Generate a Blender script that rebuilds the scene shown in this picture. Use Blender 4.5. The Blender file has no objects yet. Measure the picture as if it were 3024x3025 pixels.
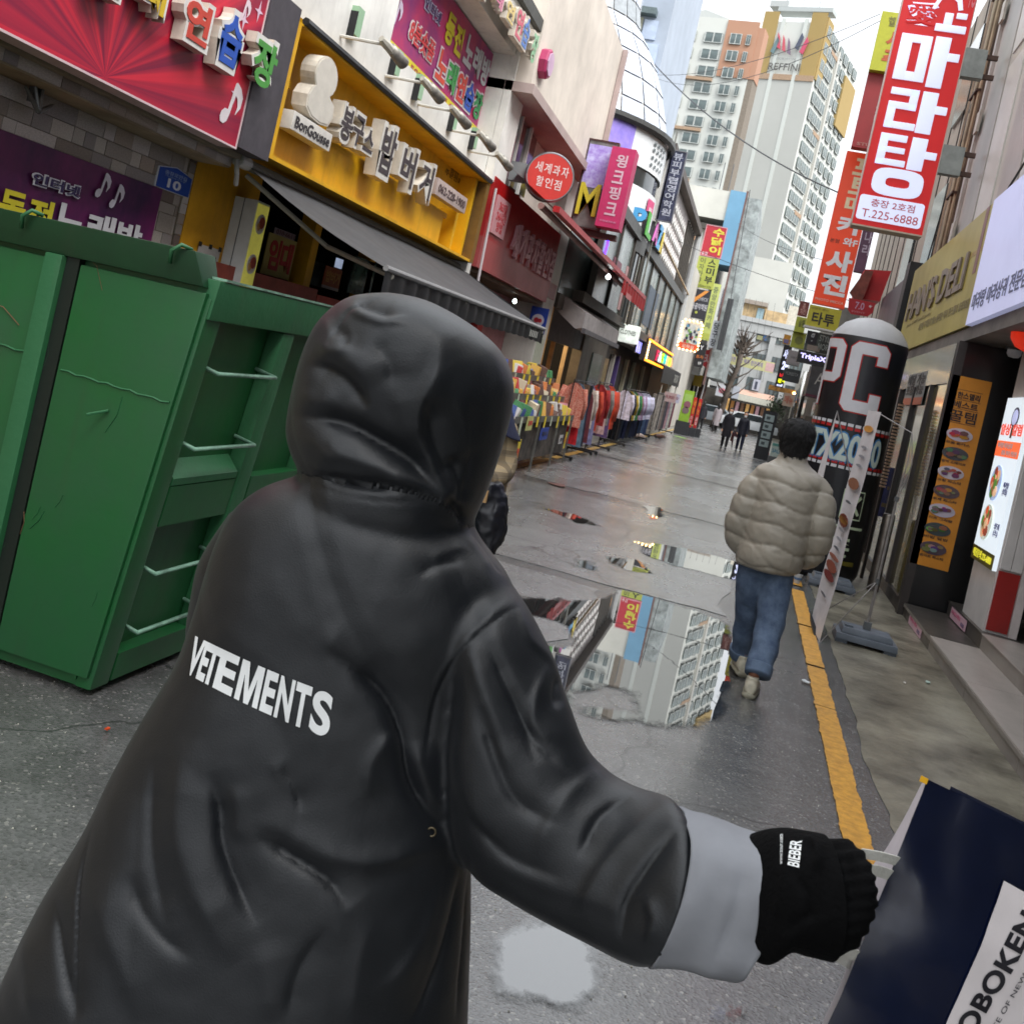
import bpy, bmesh, math, random
from mathutils import Vector as V, Matrix, noise as mnoise
SC = bpy.context.scene
COL = SC.collection
rnd = random.Random(11)
# ---------------------------------------------------------------- camera
FPX, CX, CY, ROLL, EYE = 3035.0, 1512.0, 1080.0, math.radians(12.85), 1.75
VX, VY = 2228.0, 1212.0                     # where the street's parallel lines meet
_c, _s = math.cos(ROLL), math.sin(ROLL)
_a = (VX-CX)*_c+(VY-CY)*_s; _b = (VX-CX)*_s-(VY-CY)*_c
PITCH = math.atan(-_b/FPX); YAW = math.atan2(_a, FPX/math.cos(PITCH))
FW = V((-math.sin(YAW)*math.cos(PITCH), math.cos(YAW)*math.cos(PITCH), math.sin(PITCH)))
RT = V((math.cos(YAW), math.sin(YAW), 0)); UP = RT.cross(FW)
OC = V((0, 0, EYE))
cd = bpy.data.cameras.new('camera'); cam = bpy.data.objects.new('camera', cd); COL.objects.link(cam)
xa = RT*_c+UP*_s; ya = UP*_c-RT*_s; za = -FW
cam.matrix_world = Matrix(((xa.x, ya.x, za.x, 0), (xa.y, ya.y, za.y, 0), (xa.z, ya.z, za.z, EYE), (0, 0, 0, 1)))
cd.sensor_fit = 'HORIZONTAL'; cd.sensor_width = 36; cd.lens = 36*FPX/3024
cd.shift_y = -(1512.5-CY)/3024; cd.clip_start = 0.05; cd.clip_end = 1500
cd.dof.use_dof = True; cd.dof.focus_distance = 2.3; cd.dof.aperture_fstop = 16
SC.camera = cam
# ---------------------------------------------------------------- world, sun, exposure (overcast)
w = bpy.data.worlds.new('World'); SC.world = w; w.use_nodes = True
nt = w.node_tree; nt.nodes.clear()
sky = nt.nodes.new('ShaderNodeTexSky'); sky.sky_type = 'NISHITA'; sky.sun_disc = False
SUN_EL, SUN_AZ = math.radians(50), math.radians(128)
sky.sun_elevation = SUN_EL; sky.sun_rotation = SUN_AZ; sky.air_density = 1.0; sky.dust_density = 4; sky.ozone_density = 1
hs = nt.nodes.new('ShaderNodeHueSaturation'); hs.inputs['Saturation'].default_value = 0.22
cl = nt.nodes.new('ShaderNodeMix'); cl.data_type = 'RGBA'; cl.inputs['Factor'].default_value = 0.85
# cloud layer: an overcast sky is about three times brighter overhead than at the horizon
wt = nt.nodes.new('ShaderNodeTexCoord'); wx = nt.nodes.new('ShaderNodeSeparateXYZ'); wr = nt.nodes.new('ShaderNodeMapRange'); wm_ = nt.nodes.new('ShaderNodeVectorMath'); wm_.operation = 'SCALE'; wm_.inputs[0].default_value = (8.0, 8.35, 8.75)
wr.inputs['To Min'].default_value = .34; wr.inputs['To Max'].default_value = 1.0; nt.links.new(wt.outputs['Generated'], wx.inputs[0]); nt.links.new(wx.outputs['Z'], wr.inputs['Value']); nt.links.new(wr.outputs[0], wm_.inputs['Scale']); nt.links.new(wm_.outputs[0], cl.inputs['B'])
bg = nt.nodes.new('ShaderNodeBackground'); bg.inputs['Strength'].default_value = 0.12
wo = nt.nodes.new('ShaderNodeOutputWorld')
nt.links.new(sky.outputs[0], hs.inputs['Color']); nt.links.new(hs.outputs[0], cl.inputs['A'])
nt.links.new(cl.outputs['Result'], bg.inputs['Color']); nt.links.new(bg.outputs[0], wo.inputs[0])
sd = bpy.data.lights.new('sun', 'SUN'); sd.energy = 1.4; sd.angle = math.radians(38); sd.color = (1, .97, .93)
so = bpy.data.objects.new('sun', sd); COL.objects.link(so)
so.rotation_euler = (math.radians(90)-SUN_EL, 0, math.pi-SUN_AZ)
SC.view_settings.view_transform = 'Standard'; SC.view_settings.look = 'None'; SC.view_settings.gamma = 1
SC.view_settings.use_curve_mapping = False; SC.view_settings.exposure = 1.52
SC.cycles.use_denoising = True; SC.cycles.max_bounces = 6; SC.cycles.diffuse_bounces = 3; SC.cycles.glossy_bounces = 3
SC.cycles.caustics_reflective = False; SC.cycles.caustics_refractive = False
SC.cycles.sample_clamp_indirect = 4

# ---------------------------------------------------------------- pixel -> place helpers (measured on the photograph)
def ray(x, y):
    A = (x-CX)*_c+(y-CY)*_s; B = (x-CX)*_s-(y-CY)*_c
    return FW+RT*(A/FPX)+UP*(B/FPX)
def G(x, y, z=0.0): d = ray(x, y); return OC+d*((z-EYE)/d.z)
def PX(x, y, X): d = ray(x, y); return OC+d*(X/d.x)
def PY(x, y, Y): d = ray(x, y); return OC+d*(Y/d.y)
def PD(x, y, D): return OC+ray(x, y)*D          # D = depth along the view axis
# ---------------------------------------------------------------- materials
def lin(c):
    c = c/255.0
    return c/12.92 if c <= .04045 else ((c+.055)/1.055)**2.4
def C(r, g, b, k=1.0): return (lin(r)*k, lin(g)*k, lin(b)*k, 1)
_M = {}
def mat(name, rgb, rough=.6, var=.12, scale=6, bump=0.0, metal=0.0, emit=0.0, coat=0.0, rgb2=None, spec=.5, stretch=None, alpha=None, stain=0):
    """base colour broken up by two noises (grain and blotches), a little roughness wear and fine relief"""
    if name in _M: return _M[name]
    m = bpy.data.materials.new(name); m.use_nodes = True; _M[name] = m
    t = m.node_tree; N = t.nodes; L = t.links; bs = N['Principled BSDF']
    col = C(*rgb) if max(rgb) > 1.01 else (*rgb, 1)
    c2 = (C(*rgb2) if max(rgb2) > 1.01 else (*rgb2, 1)) if rgb2 else tuple(x*(1-var*2.2) for x in col[:3])+(1,)
    c1 = tuple(min(1, x*(1+var*.7)) for x in col[:3])+(1,) if not rgb2 else col
    tc = N.new('ShaderNodeTexCoord'); mp = N.new('ShaderNodeMapping'); L.new(tc.outputs['Object'], mp.inputs['Vector'])
    if stretch: mp.inputs['Scale'].default_value = stretch
    n1 = N.new('ShaderNodeTexNoise'); n1.inputs['Scale'].default_value = scale; n1.inputs['Detail'].default_value = 6; n1.inputs['Roughness'].default_value = .65
    L.new(mp.outputs[0], n1.inputs['Vector'])
    mx = N.new('ShaderNodeMix'); mx.data_type = 'RGBA'; mx.inputs['A'].default_value = c1; mx.inputs['B'].default_value = c2
    rp = N.new('ShaderNodeMapRange'); rp.inputs['From Min'].default_value = .36; rp.inputs['From Max'].default_value = .68
    L.new(n1.outputs['Fac'], rp.inputs['Value']); L.new(rp.outputs[0], mx.inputs['Factor'])
    out = mx.outputs['Result']
    if stain:                                   # rain streaks and grime with a shape of their own
        ms = N.new('ShaderNodeMapping'); ms.inputs['Scale'].default_value = (5, 5, .5); L.new(tc.outputs['Object'], ms.inputs['Vector'])
        n2 = N.new('ShaderNodeTexNoise'); n2.inputs['Scale'].default_value = 1.3; n2.inputs['Detail'].default_value = 7; n2.inputs['Roughness'].default_value = .7
        L.new(ms.outputs[0], n2.inputs['Vector'])
        r2 = N.new('ShaderNodeMapRange'); r2.inputs['From Min'].default_value = .52; r2.inputs['From Max'].default_value = .75; r2.inputs['To Max'].default_value = stain
        L.new(n2.outputs['Fac'], r2.inputs['Value'])
        m2 = N.new('ShaderNodeMix'); m2.data_type = 'RGBA'; L.new(out, m2.inputs['A']); m2.inputs['B'].default_value = (.045, .038, .03, 1); L.new(r2.outputs[0], m2.inputs['Factor'])
        out = m2.outputs['Result']
    L.new(out, bs.inputs['Base Color'])
    rr = N.new('ShaderNodeMapRange'); rr.inputs['To Min'].default_value = max(.02, rough-.08); rr.inputs['To Max'].default_value = min(1, rough+.1)
    L.new(n1.outputs['Fac'], rr.inputs['Value']); L.new(rr.outputs[0], bs.inputs['Roughness'])
    bs.inputs['Metallic'].default_value = metal; bs.inputs['Specular IOR Level'].default_value = spec
    bs.inputs['Coat Weight'].default_value = coat; bs.inputs['Coat Roughness'].default_value = .1
    if emit:
        L.new(out, bs.inputs['Emission Color']); bs.inputs['Emission Strength'].default_value = emit*(.5 if emit < 3 else .8)
    if bump:
        n3 = N.new('ShaderNodeTexNoise'); n3.inputs['Scale'].default_value = scale*7; n3.inputs['Detail'].default_value = 4; L.new(mp.outputs[0], n3.inputs['Vector'])
        b = N.new('ShaderNodeBump'); b.inputs['Strength'].default_value = bump; b.inputs['Distance'].default_value = .01
        L.new(n3.outputs['Fac'], b.inputs['Height']); L.new(b.outputs[0], bs.inputs['Normal'])
    if alpha is not None: bs.inputs['Alpha'].default_value = alpha
    return m
def flat(r, g, b, rough=.5, emit=0.0):
    """plain print or vinyl colour"""
    return mat('print_%d_%d_%d_%d_%d' % (r, g, b, rough*100, emit*100), (r*.93, g*.93, b*.93), rough, .05, 9, emit=emit)
# ---------------------------------------------------------------- objects
def wpos(o):
    p = V((0, 0, 0))
    while o is not None: p = p+o.location; o = o.parent
    return p
def tag(o, label=None, cat=None, group=None, kind=None):
    if label: o['label'] = label
    if cat: o['category'] = cat
    if group: o['group'] = group
    if kind: o['kind'] = kind
    return o
def thing(name, label, cat, loc, group=None):
    o = bpy.data.objects.new(name, None); o.empty_display_size = .1; COL.objects.link(o); o.location = loc
    return tag(o, label, cat, group)
class MB:
    def __init__(s): s.v = []; s.f = []; s.mi = []; s.cur = 0
    def add(s, vs, fs):
        n = len(s.v); s.v += [V(p) for p in vs]; s.f += [tuple(i+n for i in f) for f in fs]; s.mi += [s.cur]*len(fs); return s
    def hexa(s, P):                              # 8 corners, bottom 4 then top 4
        return s.add(P, [(0, 3, 2, 1), (4, 5, 6, 7), (0, 1, 5, 4), (1, 2, 6, 5), (2, 3, 7, 6), (3, 0, 4, 7)])
    def box(s, x0, x1, y0, y1, z0, z1):
        x0, x1 = min(x0, x1), max(x0, x1); y0, y1 = min(y0, y1), max(y0, y1); z0, z1 = min(z0, z1), max(z0, z1)
        return s.hexa([(x0, y0, z0), (x1, y0, z0), (x1, y1, z0), (x0, y1, z0), (x0, y0, z1), (x1, y0, z1), (x1, y1, z1), (x0, y1, z1)])
    def poly(s, pts): return s.add(pts, [tuple(range(len(pts)))])
    def prism(s, pts, d):
        d = V(d); n = len(pts); P = [V(p) for p in pts]; Q = [p+d for p in P]
        return s.add(P+Q, [tuple(range(n))[::-1], tuple(range(n, 2*n))]+[(i, (i+1) % n, n+(i+1) % n, n+i) for i in range(n)])
    def tube(s, pts, r, n=8, caps=True):
        pts = [V(p) for p in pts]; rs = r if isinstance(r, (list, tuple)) else [r]*len(pts); rings = []; prev = None
        for i, p in enumerate(pts):
            t = (pts[min(i+1, len(pts)-1)]-pts[max(i-1, 0)]).normalized()
            if prev is None: a = t.orthogonal().normalized()
            else:
                a = prev-t*prev.dot(t); a = a.normalized() if a.length > 1e-6 else t.orthogonal().normalized()
            prev = a; b = t.cross(a)
            rings.append([p+(a*math.cos(2*math.pi*k/n)+b*math.sin(2*math.pi*k/n))*rs[i] for k in range(n)])
        vs = [q for R in rings for q in R]; fs = []
        for i in range(len(rings)-1):
            for k in range(n): fs.append((i*n+k, i*n+(k+1) % n, (i+1)*n+(k+1) % n, (i+1)*n+k))
        if caps: fs += [tuple(range(n))[::-1], tuple(range((len(rings)-1)*n, len(rings)*n))]
        return s.add(vs, fs)
    def lathe(s, prof, c, n=20, ax=None, a0=0, a1=2*math.pi):
        """prof = (radius, height) pairs about a vertical axis through c (or the frame ax=(u,v,w))"""
        c = V(c); u, v, w_ = ax if ax else (V((1, 0, 0)), V((0, 1, 0)), V((0, 0, 1))); full = abs(a1-a0-2*math.pi) < 1e-6
        m = n if full else n+1; vs = []
        for (r, h) in prof:
            for k in range(m):
                a = a0+(a1-a0)*k/n; vs.append(c+u*(r*math.cos(a))+v*(r*math.sin(a))+w_*h)
        fs = []
        for i in range(len(prof)-1):
            for k in range(n):
                k2 = (k+1) % m; fs.append((i*m+k, i*m+k2, (i+1)*m+k2, (i+1)*m+k))
        return s.add(vs, fs)
    def build(s, name, m, parent=None, smooth=False, bevel=0.0, local=False, **tg):
        me = bpy.data.meshes.new(name); off = wpos(parent) if parent and not local else V((0, 0, 0))
        me.from_pydata([p-off for p in s.v], [], s.f)
        for mm in (m if isinstance(m, (list, tuple)) else [m]): me.materials.append(mm)
        if s.cur: me.polygons.foreach_set('material_index', s.mi)
        bm = bmesh.new(); bm.from_mesh(me)
        bmesh.ops.remove_doubles(bm, verts=bm.verts, dist=1e-5) if smooth else None
        bmesh.ops.recalc_face_normals(bm, faces=bm.faces)
        if bevel: bmesh.ops.bevel(bm, geom=bm.edges[:], offset=bevel, segments=2, affect='EDGES', profile=.7)
        bm.to_mesh(me); bm.free()
        if smooth: me.shade_smooth()
        elif bevel: me.shade_smooth(); me.set_sharp_from_angle(angle=math.radians(50))
        o = bpy.data.objects.new(name, me); COL.objects.link(o)
        if parent: o.parent = parent
        return tag(o, **tg)
def struct(o): o['kind'] = 'structure'; return o
def share(name, me, parent, loc, rot=(0, 0, 0), scale=(1, 1, 1)):
    o = bpy.data.objects.new(name, me); COL.objects.link(o); o.parent = parent
    o.location = V(loc)-wpos(parent); o.rotation_euler = rot; o.scale = scale; return o
def copy_tree(o, loc, parent=None, first=True):
    c = o.copy(); COL.objects.link(c)
    if first: c.location = loc
    else: c.parent = parent
    for ch in list(o.children): copy_tree(ch, None, c, False)
    return c
# ---------------------------------------------------------------- frames for signs and lettering
_TC = {}
def textmesh(body, bold, spacing=1.0, res=3):
    bold *= .72; k = (body, bold, spacing)
    if k in _TC: return _TC[k]
    if 'c' not in _TC:
        _TC['c'] = bpy.data.curves.new('t', 'FONT'); _TC['o'] = bpy.data.objects.new('t', _TC['c'])
    c, o = _TC['c'], _TC['o']; c.body = body; c.offset = bold; c.resolution_u = res; c.space_character = spacing; c.align_x = 'CENTER'; c.space_line = .95
    me = bpy.data.meshes.new_from_object(o)
    vs = [v.co.copy() for v in me.vertices]; fs = [tuple(p.vertices) for p in me.polygons]
    x0, x1 = min(v.x for v in vs), max(v.x for v in vs); y0, y1 = min(v.y for v in vs), max(v.y for v in vs)
    _TC[k] = ([((v.x-x0)/(x1-x0), (v.y-y0)/(y1-y0)) for v in vs], fs, (x1-x0)/(y1-y0), bpy.data.meshes.remove(me))
    return _TC[k]
def extrude_faces(vs, fs, d):
    """front faces plus side walls, back left open against the board"""
    n = len(vs); ed = {}
    for f in fs:
        for i in range(len(f)):
            a, b = f[i], f[(i+1) % len(f)]; ed[(a, b)] = 1
    side = [(a, b, b+n, a+n) for (a, b) in ed if (b, a) not in ed]
    return [v+d for v in vs]+list(vs), list(fs)+side
class Frame:
    """a rectangle in the scene: O lower left corner, U along its width, W up, N out of its face"""
    def __init__(s, O, U, W, N, w, h): s.O, s.U, s.W, s.N, s.w, s.h = V(O), V(U), V(W), V(N), w, h
    def pt(s, u, v, d=0.0): return s.O+s.U*(s.w*u)+s.W*(s.h*v)+s.N*d
    def boxm(s, mb, u0, u1, v0, v1, d0, d1):
        return mb.hexa([s.pt(u0, v0, d0), s.pt(u1, v0, d0), s.pt(u1, v1, d0), s.pt(u0, v1, d0), s.pt(u0, v0, d1), s.pt(u1, v0, d1), s.pt(u1, v1, d1), s.pt(u0, v1, d1)])
    def box(s, name, m, parent, u0=0, u1=1, v0=0, v1=1, d0=-.1, d1=0, bevel=0, **tg):
        mb = MB(); s.boxm(mb, u0, u1, v0, v1, d0, d1); return mb.build(name, m, parent, bevel=bevel, **tg)
    def sub(s, u0, u1, v0, v1, d=0.0): return Frame(s.pt(u0, v0, d), s.U, s.W, s.N, s.w*(u1-u0), s.h*(v1-v0))
    def text(s, body, m, parent, u0=.05, u1=.95, v0=.1, v1=.9, d=.004, depth=.003, bold=.03, name='lettering', spacing=1.0, shear=0.0, keep=False, rot=0):
        nv, fs, asp, _ = textmesh(body, bold, spacing)
        if keep:                                  # keep the letters' own proportions, fit height
            wd = asp*s.h*(v1-v0)/s.w; uc = (u0+u1)/2; u0, u1 = uc-wd/2, uc+wd/2
        if rot:
            vs = [s.pt(u0+(u1-u0)*(1-b), v0+(v1-v0)*a, d) for a, b in nv]
        else: vs = [s.pt(u0+(u1-u0)*a+shear*(b-.5), v0+(v1-v0)*b, d) for a, b in nv]
        if depth: vs, fs = extrude_faces(vs, fs, s.N*depth)
        mb = MB(); mb.add(vs, fs)
        me = bpy.data.meshes.new(name); off = wpos(parent) if parent else V((0, 0, 0)); me.from_pydata([p-off for p in mb.v], [], mb.f); me.materials.append(m)
        o = bpy.data.objects.new(name, me); COL.objects.link(o); o.parent = parent; return o
    def column(s, chars, m, parent, u0=.15, u1=.85, v0=.05, v1=.95, gap=.12, **k):
        """letters one under the other, each one a piece of its own"""
        n = len(chars); h = (v1-v0)/n
        for i, ch in enumerate(chars):
            if ch != ' ': s.text(ch, m, parent, u0, u1, v1-h*(i+1)+h*gap/2, v1-h*i-h*gap/2, name='letter', **k)
    def row(s, chars, m, parent, u0, u1, v0, v1, gap=.1, ms=None, **k):
        n = len(chars); wd = (u1-u0)/n
        for i, ch in enumerate(chars):
            if ch != ' ': s.text(ch, ms[i % len(ms)] if ms else m, parent, u0+wd*i+wd*gap/2, u0+wd*(i+1)-wd*gap/2, v0, v1, name='letter', **k)
    def disc(s, name, m, parent, u, v, r, d0=0, d1=.01, n=20, sy=1.0, **tg):
        pts = [s.pt(u, v, d0)+s.U*(r*math.cos(2*math.pi*k/n))+s.W*(r*sy*math.sin(2*math.pi*k/n)) for k in range(n)]
        return MB().prism(pts, s.N*(d1-d0)).build(name, m, parent, **tg)
    def shape(s, name, m, parent, uv, d0=0, d1=.01, **tg):
        return MB().prism([s.pt(a, b, d0) for a, b in uv], s.N*(d1-d0)).build(name, m, parent, **tg)
AX = {'L': (V((0, 1, 0)), V((1, 0, 0))), 'R': (V((0, -1, 0)), V((-1, 0, 0))), 'F': (V((1, 0, 0)), V((0, -1, 0)))}
def FR(kind, c, *px):
    """frame on the plane X=c ('L' faces +X, 'R' faces -X) or Y=c ('F' faces the camera) spanned by image points of its corners"""
    U, N = AX[kind]; P = [(PY if kind == 'F' else PX)(x, y, c) for x, y in px]
    if len(P) == 4:                               # tl, tr, br, bl
        us = [p.dot(U) for p in P]; u0, u1 = (us[0]+us[3])/2, (us[1]+us[2])/2; z1, z0 = (P[0].z+P[1].z)/2, (P[2].z+P[3].z)/2
    else:
        us = [p.dot(U) for p in P]; u0, u1 = min(us), max(us); zs = [p.z for p in P]; z0, z1 = min(zs), max(zs)
    if kind == 'F': O = V((u0, c, z0))
    elif kind == 'L': O = V((c, u0, z0))
    else: O = V((c, -u0, z0))
    return Frame(O, U, V((0, 0, 1)), N, u1-u0, z1-z0)
def FB(kind, c, u0, u1, z0, z1):
    """frame from real sizes: u along +Y for 'L'/'R' walls, along +X for 'F'"""
    U, N = AX[kind]
    if kind == 'F': return Frame(V((u0, c, z0)), U, V((0, 0, 1)), N, u1-u0, z1-z0)
    if kind == 'L': return Frame(V((c, u0, z0)), U, V((0, 0, 1)), N, u1-u0, z1-z0)
    return Frame(V((c, u1, z0)), U, V((0, 0, 1)), N, u1-u0, z1-z0)
def thing_at(name, label, cat, fr, group=None): return thing(name, label, cat, fr.pt(.5, 0, -.05), group)
WHITE = flat(235, 236, 238); BLACK = mat('black_paint', (24, 25, 28), .45, .2); RED = flat(200, 30, 36)
METAL = mat('brushed_steel', (150, 152, 155), .35, .15, 12, metal=.9); GREY = mat('grey_metal', (95, 98, 100), .5, .15)
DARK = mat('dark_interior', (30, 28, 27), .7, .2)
GLASS = mat('window_glass', (48, 56, 60), .08, .25, 2, spec=.9, coat=.6)
# ================================================================ ground
def wet_asphalt(name, light=0.0):
    m = bpy.data.materials.new(name); m.use_nodes = True; t = m.node_tree; N = t.nodes; L = t.links; bs = N['Principled BSDF']
    tc = N.new('ShaderNodeTexCoord')
    def nz(scale, det, vec=None, rough=.6):
        n = N.new('ShaderNodeTexNoise'); n.inputs['Scale'].default_value = scale; n.inputs['Detail'].default_value = det; n.inputs['Roughness'].default_value = rough
        L.new(vec or tc.outputs['Object'], n.inputs['Vector']); return n.outputs['Fac']
    def rng(v, a, b, c, d):
        r = N.new('ShaderNodeMapRange'); r.inputs['From Min'].default_value = a; r.inputs['From Max'].default_value = b
        r.inputs['To Min'].default_value = c; r.inputs['To Max'].default_value = d; L.new(v, r.inputs['Value']); return r.outputs[0]
    def mix(f, a, b):
        x = N.new('ShaderNodeMix'); x.data_type = 'RGBA'
        for s_, v_ in (('A', a), ('B', b)):
            if isinstance(v_, tuple): x.inputs[s_].default_value = v_
            else: L.new(v_, x.inputs[s_])
        L.new(f, x.inputs['Factor']); return x.outputs['Result']
    mp = N.new('ShaderNodeMapping'); mp.inputs['Scale'].default_value = (1.0, .45, 1); L.new(tc.outputs['Object'], mp.inputs['Vector'])
    big = nz(.55, 5, mp.outputs[0]); mid = nz(3.0, 6); wet = nz(.8, 6, mp.outputs[0], .62)
    vo = N.new('ShaderNodeTexVoronoi'); vo.inputs['Scale'].default_value = 95; L.new(tc.outputs['Object'], vo.inputs['Vector'])
    vc = N.new('ShaderNodeSeparateColor'); L.new(vo.outputs['Color'], vc.inputs[0])
    base = mix(rng(big, .35, .7, 0, 1), (.105+light, .106+light, .107+light, 1), (.175+light, .174+light, .17+light, 1))
    base = mix(rng(mid, .4, .72, 0, .55), base, (.035+light*.6, .034+light*.6, .033+light*.6, 1))
    stones = mix(rng(vc.outputs[0], .0, .9, 0, .42), base, (.022, .021, .02, 1))
    stones = mix(rng(vc.outputs[1], .94, .98, 0, .55), stones, (.34, .33, .30, 1))      # pale aggregate
    # fine dark cracks
    vk = N.new('ShaderNodeTexVoronoi'); vk.feature = 'DISTANCE_TO_EDGE'; vk.inputs['Scale'].default_value = .55
    dn = N.new('ShaderNodeMix'); dn.data_type = 'VECTOR'; dn.inputs['Factor'].default_value = .35
    nc = N.new('ShaderNodeTexNoise'); nc.inputs['Scale'].default_value = 1.6; nc.inputs['Detail'].default_value = 8; L.new(tc.outputs['Object'], nc.inputs['Vector'])
    L.new(tc.outputs['Object'], dn.inputs['A']); L.new(nc.outputs['Color'], dn.inputs['B']); L.new(dn.outputs['Result'], vk.inputs['Vector'])
    crack = rng(vk.outputs['Distance'], .0, .006, .8, 0)
    stones = mix(crack, stones, (.01, .01, .01, 1))
    L.new(stones, bs.inputs['Base Color'])
    wf = rng(wet, .42, .6, 0, 1)
    # wet film: rough where drained, nearly mirror where water stands
    rg = N.new('ShaderNodeMix'); rg.data_type = 'FLOAT'; L.new(wf, rg.inputs['Factor']); rg.inputs['A'].default_value = .12; rg.inputs['B'].default_value = .34
    L.new(rg.outputs['Result'], bs.inputs['Roughness'])
    bs.inputs['Specular IOR Level'].default_value = .7; bs.inputs['Coat Weight'].default_value = .55; bs.inputs['Coat Roughness'].default_value = .22
    ad = N.new('ShaderNodeMath'); ad.operation = 'ADD'; L.new(vo.outputs['Distance'], ad.inputs[0]); L.new(nz(160, 3), ad.inputs[1])
    b = N.new('ShaderNodeBump'); b.inputs['Distance'].default_value = .006; b.inputs['Strength'].default_value = .3
    L.new(ad.outputs[0], b.inputs['Height']); L.new(b.outputs[0], bs.inputs['Normal'])
    return m
def sheet(name, pts, z, m, **tg):
    return MB().poly([(x, y, z) for x, y in pts]).build(name, m, **tg)
ASPH = wet_asphalt('wet_asphalt'); ASPL = wet_asphalt('worn_sheen_asphalt', .16)  # paler copy has the wet road's sky sheen mixed into its colour
struct(sheet('ground', [(-400, -60), (400, -60), (400, 900), (-400, 900)], -.02, mat('far_ground', (96, 96, 94), .7)))
struct(sheet('road', [(-3.9, -4), (1.05, -4), (1.05, 84), (-3.9, 84)], 0, ASPH))
CONC = mat('worn_concrete', (138, 133, 118), .34, .3, 1.9, .6, rgb2=(70, 66, 56), stain=.25)
def wob(pts, amp, n, seed):
    """closed outline with wandering edges"""
    r = random.Random(seed); out = []
    for i in range(len(pts)):
        a, b = V(pts[i]), V(pts[(i+1) % len(pts)])
        for k in range(n):
            p = a.lerp(b, k/n); d = mnoise.noise_vector(V((p.x*2.3+seed, p.y*2.3, 0)))*amp+mnoise.noise_vector(V((p.x*9, p.y*9, seed)))*amp*.4
            out.append((p.x+d.x, p.y+d.y))
    return out
edge = [(1.02+.05*mnoise.noise(V((y*.9, 3, 0)))+.03*mnoise.noise(V((y*4, 8, 0))), y) for y in [k*.15-4 for k in range(0, 260)]]
struct(MB().poly([(x, y, .004) for x, y in edge]+[(6, edge[-1][1], .004), (6, -4, .004)]).build('pavement', CONC))
struct(sheet('pavement', [(1.05, 35), (6, 35), (6, 84), (1.05, 84)], .004, CONC))
struct(sheet('pavement', [(-8, -4), (-3.75, -4), (-3.75, 84), (-8, 84)], .004, mat('left_paving', (118, 114, 106), .4, .25, 3, .3)))
# worn paler lane patches, mended trenches; sky sheen painted in as extra paleness
for i, (a, b, c, d, s_) in enumerate([(-3.3, 8.9, .15, 14.8, 1), (-3.2, 15.4, .35, 22.5, 2), (-3.3, 23, .3, 38, 3), (-3.2, 38.5, .7, 62, 4), (-2.9, 5.4, -.9, 8.6, 5)]):
    struct(sheet('road_patch', wob([(a, b), (c, b), (c, d), (a, d)], .12, 14, s_), .004, ASPL))
YEL = mat('yellow_road_paint', (214, 156, 50), .45, .1, 22, .5, rgb2=(176, 126, 44), stain=.2)
def ragged(x0, x1, y0, y1, seed, n=160, amp=.009):
    L_, R_ = [], []
    for k in range(n+1):
        y = y0+(y1-y0)*k/n
        j = lambda q: amp*(mnoise.noise(V((y*7+q, seed, 0)))+.8*mnoise.noise(V((y*31+q, seed, 2))))
        L_.append((x0+j(0), y)); R_.append((x1+j(50), y))
    return L_+R_[::-1]
for k, (y0, y1) in enumerate([(1.6, 4.05), (4.06, 6.9), (6.91, 7.95), (8.0, 9.42), (9.47, 11.3), (11.6, 20)]):
    struct(MB().poly([(x, y, .009) for x, y in ragged(.775, .905, y0, y1, k)]).build('road_marking', YEL))
for k, (y0, y1) in enumerate([(10, 19), (19.4, 29), (36, 50), (51, 66)]):
    struct(MB().poly([(x, y, .009) for x, y in ragged(-3.52, -3.38, y0, y1, k+9)]).build('road_marking', mat('dull_yellow_paint', (196, 158, 74), .5, .2, 8, rgb2=(120, 104, 70))))
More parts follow.
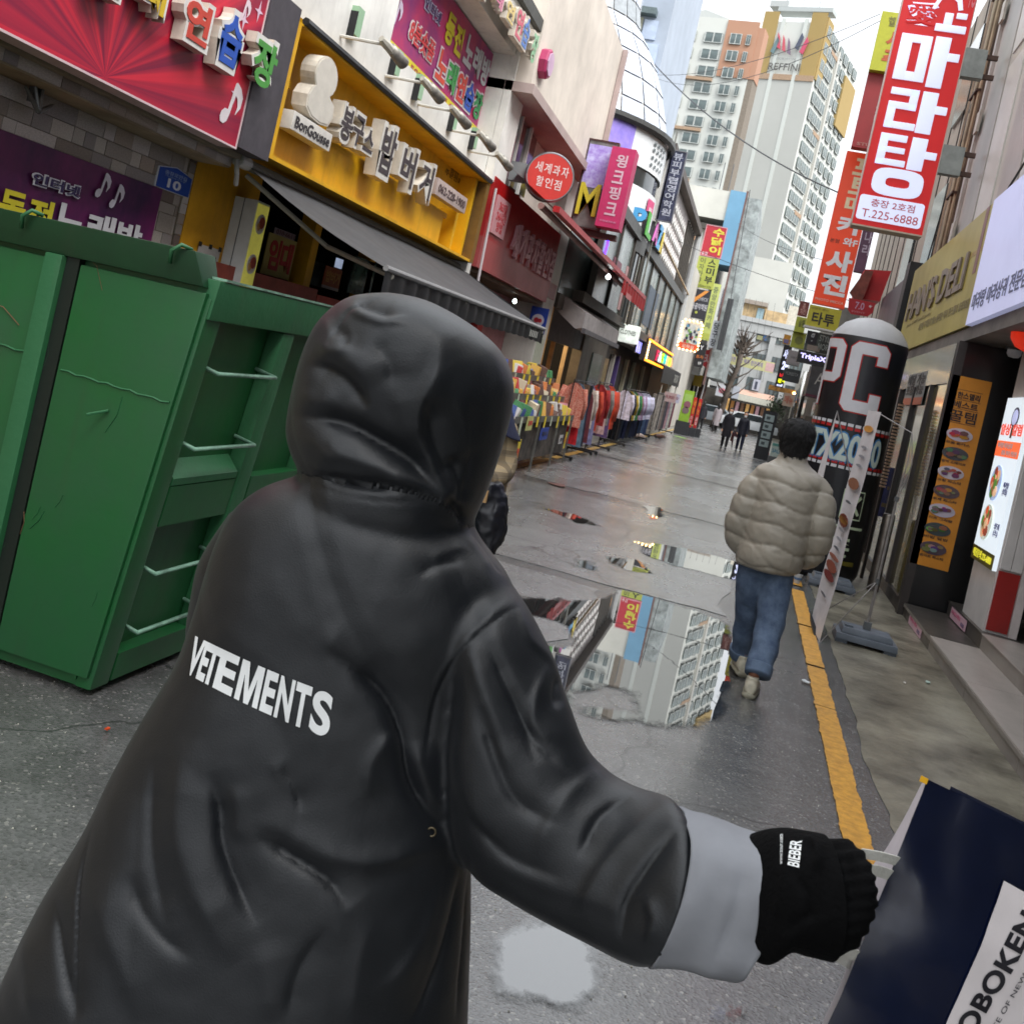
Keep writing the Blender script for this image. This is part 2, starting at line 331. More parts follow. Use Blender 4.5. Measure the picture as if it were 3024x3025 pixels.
# standing water: clean mirror-flat sheets with wandering edges
WATER = bpy.data.materials.new('puddle_water'); WATER.use_nodes = True
_b = WATER.node_tree.nodes['Principled BSDF']; _b.inputs['Base Color'].default_value = (.035, .036, .036, 1); _b.inputs['Roughness'].default_value = .012
_b.inputs['IOR'].default_value = 1.65; _b.inputs['Specular IOR Level'].default_value = .9; _b.inputs['Coat Weight'].default_value = 1.0; _b.inputs['Coat Roughness'].default_value = .01; _b.inputs['Coat IOR'].default_value = 1.5
def gpx(pts): return [(G(x, y).x, G(x, y).y) for x, y in pts]
def _wm():
    t = WATER.node_tree; N = t.nodes; L = t.links; at = N.new('ShaderNodeAttribute'); at.attribute_name = 'depth'; tc = N.new('ShaderNodeTexCoord')
    mp = N.new('ShaderNodeMapping'); mp.inputs['Scale'].default_value = (1, .7, 1); L.new(tc.outputs['Object'], mp.inputs[0]); acc = at.outputs['Fac']
    for sc_, am, rg in ((3.2, .30, .6), (14, .07, .6), (75, .05, .7)):
        n = N.new('ShaderNodeTexNoise'); n.inputs['Scale'].default_value = sc_; n.inputs['Detail'].default_value = 4; L.new(mp.outputs[0], n.inputs['Vector'])
        m = N.new('ShaderNodeMath'); m.operation = 'MULTIPLY_ADD'; m.inputs[1].default_value = am; m.inputs[2].default_value = -am*.5; L.new(n.outputs['Fac'], m.inputs[0])
        d = N.new('ShaderNodeMath'); d.operation = 'ADD'; L.new(acc, d.inputs[0]); L.new(m.outputs[0], d.inputs[1]); acc = d.outputs[0]
    r = N.new('ShaderNodeMapRange'); r.inputs['From Min'].default_value = -.012; r.inputs['From Max'].default_value = .05; L.new(acc, r.inputs['Value']); L.new(r.outputs[0], N['Principled BSDF'].inputs['Alpha'])
    q = N.new('ShaderNodeTexNoise'); q.inputs['Scale'].default_value = 9; L.new(tc.outputs['Object'], q.inputs['Vector']); bu = N.new('ShaderNodeBump'); bu.inputs['Strength'].default_value = .012; bu.inputs['Distance'].default_value = .004
    L.new(q.outputs['Fac'], bu.inputs['Height']); L.new(bu.outputs[0], N['Principled BSDF'].inputs['Normal']); L.new(bu.outputs[0], N['Principled BSDF'].inputs['Coat Normal'])
_wm()
def puddle(pts, seed, amp=.05, holes=()):
    """a thin film of water whose depth runs out towards its shore, where the grain of the asphalt comes through"""
    P = gpx(pts); xs = [p[0] for p in P]; ys = [p[1] for p in P]; H = [gpx(h) for h in holes]; n = 46
    def sdist(x, y, Q):
        c = False; best = 9
        for i in range(len(Q)):
            (x0, y0), (x1, y1) = Q[i-1], Q[i]
            if (y1 > y) != (y0 > y) and x < (x0-x1)*(y-y1)/(y0-y1)+x1: c = not c
            dx, dy = x1-x0, y1-y0; t = max(0, min(1, ((x-x0)*dx+(y-y0)*dy)/(dx*dx+dy*dy+1e-9))); best = min(best, math.hypot(x0+dx*t-x, (y0+dy*t-y)*.7))
        return best if c else -best
    x0, x1, y0, y1 = min(xs)-.12, max(xs)+.12, min(ys)-.15, max(ys)+.15; vs = []; dp = []
    for i in range(n+1):
        for j in range(n+1):
            x, y = x0+(x1-x0)*i/n, y0+(y1-y0)*j/n; d = sdist(x, y, P)
            for h in H: d = min(d, -sdist(x, y, h))
            vs.append((x, y, .007)); dp.append(d)
    o = MB().add(vs, [(i*(n+1)+j, (i+1)*(n+1)+j, (i+1)*(n+1)+j+1, i*(n+1)+j+1) for i in range(n) for j in range(n)]).build('puddle', WATER)
    at = o.data.attributes.new('depth', 'FLOAT', 'POINT'); at.data.foreach_set('value', dp); o['kind'] = 'structure'; return o
puddle([(1500, 1765), (1720, 1775), (1830, 1745), (1920, 1765), (2060, 1800), (2160, 1850), (2175, 1960), (2140, 2060), (2110, 2130), (2040, 2150), (1900, 2140), (1750, 2110), (1640, 2090), (1500, 2080), (1400, 1800)], 3, .035,
       holes=[[(1530, 1825), (1640, 1840), (1705, 1890), (1680, 1905), (1600, 1900), (1520, 1880)], [(1690, 2050), (1790, 2020), (1890, 2050), (1870, 2090), (1790, 2102), (1690, 2090)]])
puddle([(1870, 1600), (1960, 1610), (2100, 1640), (2200, 1665), (2200, 1720), (2100, 1700), (1980, 1670), (1900, 1635)], 8, .03)
puddle([(1690, 1650), (1750, 1655), (1775, 1690), (1750, 1690), (1700, 1675)], 5, .03)
puddle([(1790, 1645), (1880, 1655), (1910, 1680), (1940, 1700), (1850, 1690), (1800, 1665)], 6, .03)
puddle([(1420, 2760), (1520, 2720), (1600, 2690), (1700, 2720), (1760, 2820), (1770, 2900), (1700, 2960), (1640, 2990), (1560, 2960), (1470, 2950), (1420, 2870)], 21, .035)
puddle([(1900, 1495), (1950, 1500), (1965, 1530), (1920, 1535)], 31, .02)
puddle([(1600, 1500), (1700, 1520), (1790, 1560), (1700, 1545)], 33, .05)
puddle([(2100, 3010), (2120, 2985), (2180, 2990), (2160, 3020)], 36, .02)
# small litter
def litter(name, px, sz, m, label, cat, seed):
    p = G(*px, .012); r = random.Random(seed); n = 8
    pts = [(p.x+sz*math.cos(k*6.283/n)*r.uniform(.4, 1), p.y+sz*1.5*math.sin(k*6.283/n)*r.uniform(.4, 1), .013) for k in range(n)]
    tag(MB().prism(pts, (0, 0, .006)).build(name, m), label, cat)
litter('plastic_scrap', (317, 2156), .012, flat(225, 80, 30), 'tiny orange scrap on the wet asphalt beside the skip', 'litter', 1)
litter('paper_scrap', (2378, 2014), .035, flat(215, 220, 222), 'white crumpled paper scrap left of the yellow line', 'litter', 2)
litter('wrapper', (2740, 2016), .03, flat(190, 215, 205), 'pale green wrapper on the stained concrete by the step', 'litter', 3)
litter('paper_scrap', (2672, 2018), .012, flat(220, 220, 216), 'small white speck of paper beside the pale green wrapper', 'litter', 4)
litter('leaf', (1645, 1432), .16, flat(110, 66, 56), 'reddish brown scrap lying flat on the road before the snack stall', 'litter', 5)
litter('green_mat', (2008, 1291), .38, flat(140, 180, 90), 'lime green mat lying on the road before the clothes racks', 'mat', 6)
# random grit near the camera, too much to count
mb = MB(); r = random.Random(5)
for k in range(900):
    x, y = r.uniform(-2.6, .75), r.uniform(1.2, 6); s_ = r.uniform(.0015, .0042)
    mb.add([(x-s_, y, .001), (x, y-s_, .001), (x+s_, y, .001), (x, y+s_, .001), (x, y, .001+s_*1.2)], [(0, 1, 4), (1, 2, 4), (2, 3, 4), (3, 0, 4)])
tag(mb.build('gravel', mat('pale_grit', (176, 172, 160), .3, .5, 40)), 'pale grit scattered over the wet asphalt', 'grit', kind='stuff')
# ================================================================ left side of the street
def ZM(x0, y0, s): return lambda x, y: (x0+x*s, y0+y*s)
Z1 = ZM(0, 0, .466); Z2 = ZM(800, 0, .466); Z3 = ZM(1600, 0, .466); Z6 = ZM(1400, 700, .3625); Z1b = ZM(1100, 0, .3107); Zs = ZM(600, 650, .2848)
PLAST = mat('cream_plaster', (212, 206, 198), .75, .12, 1.2, .15, stain=.3); PLASTW = mat('white_plaster', (226, 225, 220), .7, .1, 1.5, .15, stain=.16)
TAN = mat('tan_soffit', (158, 142, 114), .7, .18, 2, stain=.3)
# ---- building with the mosaic wall and the big karaoke sign
A = thing('karaoke_building', 'cream building whose mosaic-tiled ground floor stands behind the green skip', 'building', (-5.5, 4, 0))
MB().box(-9, -4.78, -4, 7.5, 0, 2.95).build('wall', TAN, A)
MB().box(-9, -4.36, -4, 7.62, 2.96, 8.2).build('upper_wall', PLASTW, A)
MB().box(-4.78, -4.46, -4, 7.5, 2.72, 2.94).build('beam', TAN, A)
MB().box(-4.44, -4.37, -4, 7.55, 2.80, 2.955).build('sign_rail', mat('dull_beige_metal', (142, 132, 112), .6), A)
tcols = [(176, 167, 158), (156, 146, 137), (190, 180, 170), (136, 124, 114), (168, 152, 138), (146, 138, 134), (112, 98, 90), (196, 186, 180)]
tm = []
for i, c in enumerate(tcols):
    o = MB().box(0, .012, 0, 1, 0, 1).build('tile', mat('mosaic_tile_%d' % i, c, .5, .14, 20), A, local=True); o.location = V((-4.79, 7.2, 2.8))-wpos(A); o.scale = (1, .1, .05); tm.append(o.data)
r = random.Random(4)
def tiles(x, y0, y1, z0, z1, hs, cap=140):
    n = 0; z = z0
    while z < z1-.01 and n < cap:
        h = r.choice(hs); h = min(h, z1-z); y = y0-r.random()*.1
        while y < y1-.02:
            w_ = min(r.choice([.12, .18, .22, .3, .38]), y1-y)
            if y+w_ > y0: share('tile', r.choice(tm), A, (x+r.uniform(0, .006), max(y, y0)+.002, z+.002), scale=(1, w_-.005, h-.005)); n += 1
            y += w_
        z += h
tiles(-4.78, 4.0, 7.40, 1.85, 2.72, [.085, .11, .15]); tiles(-4.46, 3.9, 7.50, 2.73, 2.93, [.1, .09], 60)
for k in range(11): share('tile', tm[(k*3) % 8], A, (-4.765, 7.41, 1.85+k*.085), scale=(1, .085, .08))
# big red sign
SB = bpy.data.materials.new('sunburst_print'); SB.use_nodes = True
_t = SB.node_tree; _N = _t.nodes; _L = _t.links; _p = _N['Principled BSDF']; _p.inputs['Roughness'].default_value = .35
_tc = _N.new('ShaderNodeTexCoord'); _mp = _N.new('ShaderNodeMapping'); _L.new(_tc.outputs['Object'], _mp.inputs[0]); _sx = _N.new('ShaderNodeSeparateXYZ'); _L.new(_mp.outputs[0], _sx.inputs[0])
_at = _N.new('ShaderNodeMath'); _at.operation = 'ARCTAN2'; _L.new(_sx.outputs['Z'], _at.inputs[0]); _L.new(_sx.outputs['Y'], _at.inputs[1])
_cb = _N.new('ShaderNodeCombineXYZ'); _L.new(_at.outputs[0], _cb.inputs[0]); _nz = _N.new('ShaderNodeTexNoise'); _nz.inputs['Scale'].default_value = 5.2; _nz.inputs['Detail'].default_value = 5; _L.new(_cb.outputs[0], _nz.inputs['Vector'])
_cr = _N.new('ShaderNodeValToRGB'); _cr.color_ramp.elements[0].position = .42; _cr.color_ramp.elements[0].color = C(128, 24, 58); _cr.color_ramp.elements[1].position = .6; _cr.color_ramp.elements[1].color = C(206, 40, 62)
_L.new(_nz.outputs['Fac'], _cr.inputs[0]); _L.new(_cr.outputs[0], _p.inputs['Base Color'])
f = FB('L', -4.2, 2.3, 7.08, 2.83, 4.03)
s = thing_at('karaoke_sign', 'big crimson sunburst sign with colourful bubble letters above the mosaic wall', 'sign', f)
f.box('sign_panel', SB, s, d0=-.15); mp_o = f.pt(.66, .02) - wpos(s); _mp.inputs['Location'].default_value = (0, -mp_o.y, -mp_o.z)
f.box('frame', flat(228, 205, 208), s, v0=-.012, v1=.0, d0=-.16, d1=.006)
f.box('frame', flat(228, 205, 208), s, u0=1.0, u1=1.003, v0=-.012, d0=-.16, d1=.006)
LW = mat('letter_return', (212, 204, 190), .6, .15, 4, stain=.25)
def bubble(fr, ch, cm, u0, u1, v0, v1, parent, d=.0, dep=.12):
    fr.text(ch, LW, parent, u0, u1, v0, v1, d=d, depth=dep, bold=.085, name='letter_backing')
    fr.text(ch, flat(236, 233, 228), parent, u0, u1, v0, v1, d=d+dep+.001, depth=.002, bold=.085, name='letter_face')
    du, dv = (u1-u0)*.1, (v1-v0)*.1
    fr.text(ch, cm, parent, u0+du, u1-du, v0+dv, v1-dv, d=d+dep+.004, depth=.006, bold=.045, name='letter')
def sub4(X, Zm, a, b, c_, d_): return FR('L', X, Zm(*a), Zm(*b), Zm(*c_), Zm(*d_))
for ch, col, q in (('노', (210, 60, 120), [(560, -330), (760, -260), (720, 0), (520, -60)]), ('래', (226, 190, 40), [(850, -190), (1050, -150), (990, 110), (800, 50)]), ('연', (214, 74, 58), [(1120, -40), (1340, -10), (1260, 325), (1070, 240)]),
                   ('습', (36, 88, 190), [(1370, 40), (1545, 70), (1455, 465), (1290, 410)]), ('장', (80, 160, 70), [(1570, 195), (1775, 260), (1660, 600), (1510, 540)])):
    bubble(sub4(-4.16, Z1, *q), ch, flat(*col), 0, 1, 0, 1, s, d=-.03, dep=.09)
def note(fr, u, v, sz, m, parent, d=.004):
    """a musical note: head, stem and flag in one cut-out"""
    P = [(.0, .12), (.05, .02), (.2, .0), (.33, .08), (.4, .25), (.5, .72), (.62, .66), (.7, .5), (.66, .3), (.84, .5), (.86, .74), (.7, .92), (.5, 1.0), (.42, .98), (.3, .34), (.16, .34), (.04, .25)]
    fr.shape('music_note', m, parent, [(u+a*sz/fr.w, v+b*sz*1.1/fr.h) for a, b in P], d, d+.003)
note(f, .935, .1, .30, flat(238, 228, 232), s); note(f, .925, .72, .17, flat(236, 214, 222), s)
for px_ in ((1490, 590), (1640, 70), (1545, 125), (1790, 75)):
    p = PX(*Z1(*px_), -4.2); u, v = (p.y-2.3)/f.w, (p.z-2.83)/f.h
    f.shape('sparkle', flat(232, 200, 220), s, [(u, v+.07), (u+.003, v+.01), (u+.014, v), (u+.003, v-.01), (u, v-.07), (u-.003, v-.01), (u-.014, v), (u-.003, v+.01)], .003, .005)
# purple banner below
PUR = mat('purple_print', (104, 24, 84), .5, .0, 2.2, rgb2=(50, 14, 60), stretch=(1, 1, .6))
f = FR('L', -4.73, (-40, 410), Z1(1030, 1210), Z1(960, 1520), (-80, 660)); f.O.z = 1.78; f.h = 2.40-1.78
s = thing_at('karaoke_banner', 'purple banner with yellow and white letters on the mosaic wall behind the skip', 'banner', f)
f.box('banner_cloth', PUR, s, d0=-.02)
a = lambda *q: FR('L', -4.70, *[Z1(*k) for k in q])
g = a((200, 1115), (530, 1145), (525, 1240), (195, 1200)); g.text('인터넷', flat(232, 232, 240), s, 0, 1, 0, 1, bold=.1, d=-.01); g.text('인터넷', flat(58, 44, 92), s, .03, .97, .1, .9, bold=.03, d=-.004)
g = a((0, 1195), (355, 1275), (345, 1480), (-20, 1400)); g.O.z -= .0; g.row('동전', flat(226, 212, 50), s, 0, 1, -.05, 1, bold=.05, d=-.01)
g = a((355, 1290), (920, 1420), (900, 1620), (330, 1490)); g.row('노래방', flat(224, 222, 226), s, 0, 1, 0, 1, bold=.05, d=-.01)
g = a((600, 1150), (860, 1200), (850, 1360), (590, 1300)); note(g, .05, .3, .17, flat(220, 214, 226), s, -.01); note(g, .42, .05, .17, flat(220, 214, 226), s, -.01)
# blue house number plate
f = FR('L', -4.755, Z1(1010, 1050), Z1(1222, 1085), Z1(1200, 1248), Z1(985, 1182))
s = thing_at('house_number_plate', 'blue five-sided address plate reading 10 on the mosaic wall', 'address plate', f)
f.shape('plate_rim', flat(220, 224, 232), s, [(-.02, -.03), (1.02, -.03), (1.02, .84), (.5, 1.06), (-.02, .84)], -.012, 0)
f.shape('plate', flat(28, 74, 170), s, [(0.01, 0), (.99, 0), (.99, .82), (.5, 1.02), (.01, .82)], 0, .003)
f.text('10', flat(240, 240, 244), s, .3, .7, .1, .5, bold=.04); f.text('충장로안길', flat(170, 190, 226), s, .17, .83, .62, .8, bold=.01); f.text('Chungjang-ro an-gil', flat(150, 175, 220), s, .2, .8, .53, .6, bold=0)
# wall bracket lamp at the upper left
p = PX(92, 300, -4.7)
s = thing('wall_bracket', 'shiny folded metal bracket hanging under the tiled beam at far left', 'bracket', p)
mb = MB(); mb.box(p.x-.02, p.x+.02, p.y-.02, p.y+.05, p.z, p.z+.14); mb.build('mount', GREY, s)
for dy, dz in ((-.11, .07), (.04, .12), (.16, .03), (-.03, .1)):
    MB().tube([p+V((.05, .02, -.05)), p+V((.03, dy, dz))], [.018, .01], 6).build('arm', METAL, s)
# ---- yellow rice-burger shop
YW = mat('yellow_panel', (222, 168, 16), .5, .1, 1.5, stain=.28); YWB = mat('yellow_wall_paint', (222, 162, 26), .55, .1, 2, stain=.25)
B = thing('burger_shop', 'yellow-fronted snack shop between the mosaic wall and the red shop', 'shop', (-5.5, 10, 0))
YE = 13.83
MB().box(-9, -4.68, 7.66, 13.95, 4.14, 8.2).build('inner_wall', PLASTW, B)
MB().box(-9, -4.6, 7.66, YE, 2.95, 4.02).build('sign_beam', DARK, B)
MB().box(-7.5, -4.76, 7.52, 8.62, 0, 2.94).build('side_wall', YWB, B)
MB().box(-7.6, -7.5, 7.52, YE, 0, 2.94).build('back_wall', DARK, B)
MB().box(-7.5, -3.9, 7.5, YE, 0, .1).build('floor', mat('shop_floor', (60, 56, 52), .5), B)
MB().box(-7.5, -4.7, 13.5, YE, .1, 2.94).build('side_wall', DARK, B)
for y in (9.95, 11.6): MB().box(-4.95, -4.78, y, y+.16, .1, 2.94).build('pillar', YWB, B)
zct = PX(760, 806, -4.6).z
MB().box(-4.66, -4.6, 7.4, 9.95, 0, zct).build('counter_front', mat('rust_red_board', (134, 58, 46), .6, .2, 3, stain=.3), B)
MB().box(-4.66, -4.6, 9.97, 13.4, 0, zct-.05).build('counter_front', mat('red_board', (158, 56, 46), .6, .2, 3, stain=.2), B)
# glass and posters in the shop front
f = FR('L', -4.76, *[Zs(*q) for q in ((690, 120), (975, 230), (885, 630), (600, 545))])
s = thing_at('rental_notice', 'yellow for-rent notice with red letters in the dark shop window', 'notice', f)
f.box('sheet', flat(176, 156, 84), s, d0=-.01); f.box('sheet', flat(150, 132, 140), s, u0=.15, u1=.9, v0=1.0, v1=1.16, d0=-.012, d1=-.004)
f.row('임대', flat(176, 30, 32), s, .08, .95, .14, .9, bold=.05); f.text('010-6611', flat(110, 60, 70), s, .2, .85, 1.02, 1.14, bold=.01)
f = FR('L', -4.8, *[Zs(*q) for q in ((1275, 470), (1440, 520), (1410, 720), (1240, 665))])
s = thing_at('menu_poster', 'small orange menu poster taped inside the burger shop front', 'poster', f); f.box('sheet', flat(150, 66, 20), s, d0=-.01); f.box('margin', flat(160, 150, 150), s, v0=-.15, v1=0, d0=-.01, d1=.001)
f.row('밥버거', flat(196, 140, 70), s, .08, .92, .2, .8, bold=.02)
f = FR('L', -4.78, *[Zs(*q) for q in ((1600, 370), (1790, 450), (1735, 800), (1490, 770))])
f.box('window', mat('dim_green_glass', (70, 92, 82), .12, .3, 5, spec=.8), B, d0=-.02)
f = FR('L', -5.6, *[Zs(*q) for q in ((1385, 400), (1455, 400), (1440, 510), (1380, 490))]); f.box('window', mat('lit_pane', (190, 205, 235), .5, emit=.35), B, d0=-.02)
f = FR('L', -5.0, *[Zs(*q) for q in ((1060, 430), (1270, 410), (1220, 690), (1020, 650))]); f.box('window', mat('dusky_glass', (74, 80, 82), .15, .4, 5), B, d0=-.02)
# light box with dishes
s = thing('menu_light_box', 'tall white light box with dish pictures beside the yellow wall', 'light box', (-4.64, 8.3, 1.2))
MB().box(-4.755, -4.53, 8.2, 8.43, 1.2, 2.58).build('casing', flat(214, 216, 216, .4), s)
MB().box(-4.66, -4.655, 8.192, 8.2, 1.2, 2.58).build('seam', GREY, s)
f = FB('L', -4.53, 8.21, 8.42, 1.22, 2.56); f.box('menu_face', mat('lime_yellow_print', (214, 206, 92), .4, .1, 5, emit=.15), s, d0=0, d1=.006)
for k in range(4):
    v = .87-k*.27; f.disc('plate', flat(226, 216, 208, .4), s, .5, v, .082, .006, .012, 18, 1.1); f.disc('food', flat(168, 62, 44), s, .55, v+.01, .045, .012, .02, 10, 1.2); f.disc('food', flat(200, 150, 90), s, .35, v-.02, .03, .012, .018, 8, 1.2)
s = thing('paper_notice', 'white paper notice with black tape bits on the yellow wall', 'notice', (-4.75, 7.9, 1.9))
f = FR('L', -4.75, (572, 728), (648, 748), (640, 780), (590, 770)); f.O.z = 1.72; f.h = .36; f.box('sheet', flat(212, 208, 204), s, d0=0, d1=.006)
for u in (.02, .5, .97): f.box('tape', BLACK, s, u0=u-.06, u1=u+.06, v0=.95, v1=1.06, d0=.006, d1=.012)
f.text('영업시간', flat(60, 56, 54), s, .1, .9, .55, .8, bold=.01)
# the yellow sign box
f = FB('L', -4.2, 7.60, YE, 2.88, 4.02)
s = thing_at('yellow_shop_sign', 'deep yellow box sign with dark bubble letters above the black awning', 'sign', f)
f.box('back_panel', YW, s, u0=.012, u1=.975, v0=.03, v1=.985, d0=-.36, d1=-.33)
f.box('top_flange', YW, s, v0=.985, v1=1.0, d0=-.36, d1=0); f.box('bottom_flange', YW, s, v0=0, v1=.03, d0=-.36, d1=0)
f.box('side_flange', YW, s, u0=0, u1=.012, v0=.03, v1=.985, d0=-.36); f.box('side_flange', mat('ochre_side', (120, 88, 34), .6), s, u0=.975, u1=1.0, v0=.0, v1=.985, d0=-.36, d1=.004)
f.box('lower_ledge', YW, s, u0=.02, u1=.80, v0=.03, v1=.36, d0=-.33, d1=-.14); f.box('letter_rail', YW, s, u0=.10, u1=.83, v0=.36, v1=.42, d0=-.33, d1=-.16)
f.box('upper_ledge', YW, s, u0=.02, u1=.08, v0=.60, v1=.66, d0=-.33, d1=-.2); f.box('niche_wall', YW, s, u0=.86, u1=.875, v0=.05, v1=.5, d0=-.33, d1=-.1); f.box('niche_wall', YW, s, u0=.94, u1=.955, v0=.05, v1=.98, d0=-.33, d1=-.1)
dk = flat(66, 58, 62)
def fat(ch, X, q, dep=.13, cm=dk, rate=.1, bold=.07):
    g = sub4(X, Z2, *q)
    g.text(ch, LW, s, 0, 1, 0, 1, d=-dep, depth=dep, bold=bold, name='letter_backing'); g.text(ch, flat(226, 222, 214), s, 0, 1, 0, 1, d=.001, depth=.002, bold=bold, name='letter_face')
    g.text(ch, cm, s, rate, 1-rate, rate, 1-rate, d=.004, depth=.004, bold=.03)
fat('봉', -4.16, [(450, 630), (535, 670), (510, 940), (425, 900)]); fat('구', -4.16, [(530, 690), (610, 730), (575, 970), (500, 925)]); fat('스', -4.16, [(595, 785), (668, 820), (645, 995), (570, 965)])
fat('밥', -4.14, [(715, 750), (825, 800), (760, 1175), (660, 1110)]); fat('버', -4.14, [(845, 890), (950, 940), (890, 1235), (790, 1180)]); fat('거', -4.14, [(960, 985), (1055, 1040), (1000, 1305), (920, 1260)])
g = sub4(-4.16, Z2, (150, 700), (395, 850), (370, 958), (125, 820)); g.box('name_plate', flat(222, 218, 210), s, d0=-.14, bevel=.01); g.text('BonGousse', flat(54, 50, 54), s, .06, .94, .2, .8, bold=.02)
g = sub4(-4.17, Z2, (1065, 1120), (1248, 1265), (1225, 1360), (1040, 1222)); g.box('phone_plate', flat(196, 178, 172), s, d0=-.1, bevel=.006); g.text('062-228-1900', flat(88, 70, 72), s, .06, .94, .25, .75, bold=.02)
g = sub4(-4.5, Z2, (1130, 1030), (1240, 1110), (1200, 1170), (1110, 1100)); g.O.x = -4.525; g.text('봉선\n주문전화', flat(120, 84, 24), s, .0, 1, 0, 1, bold=.01)
# plain cut-out board (the drawn figure of the photograph is left out)
g = sub4(-4.16, Z2, (280, 320), (465, 400), (400, 820), (180, 730))
pts = [(.5+.36*math.cos(t), .70+.30*math.sin(t)) for t in [k*.3-.9 for k in range(17)]]+[(.16, .44), (.08, .3), (.1, .12), (.3, .02), (.6, 0), (.86, .04), (.96, .2), (.92, .38)]
g.shape('cutout_backing', LW, s, pts, -.14, 0); g.shape('cutout_face', flat(222, 216, 204), s, [(.5+(a-.5)*.9, .5+(b-.5)*.94) for a, b in pts], .0, .004)
MB().box(-4.36, -4.18, 7.10, 7.58, 2.84, 4.1).build('joint_cover', mat('dark_slate_trim', (70, 66, 72), .6), A)
# big black awning
AWN = mat('charcoal_canvas', (64, 64, 66), .6, .12, 3, .2, stain=.3); AWU = mat('black_valance', (30, 31, 33), .6, .2, 4)
s = thing('black_awning', 'large charcoal canvas awning sloping out over the burger shop front', 'awning', (-3.7, 10.7, 2.2))
Ya, Yb, Xo, Xi, Zo, Zi = 7.62, 13.9, -3.0, -4.44, 2.2, 2.82
mb = MB(); n = 40
for k in range(n):
    y0, y1 = Ya+(Yb-Ya)*k/n, Ya+(Yb-Ya)*(k+1)/n; m_ = 6
    for j in range(m_):
        t0, t1 = j/m_, (j+1)/m_
        zz = lambda t, y: Zi+(Zo-Zi)*t-.05*math.sin(math.pi*t)*(.7+.3*math.sin(y*2.6))
        mb.poly([(Xi+(Xo-Xi)*t0, y0, zz(t0, y0)), (Xi+(Xo-Xi)*t1, y0, zz(t1, y0)), (Xi+(Xo-Xi)*t1, y1, zz(t1, y1)), (Xi+(Xo-Xi)*t0, y1, zz(t0, y1))])
mb.build('canopy', AWN, s, smooth=True)
mb = MB(); n = 150
for k in range(n):
    y0, y1 = Ya+(Yb-Ya)*k/n, Ya+(Yb-Ya)*(k+1)/n; w0, w1 = .018*math.sin(y0*19), .018*math.sin(y1*19)
    zb = lambda y: 1.99+.018*abs(math.sin(y*9.5))+.012*math.sin(y*1.1)
    mb.poly([(Xo+w0*.3, y0, Zo), (Xo+w0, y0, zb(y0)), (Xo+w1, y1, zb(y1)), (Xo+w1*.3, y1, Zo)])
mb.build('valance', AWU, s, smooth=True)
MB().tube([(Xo, Ya, Zo), (Xo, Yb, Zo)], .025, 8).build('front_bar', flat(150, 150, 150), s)
MB().tube([(Xi+.03, Ya, Zi-.02), (Xi+.03, Yb, Zi-.02)], .05, 8).build('roller', flat(120, 118, 108), s)
for y in (7.75, 9.9, 12.0, 13.8): MB().tube([(Xi, y, Zi-.1), (-3.75, y+.35, 2.3), (Xo, y+.05, Zo-.05)], .022, 6).build('folding_arm', flat(176, 172, 158), s)
mb = MB(); mb.poly([(Xi, Yb, Zi), (Xo, Yb, Zo), (Xo, Yb, 1.99), (Xi, Yb, 2.6)]); mb.build('side_flap', AWU, s)
f = FR('L', -2.985, *[Z6(*q) for q in ((455, 765), (515, 780), (508, 815), (450, 800))]); f.text('|||||', flat(196, 196, 190), s, 0, 1, -.2, 1.3, d=.004, bold=.02)
p = V((Xi+.04, Ya-.12, Zi-.02)); MB().tube([p, p+V((0, .16, 0))], [.055, .055], 10).build('roller_cap', flat(208, 206, 200), s); MB().tube([p+V((.0, -.02, 0)), p+V((.05, -.05, -.13)), p+V((.02, .02, -.2))], .02, 6).build('crank', flat(190, 188, 180), s)
# gooseneck lamps with green boxes on the white wall, and thin wires
for k, (tip, arm, box) in enumerate([((730, 330), (440, 225), (515, 130)), ((955, 520), (725, 478), (770, 390)), ((1150, 720), (930, 660), (918, 545)), ((1340, 880), (1120, 820), (1138, 750)), ((1440, 1000), (1250, 955), (1270, 870))]):
    pb = PX(*Z2(*arm), -4.36); pt_ = PX(*Z2(*tip), -3.9)
    s = thing('sign_spotlight', ['spotlight at the near end of the row over the yellow sign', 'second spotlight from the near end over the yellow sign', 'middle spotlight of the row over the yellow sign', 'spotlight over the phone number end of the yellow sign', 'small spotlight at the far end over the yellow sign'][k], 'spotlight', pb, 'spotlights over the yellow sign')
    el = V((-3.98, pb.y+.12, pb.z+.02))
    MB().tube([pb, el], .016, 6).build('arm', flat(206, 204, 196), s)
    MB().tube([el+V((0, -.07, .03)), el+V((.02, .0, .01)), el+V((.05, .10, -.02))], [.03, .045, .04], 8).build('joint', flat(196, 192, 180), s)
    MB().tube([el+V((.04, .08, 0)), el+V((.1, .32, -.06))], [.05, .062], 12).build('lamp_head', mat('galvanised', (150, 146, 138), .45, .2, 10, metal=.4), s, smooth=True)
    pg = PX(*Z2(*box), -4.36); h = .13
    MB().box(-4.36, -4.29, pg.y-.055, pg.y+.085, pg.z-h, pg.z+h).build('ballast_box', flat(158, 196, 160), s); MB().box(-4.36, -4.285, pg.y-.065, pg.y-.055, pg.z-h-.04, pg.z+h*.6).build('clip', BLACK, s)
